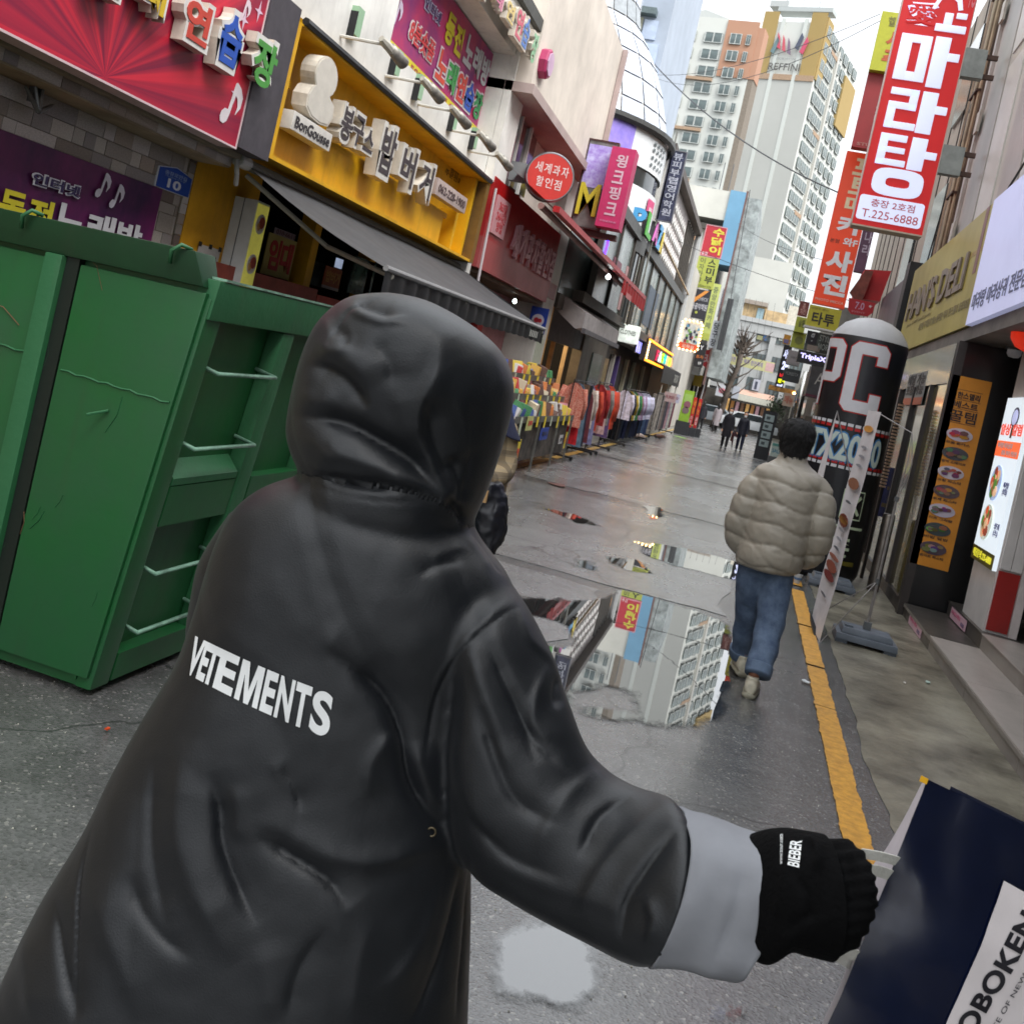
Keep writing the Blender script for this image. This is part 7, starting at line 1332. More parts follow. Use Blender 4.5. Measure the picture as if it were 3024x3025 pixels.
r = random.Random(21); CN = [('red', (190, 30, 34)), ('yellow', (222, 190, 50)), ('golden', (206, 150, 40)), ('dark brown', (80, 46, 34)), ('green', (40, 120, 60)), ('orange', (214, 110, 40)), ('cream', (214, 200, 170)), ('blue', (40, 70, 150)), ('pink', (206, 130, 140)), ('white', (214, 210, 206))]
O1 = 'first second third fourth fifth sixth seventh eighth ninth tenth eleventh twelfth thirteenth fourteenth fifteenth sixteenth seventeenth eighteenth nineteenth'.split(); OD = O1+[t+('ieth' if k < 0 else 'y-'+O1[k]) for t in ('twent', 'thirt', 'fort', 'fift') for k in range(-1, 9)]
pk = MB(); pk.hexa([(-.5, -.5, 0), (.5, -.5, 0), (.5, .5, 0), (-.5, .5, 0), (-.42, -.4, .92), (.42, -.4, .92), (.42, .4, .92), (-.42, .4, .92)]); pko = pk.build('snack_pack', WHITE, None, bevel=.07); pkm = pko.data; bpy.data.objects.remove(pko)
for X, z, k in tiers:
    y = 14.35; i = 0
    while y < 18.9:
        w_ = r.uniform(.09, .19); nm, c = r.choice(CN if k != 0 else CN[1:]); h = r.uniform(.09, .3)
        o = bpy.data.objects.new('snack_pack', pkm); COL.objects.link(o); o.location = (X+r.uniform(-.05, .03), y+w_/2, z+.001); o.scale = (.2, w_*.9, h); o.rotation_euler = (r.uniform(-.25, .25), r.uniform(-.2, .3), r.uniform(-.7, .7))
        o.material_slots[0].link = 'OBJECT'; o.material_slots[0].material = mat('snack_'+nm.replace(' ', '_'), c, .3, .35, 24, rgb2=tuple(min(255, int(v*.6+90)) for v in c))
        tag(o, '%s snack pack, %s from the near end, %s shelf of the stall' % (nm, OD[min(i, 57)], ['lowest', 'middle', 'top'][k]), 'snack pack', 'snack packs on the stall'); y += w_; i += 1
TG = mat('price_tag_yellow', (228, 204, 50), .5, .05, 6)
for k in range(24):
    X, z, _ = tiers[k % 3]; y = 14.5+(k//3)*.56+r.uniform(-.1, .1); h = r.choice([.16, .2, .3]); MB().box(X+.18, X+.186, y, y+r.uniform(.07, .13), z-h+.04, z+.04).build('price_tag', TG if k % 4 else flat(206, 214, 190), s)
for q, (y, z0, h, w_, c) in enumerate(((14.55, .15, .42, .24, (228, 204, 40)), (14.9, .7, .22, .4, (206, 206, 130)), (16.1, .52, .2, .6, (36, 66, 160)), (17.9, .4, .16, .3, (200, 196, 196)), (18.5, .3, .3, .1, (220, 200, 50)))):
    f = FB('L', -3.15, y, y+w_, z0, z0+h); f.box('placard', flat(*c), s, d0=-.01); f.text(['세일', '3,900', '과자', '할인', '1+1'][q], flat(200, 50, 50) if c[2] < 150 else flat(60, 60, 70), s, .15, .85, .3, .7, bold=.02)
# ---- clothes racks
def garment_mesh(kind):
    mb = MB(); n, m_ = 22, 12
    for sd in (0, 1):
        vs = []
        for j in range(m_+1):
            t = j/m_
            if kind == 'top': w_ = (.06+.17*min(1, t*5)) if t < .2 else .23+.02*t
            elif kind == 'trousers': w_ = .17-.02*t
            else: w_ = .05+.14*min(1, t*5)+.08*t
            for i in range(n+1):
                u = i/n*2-1; y = (.026+.012*math.sin(u*9+t*4)+.01*math.sin(u*17+sd*2))*(1-.6*abs(u)**3)*(.4+.6*t); vs.append((u*w_, y if sd else -y, -t))
        fs = [(j*(n+1)+i, j*(n+1)+i+1, (j+1)*(n+1)+i+1, (j+1)*(n+1)+i) for j in range(m_) for i in range(n)]
        mb.add(vs, fs)
    if kind == 'top':
        for q in (-1, 1): mb.tube([(q*.2, 0, -.1), (q*.27, .01, -.45), (q*.25, .02, -.8)], [.05, .045, .04], 7)
    o = mb.build('g', WHITE, None, smooth=True); me = o.data; bpy.data.objects.remove(o); return me
GM = {k: garment_mesh(k) for k in ('top', 'trousers', 'dress')}
def rack(label, X, y0, y1, zbar, items, nth):
    s = thing('clothes_rack', label, 'clothes rack', (X, (y0+y1)/2, 0), 'clothes racks along the left shops'); m = mat('black_rack_tube', (40, 40, 44), .4)
    MB().tube([(X, y0, zbar), (X, y1, zbar)], .014, 6).build('rail', m, s)
    for y in (y0, y1):
        MB().tube([(X, y, .06), (X, y, zbar+.02)], .014, 6).build('upright', m, s); MB().box(X-.3, X+.3, y-.02, y+.02, .05, .09).build('foot', m, s)
        for q in (-.27, .27): MB().lathe([(0, -.02), (.035, -.02), (.035, .02), (0, .02)], (X+q, y, .04), 8, (V((1, 0, 0)), V((0, 0, 1)), V((0, 1, 0)))).build('caster', BLACK, s)
    n = len(items)
    for i, (kind, nm, c, L_) in enumerate(items):
        y = y0+.1+(y1-y0-.2)*i/max(1, n-1); o = bpy.data.objects.new('garment', GM[kind]); COL.objects.link(o); o.location = (X+r.uniform(-.03, .03), y, zbar-.05); o.scale = (1, 1, L_); o.rotation_euler = (0, 0, r.uniform(-.3, .3))
        o.material_slots[0].link = 'OBJECT'
        pat = nm.startswith('patterned'); o.material_slots[0].material = mat('cloth_'+nm.replace(' ', '_').replace('-', '_'), c, .85, .2, 40 if pat else 8, rgb2=(210, 160, 140) if pat else None)
        tag(o, '%s %s, %s from the near end of the %s clothes rack' % (nm, {'top': 'top', 'trousers': 'trousers', 'dress': 'long garment'}[kind], OD[i], nth), 'garment', 'garments on the %s clothes rack' % nth)
        MB_h = MB().tube([(o.location.x, y, zbar+.015), (o.location.x, y, zbar-.04)], .004, 4); MB_h.tube([(o.location.x-.15, y, zbar-.1), (o.location.x, y, zbar-.04), (o.location.x+.15, y, zbar-.1)], .005, 4); MB_h.build('hanger', m, s)
rack('near clothes rack full of red and dark garments beside the pink pillar', -3.42, 19.6, 22.1, 1.55, [('top', 'patterned rust-red', (176, 70, 54), .85), ('dress', 'bright red', (196, 30, 40), 1.2), ('dress', 'slate blue', (96, 120, 138), 1.25), ('trousers', 'brown', (110, 84, 66), 1.2), ('dress', 'dark navy', (40, 40, 60), 1.25), ('trousers', 'black', (30, 30, 36), 1.2), ('dress', 'maroon', (100, 40, 50), 1.2), ('top', 'cream', (206, 190, 180), .9), ('dress', 'lavender', (130, 130, 170), 1.25), ('top', 'orange-red', (186, 66, 44), .95)], 'near')
rack('second clothes rack with orange-red tops just behind the near one', -3.38, 22.6, 24.6, 1.6, [('top', 'dark red', (150, 36, 40), .9), ('dress', 'pale pink', (206, 170, 170), 1.1), ('top', 'grey', (130, 126, 124), .9), ('dress', 'violet', (90, 70, 120), 1.2), ('top', 'vermilion', (190, 66, 44), 1.0), ('top', 'rust', (170, 70, 50), 1.0)], 'second')
rack('middle clothes rack with white and coloured tops below the neon sign', -3.38, 27.6, 33.4, 1.55, [('top', c[0], c[1], .78) for c in (('white', (206, 200, 220)), ('charcoal', (54, 54, 66)), ('mustard', (176, 150, 40)), ('ivory', (216, 214, 196)), ('leaf green', (60, 130, 84)), ('orange', (190, 90, 50)), ('pale violet', (190, 176, 206)), ('mauve', (160, 130, 160)), ('snow white', (206, 206, 226)), ('bluish white', (196, 200, 226)), ('lilac white', (200, 196, 220)), ('clean white', (210, 208, 226)), ('bright white', (212, 208, 230)), ('cool white', (206, 206, 230)))], 'middle')
rack('low clothes rack of dark jeans beneath the middle rack of tops', -3.55, 28.0, 36.0, 1.0, [('trousers', c, v, .85) for c, v in (('black denim', (30, 34, 44)), ('dark blue denim', (34, 48, 70)), ('indigo', (36, 44, 80)), ('washed black', (44, 46, 54)), ('ink blue', (30, 40, 66)), ('navy denim', (34, 42, 70)), ('midnight', (26, 30, 44)), ('blue denim', (50, 70, 104)), ('steel blue denim', (60, 80, 110)), ('deep blue', (34, 50, 84)), ('dusky blue', (50, 62, 88)))], 'low')
rack('far clothes rack with long grey and blue trousers beyond the jeans', -3.36, 36.6, 43.6, 1.6, [('trousers', c, v, 1.3) for c, v in (('stone', (160, 154, 146)), ('black', (36, 36, 40)), ('grey', (126, 122, 120)), ('taupe', (120, 106, 100)), ('dark grey', (80, 78, 80)), ('navy', (44, 48, 70)), ('pink-grey', (150, 120, 126)), ('sky blue', (60, 130, 180)), ('pale grey', (170, 168, 160)), ('plum', (80, 50, 66)), ('wine', (96, 44, 56)))], 'far')
for k, (x, y, lab) in enumerate(((-3.35, 33.6, 'pale beige rolled bag on the ground by the jeans rack'), (-3.0, 37.2, 'brown scrap of cloth on the ground before the far rack'))):
    mb = MB(); mb.tube([(x-.15, y-.3, .09), (x, y, .1), (x+.12, y+.35, .08)], [.06, .1, .05], 8); tag(mb.build('rolled_bag', flat(170, 150, 140) if k == 0 else flat(90, 60, 50), smooth=True), lab, 'bag')
for k, (y, c) in enumerate(((38.5, (206, 180, 180)), (40.5, (206, 206, 226)))):
    f = FB('F', y, -3.3, -2.85, 1.35, 1.7); q = thing_at('price_card', ['pinkish price card on the far clothes rack', 'bluish white price card further along the far clothes rack'][k], 'price card', f); f.box('card', flat(*c), q, d0=-.01); f.text('9,900', flat(150, 90, 100), q, .15, .85, .3, .7)
# ================================================================ people
def loft(stations, n=20, cap=True):
    """stations: (centre, half-vector a, half-vector b[, squareness]) -> closed tube through smooth rings"""
    rings = []
    for st in stations:
        c, a, b = st[:3]; e = st[3] if len(st) > 3 else 1.0
        rings.append([c+a*(math.copysign(abs(math.cos(t))**e, math.cos(t)))+b*(math.copysign(abs(math.sin(t))**e, math.sin(t))) for t in [2*math.pi*k/n for k in range(n)]])
    vs = [p for R_ in rings for p in R_]; m_ = len(rings); fs = [(i*n+k, i*n+(k+1) % n, (i+1)*n+(k+1) % n, (i+1)*n+k) for i in range(m_-1) for k in range(n)]
    if cap: fs += [tuple(range(n))[::-1], tuple(range((m_-1)*n, m_*n))]
    return vs, fs
def spline(keys, per=6):
    """Catmull-Rom through lists of equal-length numeric/vector tuples"""
    out = []; n = len(keys)
    def L4(p0, p1, p2, p3, t): return (p1*2+(p2-p0)*t+(p0*2-p1*5+p2*4-p3)*(t*t)+(p1*3-p0-p2*3+p3)*(t*t*t))*.5
    for i in range(n-1):
        k0, k1, k2, k3 = keys[max(i-1, 0)], keys[i], keys[i+1], keys[min(i+2, n-1)]
        for j in range(per): out.append(tuple(L4(a, b, c, d, j/per) for a, b, c, d in zip(k0, k1, k2, k3)))
    out.append(keys[-1]); return out
TMP = bpy.data.scenes.new('tmp')
def baked(o):
    TMP.collection.objects.link(o); vl = TMP.view_layers[0]; vl.update(); me = bpy.data.meshes.new_from_object(o.evaluated_get(vl.depsgraph)); TMP.collection.objects.unlink(o); return me
def remesh(mb, name, m, parent, voxel=.012, smooth_it=6, sub=False):
    """one continuous skin from overlapping volumes"""
    o = mb.build(name, m, parent); md = o.modifiers.new('r', 'REMESH'); md.mode = 'VOXEL'; md.voxel_size = voxel; md.use_smooth_shade = True
    ms = o.modifiers.new('s', 'SMOOTH'); ms.factor = .5; ms.iterations = smooth_it
    me = baked(o)
    o.modifiers.clear(); old = o.data; o.data = me; bpy.data.meshes.remove(old); me.name = name; me.shade_smooth()
    if not me.materials: me.materials.append(m)
    return o
SK = mat('skin', (196, 150, 124), .5, .08, 8)
HAIR = mat('black_hair', (15, 13, 13), .55, .3, 60, .8, stretch=(1, 1, .25))
# ---- man in the beige puffer jacket
MY = 6.92
def mp_(x, y, dy=0): return PY(x, y, MY+dy)
mx_, s = mp_(2215, 2010).x, None
s = thing('person', 'person in a beige quilted puffer jacket and rolled blue jeans walking away', 'person', (.30, 6.9, 0))
PUF = mat('beige_nylon', (158, 151, 138), .42, .06, 3, .08, coat=.05)
st = []
for (lx, ly, rx, ry, dep) in ((2306, 1352, 2384, 1370, .08), (2270, 1366, 2412, 1398, .11), (2232, 1388, 2436, 1434, .15), (2222, 1450, 2412, 1494, .175), (2212, 1510, 2398, 1552, .19), (2196, 1570, 2384, 1612, .19), (2180, 1625, 2368, 1664, .19), (2172, 1650, 2358, 1692, .175), (2192, 1664, 2338, 1698, .15)):
    a, b = mp_(lx, ly), mp_(rx, ry); st.append(((a+b)/2, (b-a)/2, V((0, dep, 0))))
st = spline(st, 7); mb = MB(); mb.add(*loft(st, 40))
def limb(mb, pts, n=16, per=6, ys=1.0):
    keys = [(V(p), float(r_)) for p, r_ in pts]; sp_ = spline(keys, per); st_ = []
    for i, (c, r_) in enumerate(sp_):
        t = (sp_[min(i+1, len(sp_)-1)][0]-sp_[max(i-1, 0)][0]).normalized(); a = t.cross(V((0, 1, 0))); a = a.normalized() if a.length > .1 else V((1, 0, 0)); st_.append((c, a*r_, t.cross(a)*r_*ys))
    mb.add(*loft(st_, n))
limb(mb, [(mp_(2268, 1412), .075), (mp_(2232, 1438), .09), (mp_(2200, 1505), .094), (mp_(2182, 1560, .02), .092), (mp_(2188, 1608, .06), .075), (mp_(2222, 1622, .2), .065)])
limb(mb, [(mp_(2398, 1432), .078), (mp_(2420, 1472), .09), (mp_(2420, 1545), .095), (mp_(2412, 1600, .02), .088), (mp_(2392, 1642, .06), .072), (mp_(2350, 1650, .2), .065)])
mb.add(*loft(spline([((mp_(2300, 1340)+mp_(2385, 1366))/2+V((0, 0, d)), V((w_, 0, -.02)), V((0, w_*.95, 0))) for d, w_ in ((-.05, .10), (0, .09), (.035, .086), (.04, .07))], 4), 24))
j = remesh(mb, 'puffer_jacket', PUF, s, .011, 5)
off = wpos(j); me = j.data; me.update()
cxj = mp_(2300, 1550)
for v in me.vertices:
    p = v.co+off; dx = p.x-cxj.x; wob_ = .016*math.sin(dx*7+1.2)+.012*math.sin(dx*19+p.z*5)+.02*mnoise.noise(p*3.1)
    ph = (p.z+wob_+abs(dx)*.10)/.135; puff = abs(math.sin(math.pi*ph))**.33
    kk = (1 if abs(dx) < .34 else .8)*(1 if p.z < 1.43 else .25)
    cr_ = abs(mnoise.noise(V((p.x*12+5, p.y*9, p.z*20))))*.013+abs(mnoise.noise(V((p.x*26+p.z*13, p.y*16, p.z*12))))*.007
    dg = abs(((p.x*.8+p.z+.03*math.sin(p.z*9)) % .31)-.155)/.155
    v.co = v.co+v.normal*((puff-.6)*.021*kk+min(dg*6, 1)*.005-cr_*.55)
me.update(); me.shade_smooth()
JN = mat('blue_denim', (92, 110, 134), .8, .18, 14, .25, rgb2=(62, 78, 104)); JNL = mat('denim_cuff', (92, 110, 134), .8, .1, 14)
mb = MB()
hip = mp_(2262, 1668); limb(mb, [((hip.x-.02, MY+.02, .93), .15), ((hip.x-.01, MY+.01, .82), .16), ((hip.x, MY, .74), .13)], 22)
A1, A2, A3 = mp_(2222, 1720, .05), mp_(2208, 1830, .15), mp_(2190, 1934, .27)
B1, B2, B3 = mp_(2290, 1725), mp_(2272, 1850, -.08), mp_(2238, 1990, -.25)
limb(mb, [((hip.x-.07, MY+.02, .84), .1), (A1, .108), (A2, .088), (A3.lerp(A2, .12), .080), (A3, .079)]); limb(mb, [((hip.x+.07, MY, .84), .1), (B1, .108), (B2, .09), (B3.lerp(B2, .12), .083), (B3, .081)])
j = remesh(mb, 'jeans', JN, s, .011, 4)
for v in j.data.vertices: p = v.co+wpos(j); v.co += v.normal*(.007*mnoise.noise(V((p.x*14, p.y*14, p.z*8)))+.005*math.sin(p.z*38+p.x*20)*(1 if p.z < .5 else .3))
for c, up_ in ((A3, A2), (B3, B2)):
    t = (up_-c).normalized(); mb = MB(); limb(mb, [(c-t*.012, .081), (c+t*.03, .086), (c+t*.055, .086)], 18, 3); mb.build('jeans_cuff', JNL, s, smooth=True)
SH = mat('cream_leather', (206, 200, 180), .45, .1, 12, .1); SO = mat('sole_rubber', (150, 146, 128), .6, .2, 8)
def shoe(ank, toe_dir, lift, pitch):
    f_ = V(toe_dir).normalized(); sd_ = f_.cross(V((0, 0, 1))); heel = V((ank.x, ank.y, 0))-f_*.06
    def at(x, z, pt=0): q = heel+f_*x; return V((q.x, q.y, z+lift+max(0, (.2-x))*pitch))
    mb = MB(); st_ = [(at(x, z), sd_*w_, V((0, 0, h))) for x, z, w_, h in ((-.012, .06, .02, .035), (.0, .065, .036, .045), (.06, .065, .042, .05), (.13, .058, .047, .042), (.2, .048, .049, .032), (.25, .042, .042, .024), (.272, .04, .02, .012))]
    mb.add(*loft(spline(st_, 4), 18)); mb.add(*loft(spline([(at(.045, .07), sd_*.038, f_*.05), (at(.045, .11), sd_*.04, f_*.05), (at(.04, .13), sd_*.038, f_*.048)], 4), 16))
    remesh(mb, 'shoe', SH, s, .007, 3)
    mb = MB(); mb.add(*loft(spline([(at(x, .017), sd_*w_, V((0, 0, .018))) for x, w_ in ((-.025, .025), (-.01, .042), (.06, .046), (.14, .051), (.2, .053), (.26, .044), (.285, .02))], 4), 12)); mb.build('sole', SO, s, smooth=True)
    for k in range(3): q = at(.1+k*.035, .095-k*.012); MB().tube([q-sd_*.035+V((0, 0, -.012)), q, q+sd_*.035+V((0, 0, -.012))], .004, 5).build('lace', flat(226, 222, 210), s)
    mb = MB(); q0 = V((ank.x, ank.y, .12+lift+.1*pitch)); limb(mb, [(q0-V((0, 0, .03)), .033), (ank+V((0, 0, .05)), .034), (ank+V((0, 0, .11)), .036)], 12); mb.build('ankle', mat('tan_skin', (140, 92, 70), .5, .1, 8), s, smooth=True)
a3, b3 = G(2180, 1992), G(2212, 2056)
shoe(V((a3.x+.01, a3.y, .1)), (-.15, 1, 0), .005, .0); shoe(V((b3.x, b3.y, .1)), (.1, 1, 0), .0, .0)
hc = mp_(2352, 1300)
mb = MB(); mb.add(*loft(spline([(hc+V((0, .01, z)), V((a, 0, 0)), V((0, b, 0))) for z, a, b in ((-.15, .055, .055), (-.11, .06, .068), (-.07, .072, .088), (0, .078, .098), (.06, .074, .092), (.1, .05, .06), (.115, .01, .01))], 5), 24))
for q in (-1, 1): mb.add(*loft([(hc+V((q*(.074+k*.006), .005, -.03+.0*k)), V((0, .018, 0)), V((0, 0, .03))) for k in range(3)], 10))
mb.add(*loft([(hc+V((0, .09+k*.012, -.03)), V((.012, 0, 0)), V((0, 0, .02-.005*k))) for k in range(3)], 8))
remesh(mb, 'head', SK, s, .008, 3)
for q in (-.03, .03): MB().lathe([(0, -.003), (.009, 0), (0, .003)], hc+V((q, .103, -.005)), 8, (V((1, 0, 0)), V((0, 0, 1)), V((0, 1, 0)))).build('eye', BLACK, s)
MB().box(hc.x-.022, hc.x+.022, hc.y+.098, hc.y+.104, hc.z-.074, hc.z-.068).build('mouth', flat(150, 84, 76), s)
mb = MB(); r = random.Random(2)
mb.add(*loft(spline([(hc+V((.0, y, z)), V((a, 0, 0)), V((0, b, 0))) for z, a, b, y in ((-.125, .054, .03, -.055), (-.09, .084, .064, -.03), (-.02, .105, .098, -.012), (.03, .113, .118, -.004), (.08, .105, .112, 0), (.12, .076, .082, 0), (.138, .02, .02, 0))], 5), 30))
hr = remesh(mb, 'hair', HAIR, s, .008, 2)
for v in hr.data.vertices: p = v.co; v.co += v.normal*(.006*mnoise.noise(V((p.x*40, p.y*40, p.z*10)))+.004*mnoise.noise(V((p.x*90, p.y*90, p.z*22))))
mb = MB(); r = random.Random(44)
for k in range(1500):
    v = hr.data.vertices[r.randrange(len(hr.data.vertices))]; p = v.co+wpos(hr); n_ = v.normal
    dn = V((r.uniform(-.35, .35), r.uniform(-.2, .2), -1)) if p.z < hc.z+.09 else V((r.uniform(-.6, .6), -1, .1)); t = (dn-n_*dn.dot(n_)).normalized(); sd_ = t.cross(n_).normalized()*r.uniform(.0012, .0028); L_ = r.uniform(.025, .055); a = p-t*L_*.4+n_*.001; b = p+n_*r.uniform(.004, .009); c = p+t*L_*.6+n_*r.uniform(.0, .008)
    mb.add([a-sd_, a+sd_, b+sd_*.9, b-sd_*.9, c], [(0, 1, 2, 3), (3, 2, 4)])
o = mb.build('hair_strands', HAIR, s); o['kind'] = 'stuff'
# ---- generic small figures
def figure(label, p, h, top, legs, hairc, face_cam=True, coat=.55, extra=None, stride=.12, skirtlen=None):
    s = thing('person', label, 'person', p, None); k = h/1.68; p = V(p); d = -1 if face_cam else 1
    def q(x, y, z): return p+V((x, y*d, z))*k
    mb = MB(); hem = .95-coat*.6
    mb.add(*loft(spline([(q(0, 0, z), V((w_, 0, 0))*k, V((0, t_, 0))*k) for z, w_, t_ in ((hem, .2, .15), ((hem+1.1)/2, .185, .14), (1.1, .17, .125), (1.3, .19, .12), (1.4, .16, .09), (1.45, .07, .06))], 4), 18))
    for sd_ in (-1, 1): limb(mb, [(q(sd_*.15, 0, 1.37), .055*k), (q(sd_*.2, .0, 1.15), .05*k), (q(sd_*.23, .03, .9), .042*k), (q(sd_*.2, .1, .78), .038*k)], 10, 4)
    remesh(mb, 'coat', top, s, .022, 3)
    for i, sd_ in enumerate((-1, 1)):
        mb = MB(); ft = stride*(1 if i else -1); limb(mb, [(q(sd_*.08, 0, .9), .09*k), (q(sd_*.09, ft*.5, .5), .07*k), (q(sd_*.09, ft, .1), .05*k)], 10, 4); mb.build('leg', legs, s, smooth=True)
        mb = MB(); mb.add(*loft([(q(sd_*.09, ft-.06+x, .035+.02*(x < .1)), V((.04, 0, 0))*k, V((0, 0, .032))*k) for x in (0, .05, .12, .19, .23)], 10)); mb.build('shoe', BLACK, s, smooth=True)
        mb = MB(); mb.add(*loft(spline([(q(sd_*.2, .1, .79), V((.025, 0, 0)), V((0, .02, 0))), (q(sd_*.2, .12, .73), V((.03, 0, 0)), V((0, .02, 0))), (q(sd_*.195, .13, .68), V((.02, 0, 0)), V((0, .014, 0)))], 3), 8)); mb.build('hand', SK, s, smooth=True)
    mb = MB(); mb.add(*loft(spline([(q(0, y, z), V((a, 0, 0))*k, V((0, b, 0))*k) for z, a, b, y in ((1.42, .045, .045, 0), (1.48, .05, .055, .01), (1.53, .068, .08, .015), (1.6, .075, .09, .01), (1.66, .055, .065, 0), (1.69, .01, .01, 0))], 3), 14)); mb.build('head', SK, s, smooth=True)
    for xx in (-.028, .028): MB().lathe([(0, -.006), (.008, 0), (0, .006)], q(xx, .094, 1.585), 6, (V((1, 0, 0)), V((0, 0, 1)), V((0, 1, 0)))).build('eye', BLACK, s)
    mb = MB(); mb.add(*loft(spline([(q(0, y, z), V((a, 0, 0))*k, V((0, b, 0))*k) for z, a, b, y in ((1.36, .07, .03, -.075), (1.5, .085, .05, -.06), (1.6, .088, .082, -.03), (1.68, .07, .08, -.01), (1.72, .02, .02, 0))], 3), 14)); mb.build('hair', hairc, s, smooth=True)
    if extra: extra(s, q)
    return s
NV = mat('black_wool', (24, 24, 32), .85, .2, 8); NV2 = mat('navy_down', (28, 30, 44), .6, .2, 8); HB_ = mat('brown_hair', (54, 34, 30), .45, .2, 20); JD = mat('dark_jeans', (34, 40, 66), .8, .15, 8); BLKT = mat('black_trousers', (22, 22, 26), .8, .2, 8)
def mask(s, q): MB().box(q(0, 0, 0).x-.05, q(0, 0, 0).x+.05, q(0, .1, 0).y-.01, q(0, .1, 0).y+.015, q(0, 0, 1.475).z, q(0, 0, 1.55).z).build('face_mask', WHITE, s, bevel=.008)
def umb(s, q):
    mask(s, q); a, b = q(.27, .1, .75), q(.34, .12, .05); MB().tube([a, b], [.055, .008], 8).build('folded_umbrella', mat('wine_cloth', (60, 26, 36), .7), s); MB().tube([q(.26, .1, .9), a], .01, 5).build('umbrella_shaft', GREY, s)
    MB().hexa([tuple(q(x, y, z)) for x, y, z in ((.3, .1, .62), (.52, .1, .56), (.52, .14, .56), (.3, .14, .62), (.28, .1, .82), (.36, .1, .8), (.36, .14, .8), (.28, .14, .82))]).build('scarf_end', mat('wine_cloth', (60, 26, 36), .7), s)
figure('person in a long black coat and face mask walking towards the camera', (-.85, 41.4, 0), 1.62, NV, BLKT, HAIR, coat=.75, extra=umb)
def tote(s, q): mask(s, q); MB().box(q(-.3, 0, 0).x-.1, q(-.3, 0, 0).x+.02, q(0, 0, 0).y-.1, q(0, 0, 0).y+.1, .35, .62).build('tan_bag', mat('tan_leather', (110, 66, 44), .5), s, bevel=.02)
figure('person in a navy down jacket and jeans with a tan bag walking towards the camera', (-.27, 41.9, 0), 1.60, NV2, JD, HB_, coat=.45, extra=tote)
figure('person in a pale grey coat walking away beyond the two dark coats', (-1.95, 60, 0), 1.66, mat('pale_grey_wool', (150, 142, 146), .85, .1, 8), BLKT, HAIR, False, .9)
figure('person in dark clothes beside the pale grey coat, far down the street', (-2.7, 58, 0), 1.62, NV, BLKT, HAIR, False, .5)
# ---- person in plaid behind the raincoat
PL = bpy.data.materials.new('beige_plaid'); PL.use_nodes = True; t_ = PL.node_tree; N_ = t_.nodes; L_ = t_.links; bs_ = N_['Principled BSDF']; bs_.inputs['Roughness'].default_value = .9
tc = N_.new('ShaderNodeTexCoord'); sp3 = N_.new('ShaderNodeSeparateXYZ'); L_.new(tc.outputs['Object'], sp3.inputs[0]); prev = None
for ax_, sc_, c in (('Z', 9, C(70, 62, 56)), ('X', 9, C(96, 84, 70)), ('Z', 27, C(150, 136, 112)), ('Y', 9, C(84, 74, 62))):
    mm = N_.new('ShaderNodeMath'); mm.operation = 'MULTIPLY'; mm.inputs[1].default_value = sc_; L_.new(sp3.outputs[ax_], mm.inputs[0]); fr_ = N_.new('ShaderNodeMath'); fr_.operation = 'FRACT'; L_.new(mm.outputs[0], fr_.inputs[0]); lt = N_.new('ShaderNodeMath'); lt.operation = 'LESS_THAN'; lt.inputs[1].default_value = .3; L_.new(fr_.outputs[0], lt.inputs[0])
    hf = N_.new('ShaderNodeMath'); hf.operation = 'MULTIPLY'; hf.inputs[1].default_value = .6; L_.new(lt.outputs[0], hf.inputs[0]); mx2 = N_.new('ShaderNodeMix'); mx2.data_type = 'RGBA'; L_.new(hf.outputs[0], mx2.inputs['Factor']); mx2.inputs['B'].default_value = c
    if prev: L_.new(prev, mx2.inputs['A'])
    else: mx2.inputs['A'].default_value = C(164, 144, 112)
    prev = mx2.outputs['Result']
L_.new(prev, bs_.inputs['Base Color'])
QY = 5.35; q0 = PY(1415, 1300, QY)
s = thing('person', 'person in a beige plaid jacket carrying a black bag, mostly hidden behind the hooded raincoat', 'person', (q0.x, QY, 0)); X0 = q0.x
mb = MB(); mb.add(*loft(spline([(V((X0, QY, z)), V((w_, 0, 0)), V((0, t_, 0))) for z, w_, t_ in ((.78, .2, .14), (1.0, .2, .14), (1.25, .215, .14), (1.38, .19, .11), (1.44, .09, .08))], 5), 24))
E1, E2, E3 = PY(1490, 1335, QY), PY(1488, 1395, QY-.05), PY(1440, 1418, QY-.2)
limb(mb, [((X0+.15, QY, 1.36), .07), (PY(1478, 1285, QY), .075), (E1, .066), (E2, .06), (E3, .05)], 14)
limb(mb, [((X0-.15, QY, 1.36), .07), ((X0-.23, QY, 1.15), .065), ((X0-.24, QY-.05, .92), .055)], 14)
j = remesh(mb, 'plaid_jacket', PL, s, .014, 3)
for v in j.data.vertices: v.co += v.normal*.008*mnoise.noise(v.co*11)
for sd_ in (-1, 1): mb = MB(); limb(mb, [((X0+sd_*.09, QY, .85), .09), ((X0+sd_*.09, QY+.05*sd_, .45), .075), ((X0+sd_*.09, QY+.1*sd_, .1), .06)]); mb.build('leg', BLKT, s, smooth=True); mb = MB(); mb.add(*loft([(V((X0+sd_*.09, QY+.1*sd_-.08+x, .05)), V((.045, 0, 0)), V((0, 0, .045))) for x in (0, .06, .14, .22, .26)], 10)); mb.build('shoe', BLACK, s, smooth=True)
hd = V((X0+.0, QY, 1.58)); mb = MB(); mb.add(*loft(spline([(hd+V((0, 0, z)), V((a, 0, 0)), V((0, b, 0))) for z, a, b in ((-.16, .05, .05), (-.1, .06, .07), (0, .076, .095), (.08, .06, .075), (.12, .01, .01))], 4), 16)); mb.build('head', SK, s, smooth=True)
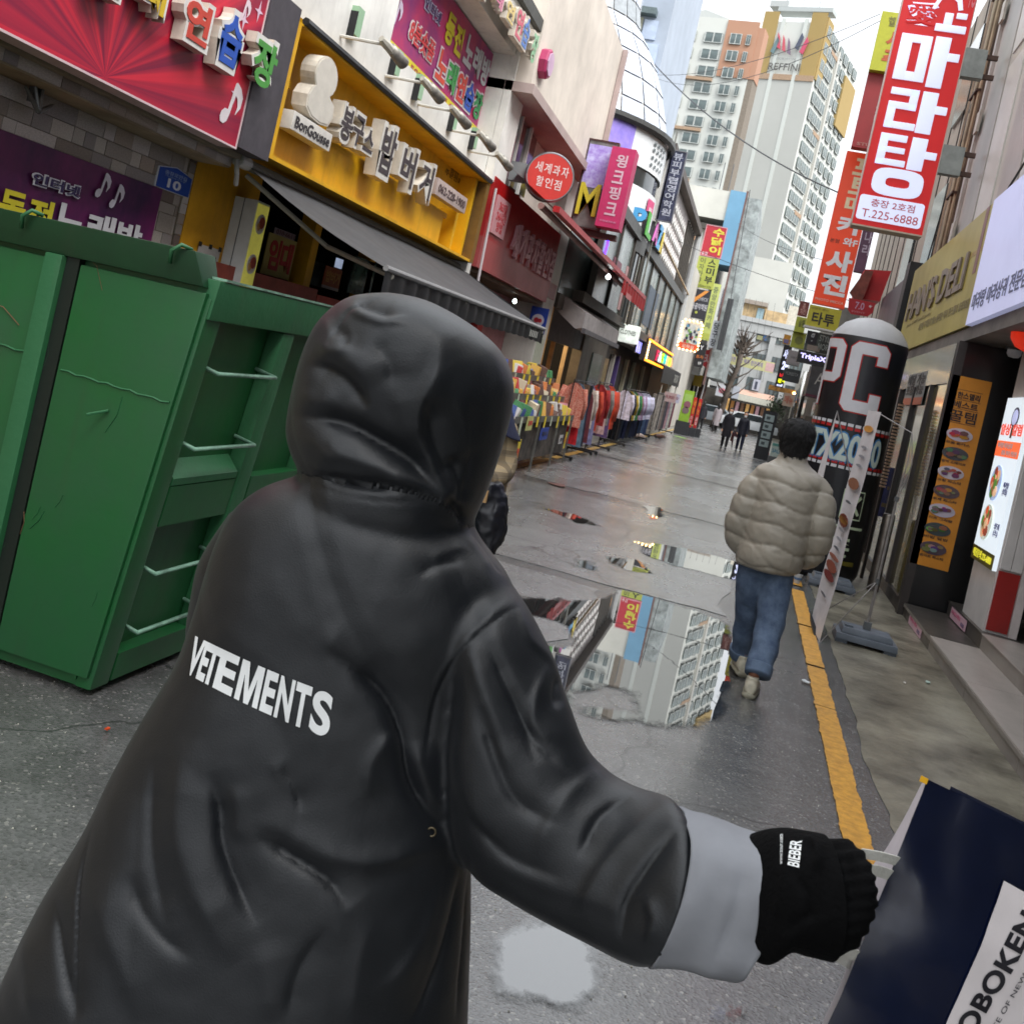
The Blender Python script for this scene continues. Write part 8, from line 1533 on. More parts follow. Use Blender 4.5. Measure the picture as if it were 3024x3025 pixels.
mb = MB(); mb.add(*loft(spline([(hd+V((0, -.02, z)), V((a, 0, 0)), V((0, b, 0))) for z, a, b in ((-.12, .07, .05), (-.02, .09, .09), (.07, .085, .09), (.13, .02, .02))], 4), 16)); mb.build('hair', HAIR, s, smooth=True)
nv = PY(1497, 1262, QY); mb = MB(); mb.add(*loft(spline([(V((X0+.06, QY-.02, 1.36)), V((.17, 0, -.05)), V((0, .13, 0))), (V((X0+.04, QY-.02, 1.42)), V((.14, 0, -.03)), V((0, .12, 0))), (V((X0+.02, QY, 1.5)), V((.1, 0, 0)), V((0, .1, 0)))], 4), 20)); mb.build('navy_hood', mat('navy_cotton', (34, 38, 64), .85, .15, 8), s, smooth=True)
mb = MB(); mb.add(*loft(spline([(PY(1425, 1425, QY-.22), V((.02, 0, 0)), V((0, .02, 0))), (PY(1412, 1432, QY-.24), V((.03, 0, 0)), V((0, .03, 0)))], 3), 10)); mb.build('hand', SK, s, smooth=True)
for k in range(4): q = PY(1418, 1432+k*4, QY-.25); MB().tube([q, q+V((-.03, -.02, -.02)), q+V((-.02, .02, -.05))], [.009, .009, .007], 6).build('finger', SK, s, smooth=True)
s = thing('black_bag', 'crumpled black bag hanging from the plaid sleeve behind the raincoat', 'bag', (X0, QY-.3, .75))
mb = MB(); st = []
for (lx, ly, rx, ry) in ((1420, 1432, 1478, 1425), (1400, 1465, 1494, 1458), (1398, 1510, 1500, 1500), (1396, 1560, 1496, 1556), (1400, 1600, 1482, 1606), (1425, 1632, 1462, 1636)): a, b = PY(lx, ly, QY-.3), PY(rx, ry, QY-.3); st.append(((a+b)/2, (b-a)/2, V((0, .07, 0))))
mb.add(*loft(spline(st, 5), 24)); j = remesh(mb, 'body', mat('black_nylon_bag', (26, 27, 34), .4, .2, 6, .2), s, .009, 2)
for v in j.data.vertices: v.co += v.normal*(.018*mnoise.noise(v.co*14)+.008*mnoise.noise(v.co*33))
MB().tube([PY(1422, 1432, QY-.3), PY(1435, 1425, QY-.32), PY(1462, 1430, QY-.3)], .008, 6).build('handle', BLACK, s); MB().box(*[c for ab in zip(PY(1418, 1482, QY-.39), PY(1445, 1450, QY-.37)) for c in ab]).build('tan_flap', mat('tan_cloth', (176, 140, 96), .7), s)
# ================================================================ hooded person in the black raincoat, paper bag
from mathutils.bvhtree import BVHTree
COAT = bpy.data.materials.new('black_coated_cloth'); COAT.use_nodes = True
t_ = COAT.node_tree; N_ = t_.nodes; L_ = t_.links; b_ = N_['Principled BSDF']
tc = N_.new('ShaderNodeTexCoord'); n1 = N_.new('ShaderNodeTexNoise'); n1.inputs['Scale'].default_value = 5; n1.inputs['Detail'].default_value = 6; L_.new(tc.outputs['Object'], n1.inputs['Vector'])
rm = N_.new('ShaderNodeMapRange'); rm.inputs['To Min'].default_value = .40; rm.inputs['To Max'].default_value = .52; L_.new(n1.outputs['Fac'], rm.inputs['Value']); L_.new(rm.outputs[0], b_.inputs['Roughness'])
b_.inputs['Base Color'].default_value = (.0045, .0058, .0082, 1); b_.inputs['Specular IOR Level'].default_value = .5; b_.inputs['Sheen Weight'].default_value = .04
n2 = N_.new('ShaderNodeTexNoise'); n2.inputs['Scale'].default_value = 420; n2.inputs['Detail'].default_value = 2; L_.new(tc.outputs['Object'], n2.inputs['Vector'])
bp = N_.new('ShaderNodeBump'); bp.inputs['Strength'].default_value = .16; bp.inputs['Distance'].default_value = .002; L_.new(n2.outputs['Fac'], bp.inputs['Height']); L_.new(bp.outputs[0], b_.inputs['Normal'])
HZ = ZM(500, 800, .6215); CZ = ZM(0, 1700, .8804)
pb = PD(1100, 2100, 1.42); HERO = thing('person', 'person in a black hooded raincoat seen from behind, arm stretched out to a paper bag', 'person', (pb.x, pb.y, 0))
def ring(L_, R_, D, th, e=1.0, dD=0.0):
    a, b = PD(*L_, D-dD), PD(*R_, D+dD); return ((a+b)/2, (b-a)/2, FW*th, e)
def loft_rings(keys, per, n):
    sp_ = spline([(k[0], k[1], k[2], k[3]) for k in keys], per); return loft(sp_, n)
mb = MB()
# coat body: left/right outline points of the photograph, depth, thickness
body = [((1050, 1330), (1330, 1420), 1.40, .075, 1), ((985, 1375), (1370, 1480), 1.40, .085, 1), ((880, 1405), (1420, 1590), 1.395, .10, .95), ((775, 1440), (1500, 1700), 1.39, .115, .9), ((690, 1510), (1530, 1800), 1.39, .125, .88),
        ((630, 1640), (1500, 1930), 1.39, .135, .86), ((585, 1800), (1460, 2060), 1.39, .14, .86), ((530, 1950), (1425, 2200), 1.385, .145, .86), ((440, 2100), (1400, 2360), 1.38, .15, .86), ((350, 2260), (1392, 2540), 1.375, .16, .86),
        ((262, 2440), (1392, 2720), 1.37, .17, .86), ((130, 2660), (1386, 2920), 1.365, .18, .86), ((5, 2920), (1378, 3170), 1.36, .19, .86), ((-130, 3200), (1372, 3450), 1.355, .2, .86), ((-260, 3500), (1360, 3760), 1.35, .21, .86)]
mb.add(*loft_rings([ring(*k) for k in body], 6, 72))
# stretched right sleeve: upper and lower outline
slv = [((1380, 1640), (1290, 1950), 1.39, .10), ((1480, 1700), (1310, 2080), 1.38, .115), ((1548, 1780), (1300, 2300), 1.365, .12), ((1628, 1930), (1320, 2450), 1.35, .118), ((1682, 2080), (1400, 2566), 1.33, .11), ((1735, 2215), (1500, 2632), 1.31, .105), ((1812, 2300), (1600, 2690), 1.285, .10), ((1905, 2350), (1720, 2750), 1.25, .098), ((1990, 2375), (1830, 2805), 1.22, .098), ((2028, 2420), (1892, 2812), 1.205, .094), ((2040, 2440), (1910, 2800), 1.20, .08)]
mb.add(*loft_rings([ring(*k, e=.95) for k in slv], 6, 56))
# left arm hanging at the side, in front of the body
larm = [((690, 1500), (860, 1560), 1.45, .07), ((600, 1640), (800, 1720), 1.47, .08), ((572, 1760), (760, 1850), 1.5, .08), ((560, 1850), (740, 1960), 1.52, .08), ((560, 1960), (720, 2050), 1.56, .07)]
mb.add(*loft_rings([ring(*k) for k in larm], 5, 36))
for k in range(2):
    pass
# hood
hood = [((1128, 866), (1186, 870), 1.42, .03, 1), ((1030, 884), (1280, 896), 1.42, .10, .9), ((948, 955), (1395, 960), 1.42, .14, .85), ((898, 1060), (1482, 1040), 1.42, .155, .85), ((868, 1180), (1518, 1135), 1.425, .16, .85), ((856, 1265), (1508, 1235), 1.43, .16, .85),
        ((870, 1330), (1480, 1335), 1.43, .155, .85), ((893, 1388), (1448, 1432), 1.425, .148, .88), ((860, 1425), (1415, 1510), 1.42, .14, .9), ((880, 1470), (1385, 1570), 1.41, .125, .9), ((960, 1530), (1350, 1620), 1.41, .09, .9)]
mb.add(*loft_rings([ring(*k) for k in hood], 6, 64))
coat = remesh(mb, 'raincoat', COAT, HERO, .0042, 16)
# carve the face opening side a little: hollow front
def to_px(p):
    v = p-OC; w_ = v.dot(FW); A = FPX*v.dot(RT)/w_; B = FPX*v.dot(UP)/w_; return CX+A*_c+B*_s, CY+A*_s-B*_c
import numpy as np
def smooth_poly(P, per=5):
    return [(a.x, a.y) for (a,) in spline([(V((x, y, 0)),) for x, y in P], per)]
def sculpt(o, strokes, fine=.0016, gain=1.0):
    """fold strokes pressed into (negative) or raised from (positive) the side of the cloth that faces the street's near end;
    a fold is steep on one flank and soft on the other. stroke = (points, width px, height m, flank)"""
    me = o.data; n = len(me.vertices); co = np.empty(n*3, 'f'); me.vertices.foreach_get('co', co); co = co.reshape(-1, 3).astype('d'); nr = np.array([v.normal for v in me.vertices])
    p = co+np.array(wpos(o)); v = p-np.array(OC); w_ = v@np.array(FW); A = FPX*(v@np.array(RT))/w_; B = FPX*(v@np.array(UP))/w_; x = CX+A*_c+B*_s; y = CY+A*_s-B*_c
    fc = -(nr*(v/np.linalg.norm(v, axis=1)[:, None])).sum(1); fc = np.clip((fc+.12)*2.4, 0, 1); d = np.zeros(n)
    for P, wd, h, fl in strokes:
        P = np.array(smooth_poly(P)); m = (x > P[:, 0].min()-wd*4) & (x < P[:, 0].max()+wd*4) & (y > P[:, 1].min()-wd*4) & (y < P[:, 1].max()+wd*4) & (fc > 0); idx = np.nonzero(m)[0]
        if not len(idx): continue
        X, Y = x[idx], y[idx]; best = np.full(len(idx), 1e9); tt = np.zeros(len(idx)); sg = np.ones(len(idx)); L = np.hypot(*(P[1:]-P[:-1]).T); T = L.sum(); acc = 0
        for (x0, y0), (x1, y1), ll in zip(P[:-1], P[1:], L):
            dx, dy = x1-x0, y1-y0; t = np.clip(((X-x0)*dx+(Y-y0)*dy)/(ll*ll+1e-9), 0, 1); ds = np.hypot(x0+dx*t-X, y0+dy*t-Y); q = ds < best
            best[q] = ds[q]; tt[q] = (acc+t[q]*ll)/T; sg[q] = np.sign(dx*(Y[q]-y0)-dy*(X[q]-x0)); acc += ll
        fl = fl or -1; ww = np.where(sg == fl, wd*1.5, wd*(.5 if h < 0 else .75))
        g_ = np.exp(-(best/ww)**(1.1 if h < 0 else 1.7)); d[idx] += gain*h*(.95 if h < 0 else .6)*g_*np.minimum(1, 4*tt+.05)*np.minimum(1, 4*(1-tt)+.05)
    for i in np.nonzero(fc > 0)[0]:
        q = V(p[i]); d[i] += fine*mnoise.noise(q*8)-fine*1.3*max(0, .22-abs(mnoise.noise(V((q.x*5+q.z*2, q.y*5, q.z*3.1)))))*3+fine*.22*mnoise.noise(q*34)
    dr = nr*.45-(v/np.linalg.norm(v, axis=1)[:, None])*.55; co = co+dr*(d*fc)[:, None]; me.vertices.foreach_set('co', co.astype('f').ravel()); me.update()
H = lambda *P: [HZ(*q) for q in P]; K = lambda *P: [CZ(*q) for q in P]
F1 = lambda *P: [(a*1.566, b*1.566) for a, b in P]
sculpt(coat, [
    (H((650, 958), (760, 985), (900, 1010), (1060, 1025), (1200, 1062), (1300, 1098)), 20, -.009, 1), (H((660, 925), (800, 950), (960, 960), (1120, 1000), (1240, 1050)), 30, .005, 0), (H((1310, 1090), (1370, 1150), (1400, 1210)), 14, -.016, 0), (H((1340, 880), (1380, 1000), (1375, 1100)), 26, -.012, 0),
    (H((640, 440), (740, 460), (830, 510), (900, 590), (940, 660)), 26, -.016, 1), (H((660, 370), (800, 400), (900, 470), (960, 560)), 34, .010, 0),
    (H((840, 170), (930, 215), (1000, 240), (1065, 245)), 15, .010, 0), (H((880, 145), (960, 175), (1050, 205), (1065, 225)), 18, -.014, 0), (H((1065, 200), (1060, 260)), 22, .006, 0),
    (H((760, 300), (800, 290), (835, 320), (820, 370)), 30, -.012, 0), (H((690, 330), (760, 380), (830, 370), (860, 320), (850, 250)), 14, .006, 0),
    (H((585, 690), (700, 705), (850, 745), (1000, 820), (1130, 900), (1240, 1000), (1310, 1085)), 46, -.026, 0), (H((600, 610), (760, 630), (900, 690), (1040, 780), (1150, 850)), 34, .012, 0),
    (H((620, 800), (700, 830), (760, 880), (860, 890), (980, 930), (1110, 990), (1210, 1060)), 26, .013, 0), (H((760, 780), (780, 840), (840, 880)), 18, .005, 0),
    (H((1290, 330), (1270, 480), (1200, 620), (1190, 760), (1240, 900), (1300, 1000), (1325, 1080)), 28, .012, 0), (H((1230, 600), (1240, 760), (1300, 920), (1360, 1040)), 40, -.014, 0), (H((1350, 600), (1420, 760), (1440, 960)), 12, .004, 0), (H((1420, 640), (1440, 800), (1420, 1000), (1380, 1150)), 20, -.006, 0),
    (H((1100, 150), (1250, 260), (1330, 420)), 50, .006, 0), (H((960, 330), (1040, 430), (1060, 560)), 44, -.006, 0), (H((1080, 560), (1110, 700), (1180, 820)), 34, .007, 0), (H((640, 560), (690, 660), (700, 700)), 16, .004, 0), (H((1020, 110), (900, 160), (820, 210), (740, 360)), 4, -.004, 0), (H((1460, 330), (1560, 420), (1600, 600)), 26, .004, 0)], .0022)
sculpt(coat, [
    # yoke and collar seam
    (H((640, 985), (760, 1030), (900, 1065), (1060, 1082), (1220, 1086)), 6, .0035, 0), (H((640, 1000), (760, 1046), (900, 1082), (1060, 1098), (1220, 1100)), 6, -.004, 0), (H((700, 970), (860, 1010), (1080, 1040)), 22, -.010, 0),
    (H((1430, 1240), (1500, 1330), (1560, 1420), (1610, 1448)), 5, -.004, 0), (H((1410, 1260), (1480, 1350), (1540, 1440)), 12, .005, 0), (H((1250, 1370), (1330, 1330), (1420, 1310)), 20, .008, 0), (H((1180, 1450), (1280, 1400), (1400, 1380)), 22, -.007, 0),
    # sleeve seam
    (K((1772, 96), (1700, 120), (1600, 200), (1520, 290), (1465, 400), (1440, 540), (1425, 640)), 5.5, -.006, 0), (K((1750, 70), (1660, 120), (1560, 215), (1490, 320), (1445, 440)), 13, .004, 0),
    # torso drapery
    (K((1090, 250), (1190, 320), (1290, 420), (1345, 540), (1370, 680), (1430, 790), (1510, 880)), 34, -.030, 0), (K((1060, 200), (1150, 260), (1250, 350)), 40, .008, 0), (K((1330, 520), (1270, 590), (1235, 660), (1240, 740)), 26, .012, 0), (K((1390, 560), (1430, 700), (1500, 820)), 24, .014, 0),
    (K((620, 540), (595, 700), (590, 850), (640, 1020), (720, 1180), (800, 1300)), 52, .020, 0), (K((700, 660), (730, 780), (740, 900), (790, 1040), (860, 1180)), 32, -.018, 0), (K((520, 600), (500, 800), (510, 1000), (560, 1200)), 40, -.012, 0), (K((780, 700), (800, 820), (790, 900)), 26, .009, 0),
    (K((850, 815), (960, 870), (1080, 940), (1250, 965), (1400, 930), (1500, 905)), 34, .016, 0), (K((860, 880), (980, 950), (1100, 1030), (1170, 1120)), 36, -.018, 0), (K((900, 620), (960, 680), (1020, 740)), 26, .007, 0), (K((930, 640), (990, 720), (1010, 800)), 20, -.006, 0),
    (K((300, 1000), (360, 1200), (430, 1360), (470, 1500)), 44, .016, 0), (K((430, 1000), (470, 1130), (560, 1240), (650, 1290)), 34, -.012, 0), (K((80, 1180), (90, 1330), (110, 1500)), 36, .014, 0), (K((180, 1080), (200, 1250), (230, 1400), (260, 1500)), 26, -.016, 0), (K((310, 840), (270, 1000), (255, 1200), (250, 1500)), 7, -.008, 0),
    (K((1500, 950), (1450, 1150), (1380, 1300), (1260, 1420)), 34, .012, 0), (K((1550, 960), (1500, 1200), (1440, 1380), (1380, 1500)), 20, -.016, 0), (K((1575, 940), (1560, 1200), (1530, 1500)), 9, -.014, 0), (K((1100, 1180), (1000, 1330), (960, 1500)), 46, -.008, 0), (K((860, 1240), (900, 1380), (900, 1500)), 46, .008, 0), (K((1240, 1180), (1200, 1330), (1180, 1500)), 30, .006, 0),
    # sleeve drapery
    (K((1560, 180), (1600, 340), (1650, 480), (1700, 640), (1730, 740)), 24, .011, 0), (K((1630, 220), (1700, 380), (1760, 520), (1800, 640)), 28, -.012, 0), (K((1740, 90), (1770, 200), (1850, 280), (1900, 360)), 16, .009, 0), (K((1840, 300), (1800, 400), (1790, 500), (1850, 560)), 16, .009, 0), (K((1870, 330), (1860, 400), (1870, 450)), 18, -.010, 0),
    (F1((900, 1330), (940, 1450), (980, 1520), (1060, 1560)), 34, -.014, 0), (F1((850, 1330), (860, 1450), (900, 1540), (980, 1610)), 30, .010, 0), (F1((1150, 1450), (1090, 1480), (1030, 1560), (1010, 1640)), 26, .010, 0), (F1((1190, 1500), (1130, 1540), (1090, 1620)), 22, -.012, 0),
    (F1((1260, 1520), (1190, 1570), (1120, 1660), (1090, 1740)), 24, .010, 0), (F1((1280, 1560), (1230, 1620), (1180, 1700), (1170, 1780)), 20, -.012, 0), (F1((890, 1600), (1000, 1660), (1120, 1700), (1200, 1740)), 30, .008, 0), (F1((880, 1540), (960, 1620), (1060, 1660)), 26, -.012, 0), (F1((960, 1300), (1010, 1400), (1080, 1460)), 20, -.008, 0), (F1((1215, 1690), (1230, 1740), (1215, 1780)), 16, .012, 0)], .0024, .74)
md = coat.modifiers.new('s', 'SMOOTH'); md.factor = .4; md.iterations = 1; me = baked(coat); coat.modifiers.clear(); coat.data = me
off = wpos(coat); cv = [v.co+off for v in me.vertices]; BV = [BVHTree.FromPolygons(cv, [tuple(p.vertices) for p in me.polygons])]*2
# the hood is the same cloth, parted from the coat along the collar seam
SL = H((540, 955), (650, 965), (760, 992), (900, 1018), (1060, 1034), (1200, 1070), (1300, 1106), (1400, 1230)); px_ = [to_px(p) for p in cv]
def above(q):
    x, y = q
    if x > SL[-1][0]: return y < 1560
    for (x0, y0), (x1, y1) in zip(SL, SL[1:]):
        if x < x1: return y < y0+(y1-y0)*(x-x0)/(x1-x0)
hf = [above(px_[p.vertices[0]]) and cv[p.vertices[0]].z > 1.35 for p in me.polygons]
def part_of(keep, nm):
    bm = bmesh.new(); bm.from_mesh(me); bm.faces.ensure_lookup_table(); bmesh.ops.delete(bm, geom=[f for f, h_ in zip(bm.faces, hf) if h_ != keep], context='FACES'); m2 = bpy.data.meshes.new(nm); bm.to_mesh(m2); bm.free(); m2.shade_smooth(); return m2
hm = part_of(True, 'hood'); cm = part_of(False, 'raincoat'); coat.data = cm; hoodo = bpy.data.objects.new('hood', hm); COL.objects.link(hoodo); hoodo.parent = HERO
if not hm.materials: hm.materials.append(COAT)
if not cm.materials: cm.materials.append(COAT)
def on_cloth(x, y, lift=.0015, k=0):
    d = ray(x, y).normalized(); hit, n_, i, dist = BV[k].ray_cast(OC, d)
    return (hit-d*lift) if hit else PD(x, y, 1.3)
def decal(fn, body, m, parent, bold=.03, nx=10, ny=6, lift=.0016, k=0, name='print_letter'):
    nv, fs, _, _ = MLET if body == 'M' else textmesh(body, bold, 1.0, 8); bm = bmesh.new(); bv = [bm.verts.new((a, b, 0)) for a, b in nv]
    for q in fs:
        try: bm.faces.new([bv[i] for i in q])
        except ValueError: pass
    bmesh.ops.triangulate(bm, faces=bm.faces[:])
    for ax_, n in ((0, nx), (1, ny)):
        for i in range(1, n):
            co = [0, 0, 0]; co[ax_] = i/n; no = [0, 0, 0]; no[ax_] = 1; bmesh.ops.bisect_plane(bm, geom=bm.verts[:]+bm.edges[:]+bm.faces[:], plane_co=co, plane_no=no)
    off = wpos(parent)
    for v in bm.verts: x, y = fn(v.co.x, v.co.y); v.co = on_cloth(x, y, lift, k)-off
    me = bpy.data.meshes.new(name); bm.to_mesh(me); bm.free(); me.materials.append(m); o = bpy.data.objects.new(name, me); COL.objects.link(o); o.parent = parent; return o
MLET = ([(0, 0), (.22, 0), (.22, .68), (.40, 0), (.60, 0), (.78, .68), (.78, 0), (1, 0), (1, 1), (.68, 1), (.5, .32), (.32, 1), (0, 1)], [(0, 1, 2, 11, 12), (2, 3, 10, 11), (3, 4, 10), (4, 5, 9, 10), (5, 6, 7, 8, 9)], 1, 0)
INK = mat('white_print_ink', (226, 228, 228), .5, .03, 30)
b0, b1, t0, t1 = CZ(618, 325), CZ(1100, 548), CZ(655, 203), CZ(1122, 402)
def vet(u0, u1):
    def fn(a, b):
        u = u0+(u1-u0)*a; return (b0[0]+(b1[0]-b0[0])*u)*(1-b)+(t0[0]+(t1[0]-t0[0])*u)*b, (b0[1]+(b1[1]-b0[1])*u+10*math.sin(math.pi*u))*(1-b)+(t0[1]+(t1[1]-t0[1])*u+8*math.sin(math.pi*u))*b
    return fn
for ch, u0, u1 in (('V', .0, .082), ('E', .078, .132), ('T', .11, .20), ('E', .195, .325), ('M', .345, .505), ('E', .52, .605), ('N', .62, .725), ('T', .735, .845), ('S', .86, 1.0)): decal(vet(u0, u1), ch, INK, coat, .05, 14, 14, .0022)
p = on_cloth(*CZ(1447, 862), .002); MB().lathe([(.0035, 0), (.0055, .001), (.007, 0), (.0055, -.001), (.0035, 0)], p, 16, (RT, UP, -FW)).build('eyelet', mat('brass', (110, 100, 80), .35, .1, 5, metal=.8), HERO, smooth=True)
# legs and boots below the hem (outside the frame but part of the figure)
for sd_ in (-.1, .1):
    c = pb+RT*sd_; mb = MB(); limb(mb, [((c.x, c.y, .62), .09), ((c.x, c.y, .35), .07), ((c.x, c.y, .08), .05)], 12, 4); mb.build('leg', BLKT, HERO, smooth=True); mb = MB(); mb.add(*loft([(V((c.x, c.y-.08+x, .05)), V((.045, 0, 0)), V((0, 0, .045))) for x in (0, .06, .14, .22, .27)], 12)); mb.build('boot', BLACK, HERO, smooth=True)
# turned-back grey cuff: open cone with a thick edge
def qring(L_, R_, D0, D1, th): a, b = PD(*L_, D0), PD(*R_, D1); return ((a+b)/2, (b-a)/2, FW*th)
cuf = [qring((2022, 2412), (1888, 2790), 1.205, 1.205, .09), qring((2105, 2436), (1962, 2806), 1.185, 1.19, .082), qring((2200, 2466), (2056, 2836), 1.165, 1.17, .076), qring((2276, 2490), (2138, 2858), 1.15, 1.155, .07)]
CUF = mat('grey_felt_lining', (132, 134, 140), .8, .08, 3, .12)
def curve_cuff(st, n=44):
    sp_ = spline(st, 8); vs = []; fs = []; m_ = len(sp_)
    for i, (c, a, b) in enumerate(sp_):
        for k in range(n):
            t = 2*math.pi*k/n; e = .72; fl_ = 1+.02*math.sin(3*t+1+i*.08)+.012*math.sin(7*t+i*.1); vs.append(c+a*math.copysign(abs(math.cos(t))**e, math.cos(t))*fl_+b*math.copysign(abs(math.sin(t))**e, math.sin(t))*fl_)
    for i in range(m_-1):
        for k in range(n): fs.append((i*n+k, i*n+(k+1) % n, (i+1)*n+(k+1) % n, (i+1)*n+k))
    return vs, fs
vs, fs = curve_cuff(cuf); c0 = MB(); c0.add(vs, fs); cf = c0.build('sleeve_cuff', CUF, HERO, smooth=True)
for v in cf.data.vertices: v.co += v.normal*(.007*mnoise.noise(v.co*13)+.003*mnoise.noise(v.co*34))
sculpt(cf, [([(2090, 2450), (2060, 2600), (1990, 2780)], 40, .008, 0), ([(2200, 2520), (2170, 2680), (2100, 2860)], 30, -.007, 0), ([(2240, 2500), (2280, 2580), (2240, 2720)], 26, -.008, 0), ([(2100, 2560), (2180, 2580), (2260, 2570)], 20, .004, 0)], .003)
md = cf.modifiers.new('t', 'SOLIDIFY'); md.thickness = .003; md.offset = -1
# hooded sweatshirt sleeve swallowing the hand, and the ribbed band with print
BLC = mat('black_jersey', (5, 5, 6), .95, .15, 20, .25, spec=.12)
mb = MB(); mb.add(*loft_rings([(*q, 1.0) for q in (qring((2200, 2560), (2150, 2780), 1.16, 1.16, .05), qring((2272, 2500), (2220, 2795), 1.14, 1.14, .062), qring((2300, 2480), (2250, 2815), 1.125, 1.13, .068), qring((2345, 2476), (2300, 2770), 1.12, 1.125, .068), qring((2395, 2484), (2350, 2790), 1.115, 1.12, .066), qring((2450, 2492), (2420, 2806), 1.108, 1.11, .065), qring((2510, 2494), (2485, 2780), 1.10, 1.10, .06), qring((2553, 2520), (2540, 2700), 1.095, 1.095, .045), qring((2568, 2560), (2562, 2650), 1.09, 1.09, .025))], 6, 44))
sl = remesh(mb, 'sweatshirt_sleeve', BLC, HERO, .005, 4)
Z66 = ZM(1700, 2300, .6857); Q6 = lambda *P: [Z66(*q) for q in P]
sculpt(sl, [(Q6((1092, 280), (1112, 400), (1100, 560), (1060, 700)), 9, -.012, 0), (Q6((1070, 275), (1088, 400), (1078, 560)), 14, .006, 0), (Q6((975, 250), (1030, 285), (1035, 350), (1010, 400)), 15, .014, 0), (Q6((950, 420), (1000, 520), (980, 640)), 18, -.007, 0), (Q6((1150, 300), (1180, 430), (1150, 600)), 16, -.006, 0), (Q6((880, 240), (885, 300), (870, 370)), 8, -.006, 0), (Q6((910, 250), (905, 350), (880, 480), (840, 640)), 14, .005, 0), (Q6((900, 680), (960, 640), (1060, 620)), 22, -.006, 0), (Q6((1150, 300), (1230, 380), (1240, 520)), 30, .004, 0)], .0018)
st_ = spline([(q[0], q[1], q[2], 1.0) for q in (qring((2215, 2490), (2180, 2790), 1.15, 1.15, .064), qring((2286, 2472), (2236, 2818), 1.13, 1.135, .073), qring((2345, 2468), (2300, 2782), 1.12, 1.125, .072), qring((2395, 2474), (2352, 2794), 1.115, 1.12, .070), qring((2452, 2484), (2424, 2812), 1.108, 1.11, .069))], 14)
bd = MB(); bd.add(*loft(st_, 96, cap=False)); band = bd.build('folded_sleeve_edge', BLC, HERO, smooth=True)
sculpt(band, [(Q6((880, 240), (885, 300), (870, 370)), 8, -.006, 0), (Q6((905, 250), (900, 350), (880, 480), (845, 640)), 14, .005, 0), (Q6((975, 250), (1030, 285), (1035, 350), (1010, 400)), 14, .012, 0), (Q6((900, 680), (960, 620), (1060, 590)), 20, -.007, 0), (Q6((940, 430), (1000, 500), (1010, 620)), 16, -.006, 0), (Q6((1050, 300), (1040, 420), (1060, 540)), 12, .004, 0)], .002)
for v in sl.data.vertices:
    p = v.co+wpos(sl); x, y = to_px(p)
    if x > 2440: v.co += v.normal*.0016*math.sin(y*.16+x*.02)
md = band.modifiers.new('t', 'SOLIDIFY'); md.thickness = .003; md.offset = -1
off = wpos(band); BV.append(BVHTree.FromPolygons([v.co+off for v in band.data.vertices], [tuple(p.vertices) for p in band.data.polygons]))
qa, qb, qc, qd = Z66(962, 385), Z66(975, 268), Z66(912, 372), Z66(925, 262)
def bfn(a, b): x = (qa[0]*(1-a)+qb[0]*a)*(1-b)+(qc[0]*(1-a)+qd[0]*a)*b; y = (qa[1]*(1-a)+qb[1]*a)*(1-b)+(qc[1]*(1-a)+qd[1]*a)*b; return x, y
decal(bfn, 'BIEBER', INK, band, .03, 16, 6, .0012, 2)
qa2 = [Z66(890, 370), Z66(893, 240), Z66(878, 368), Z66(878, 240)]
def bfn2(a, b): return (qa2[0][0]*(1-a)+qa2[1][0]*a)*(1-b)+(qa2[2][0]*(1-a)+qa2[3][0]*a)*b, (qa2[0][1]*(1-a)+qa2[1][1]*a)*(1-b)+(qa2[2][1]*(1-a)+qa2[3][1]*a)*b
decal(bfn2, 'www.tour.com', INK, band, .02, 14, 2, .0012, 2)
# head and hair inside the hood (seen only from the front)
hcn = PD(1215, 1200, 1.45); hf_ = (RT*.62+FW*.78+V((0, 0, -.12))).normalized(); hs_ = hf_.cross(V((0, 0, 1))).normalized(); hu_ = hs_.cross(hf_)
off = wpos(hoodo); bm = bmesh.new(); bm.from_mesh(hm); dl = []
for f in bm.faces:
    q = f.calc_center_median()+off-hcn-hu_*-.03; x_, y_ = q.dot(hs_), q.dot(hu_)
    if q.dot(hf_) > .03 and (x_/.098)**2+(y_/.135)**2 < 1: dl.append(f)
bmesh.ops.delete(bm, geom=dl, context='FACES'); bm.to_mesh(hm); bm.free(); hm.shade_smooth()
md = hoodo.modifiers.new('t', 'SOLIDIFY'); md.thickness = .004; md.offset = -1
def hr_(f_, s_, u_): return hcn+hf_*f_+hs_*s_+hu_*u_
mb = MB(); mb.add(*loft(spline([(hr_(.01+df, 0, z-.02), hs_*a, hf_*b) for z, a, b, df in ((-.2, .05, .05, -.03), (-.13, .052, .055, -.01), (-.1, .055, .075, .005), (-.05, .066, .088, .005), (.02, .072, .094, 0), (.08, .066, .085, -.005), (.12, .04, .05, -.01), (.13, .01, .01, -.01))], 5), 26))
mb.add(*loft([(hr_(.1+k*.009, 0, -.035+.002*k), hs_*(.014-.002*k), hu_*(.022-.005*k)) for k in range(3)], 10)); mb.add(*loft([(hr_(.088+k*.006, 0, -.083), hs_*(.024-.006*k), hu_*(.009-.003*k)) for k in range(3)], 10))
remesh(mb, 'head', SK, HERO, .006, 3)
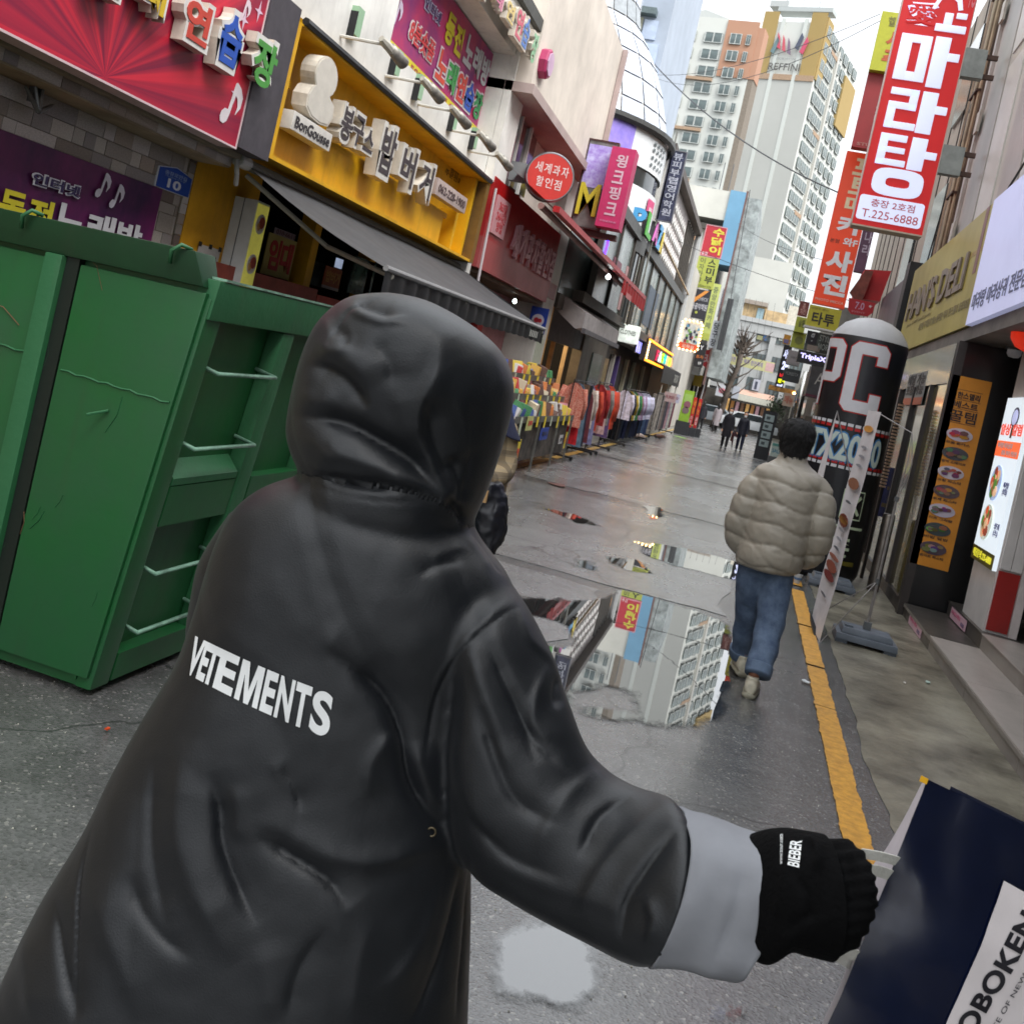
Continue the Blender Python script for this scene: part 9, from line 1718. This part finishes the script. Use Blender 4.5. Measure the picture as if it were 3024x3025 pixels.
for q in (-.03, .03):
    MB().lathe([(0, -.002), (.011, 0), (0, .004)], hr_(.094, q, -.005), 10, (hs_, hu_, hf_)).build('eye', WHITE, HERO); MB().lathe([(0, 0), (.0055, .003), (0, .006)], hr_(.094, q, -.005), 8, (hs_, hu_, hf_)).build('pupil', BLACK, HERO)
    MB().tube([hr_(.093, q-.016, .02), hr_(.097, q, .024), hr_(.093, q+.016, .02)], .0025, 5).build('eyebrow', HAIR, HERO)
MB().tube([hr_(.098, -.02, -.083), hr_(.104, 0, -.085), hr_(.098, .02, -.083)], .003, 5).build('mouth', flat(160, 86, 80), HERO)
mb = MB(); mb.add(*loft(spline([(hr_(-.012, 0, z), hs_*a, hf_*b) for z, a, b in ((.02, .078, .09), (.07, .075, .1), (.11, .055, .07), (.13, .02, .02))], 4), 24)); mb.build('hair', HAIR, HERO, smooth=True)
# ---- paper carrier bag
pbg = PD(2760, 2700, 1.12)
s = thing('paper_bag', 'glossy navy paper carrier bag with a white label held out at the lower right', 'bag', pbg)
A_ = PD(2738, 2302, 1.14); Bq = PD(2440, 3025, 1.10); Cq = PD(3200, 2522, 1.13)
ex = (Cq-A_); ey = (Bq-A_); ex.normalize(); ey = (ey-ex*ey.dot(ex)).normalized() if False else ey.normalized()
nb = ex.cross(ey).normalized(); nb = nb if nb.dot(FW) < 0 else -nb                  # towards the camera
NVY = mat('navy_gloss_paper', (7, 12, 34), .16, .25, 2.5, coat=.6, rgb2=(10, 20, 48)); WPA = mat('white_paper', (206, 198, 204), .55, .06, 5)
wB, hB, dB = .40, .46, .11
n1_, n2_ = 26, 26; mb = MB(); vs = []
def bagp(u, v, d=0):
    buck = .006*math.sin(u*5+1)*math.sin(v*4)+.004*mnoise.noise(V((u*5, v*5, 1)))+.0025*mnoise.noise(V((u*14, v*12, 3)))
    return A_+ex*(wB*u)+ey*(hB*v)+nb*(buck+d)
for i in range(n1_+1):
    for j in range(n2_+1): vs.append(bagp(i/n1_, j/n2_))
fs = [(i*(n2_+1)+j, (i+1)*(n2_+1)+j, (i+1)*(n2_+1)+j+1, i*(n2_+1)+j+1) for i in range(n1_) for j in range(n2_)]
mb.add(vs, fs); mb.build('front_panel', NVY, s, smooth=True)
bk = -nb*dB
gf = (-nb*dB*.9-ex*.035)
def strip(P, Q, m, nm, n=12, bow=0.0):
    mb = MB()
    for k in range(n):
        f0, f1 = k/n, (k+1)/n; bw = lambda t: -ex*bow*math.sin(math.pi*t); mb.poly([P(f0)+bw(f0)*0, P(f1)+bw(f1)*0, Q(f1)+bw(f1), Q(f0)+bw(f0)])
    return mb.build(nm, m, s, smooth=True)
gk = [a for (a,) in spline([(PD(x, y, D),) for x, y, D in ((2722, 2314, 1.16), (2668, 2420, 1.175), (2615, 2510, 1.19), (2572, 2570, 1.2), (2545, 2700, 1.2), (2505, 2850, 1.19), (2425, 3030, 1.18), (2380, 3150, 1.18))], 4)]; mb = MB(); ng = len(gk)-1
for k in range(ng): mb.poly([bagp(0, k/ng*.92), bagp(0, (k+1)/ng*.92), gk[k+1], gk[k]])
mb.build('gusset', WPA, s, smooth=True)
for nm_, u0_ in (('back_panel', 0), ('side_panel', 1)): mb = MB(); mb.poly([bagp(1, 0), bagp(1, 1), bagp(max(u0_, .2), 1)+bk, bagp(max(u0_, .2), 0)+bk]); mb.build(nm_, NVY, s)
MB().hexa([tuple(q) for q in (bagp(-.02, -.002, .001), bagp(.0, -.002, .001), bagp(.0, .012, .001), bagp(-.02, .012, .001), bagp(-.02, -.002, .003), bagp(.0, -.002, .003), bagp(.0, .012, .003), bagp(-.02, .012, .003))]).build('yellow_corner', flat(236, 176, 20), s)
def on_bag(x, y, d=.0):
    dd = ray(x, y); t = (A_-OC).dot(nb)/dd.dot(nb); P = OC+dd*t-A_; v = P.dot(ey-ex*ex.dot(ey))/((ey-ex*ex.dot(ey)).dot(ey)) if True else 0
    u = (P-ey*v).dot(ex); return bagp(u/wB, v/hB, d)
# white label: its own rectangle on the bag face
l0, l1, l2, l3 = Z66(1838, 436), Z66(1585, 1062), (3300, 2790), (3060, 3330)
mb = MB(); n = 14
for i in range(n):
    for j in range(n):
        q = lambda a, b: on_bag(*[(l0[k]*(1-a)+l1[k]*a)*(1-b)+(l2[k]*(1-a)+l3[k]*a)*b for k in (0, 1)], .0025)
        mb.poly([q(i/n, j/n), q((i+1)/n, j/n), q((i+1)/n, (j+1)/n), q(i/n, (j+1)/n)])
mb.build('label', mat('matt_white_label', (214, 206, 206), .6, .04, 8), s, smooth=True)
def bagtext(body, p0, p1, hpx, m, bold):
    """p0 -> p1 baseline ends on the photograph, letters rise to the upper left"""
    nv, fs, _, _ = textmesh(body, bold, 1.05, 8); dx, dy = p1[0]-p0[0], p1[1]-p0[1]; L = math.hypot(dx, dy); nx_, ny_ = dy/L*hpx, -dx/L*hpx
    bm = bmesh.new(); bv = [bm.verts.new((a, b, 0)) for a, b in nv]
    for q in fs:
        try: bm.faces.new([bv[i] for i in q])
        except ValueError: pass
    for i in range(1, 16): bmesh.ops.bisect_plane(bm, geom=bm.verts[:]+bm.edges[:]+bm.faces[:], plane_co=(i/16, 0, 0), plane_no=(1, 0, 0))
    off = wpos(s)
    for v in bm.verts: a, b = v.co.x, v.co.y; v.co = on_bag(p0[0]+dx*a+nx_*b, p0[1]+dy*a+ny_*b, .004)-off
    me = bpy.data.meshes.new('print'); bm.to_mesh(me); bm.free(); me.materials.append(m); o = bpy.data.objects.new('print', me); COL.objects.link(o); o.parent = s
bagtext('HOBOKEN', Z66(1650, 1200), Z66(1990, 600), 62, flat(20, 18, 28), .05)
bagtext('STATE OF NEW JERSEY', Z66(1768, 1160), Z66(2020, 690), 20, flat(60, 58, 66), .0)
# flat white handles from inside the sleeve to the bag
ST = mat('white_cotton_tape', (206, 204, 196), .8, .08, 20, .2)
def tape(P, w_, nm='handle'):
    mb = MB(); pts = [PD(x, y, D) for x, y, D in P]; pts = [a for (a,) in spline([(q,) for q in pts], 6)]
    for a, b in zip(pts, pts[1:]):
        t = (b-a).normalized(); n_ = t.cross(FW).normalized()*w_; mb.hexa([a-n_, b-n_, b+n_, a+n_, a-n_-FW*.002, b-n_-FW*.002, b+n_-FW*.002, a+n_-FW*.002])
    mb.build(nm, ST, s)
tape([(2540, 2520, 1.10), (2600, 2530, 1.11), (2680, 2552, 1.135)], .0052); tape([(2550, 2570, 1.105), (2590, 2572, 1.11), (2650, 2592, 1.13)], .006); tape([(2455, 2785, 1.105), (2500, 2810, 1.10), (2560, 2835, 1.12)], .006); tape([(2420, 2790, 1.11), (2450, 2812, 1.105), (2530, 2858, 1.125)], .0055)
MB().prism([PD(x, y, 1.17) for x, y in ((2560, 2600), (2680, 2560), (2640, 2760), (2545, 2700))], FW*.002).build('inner_paper', WPA, s)

bpy.data.scenes.remove(TMP)
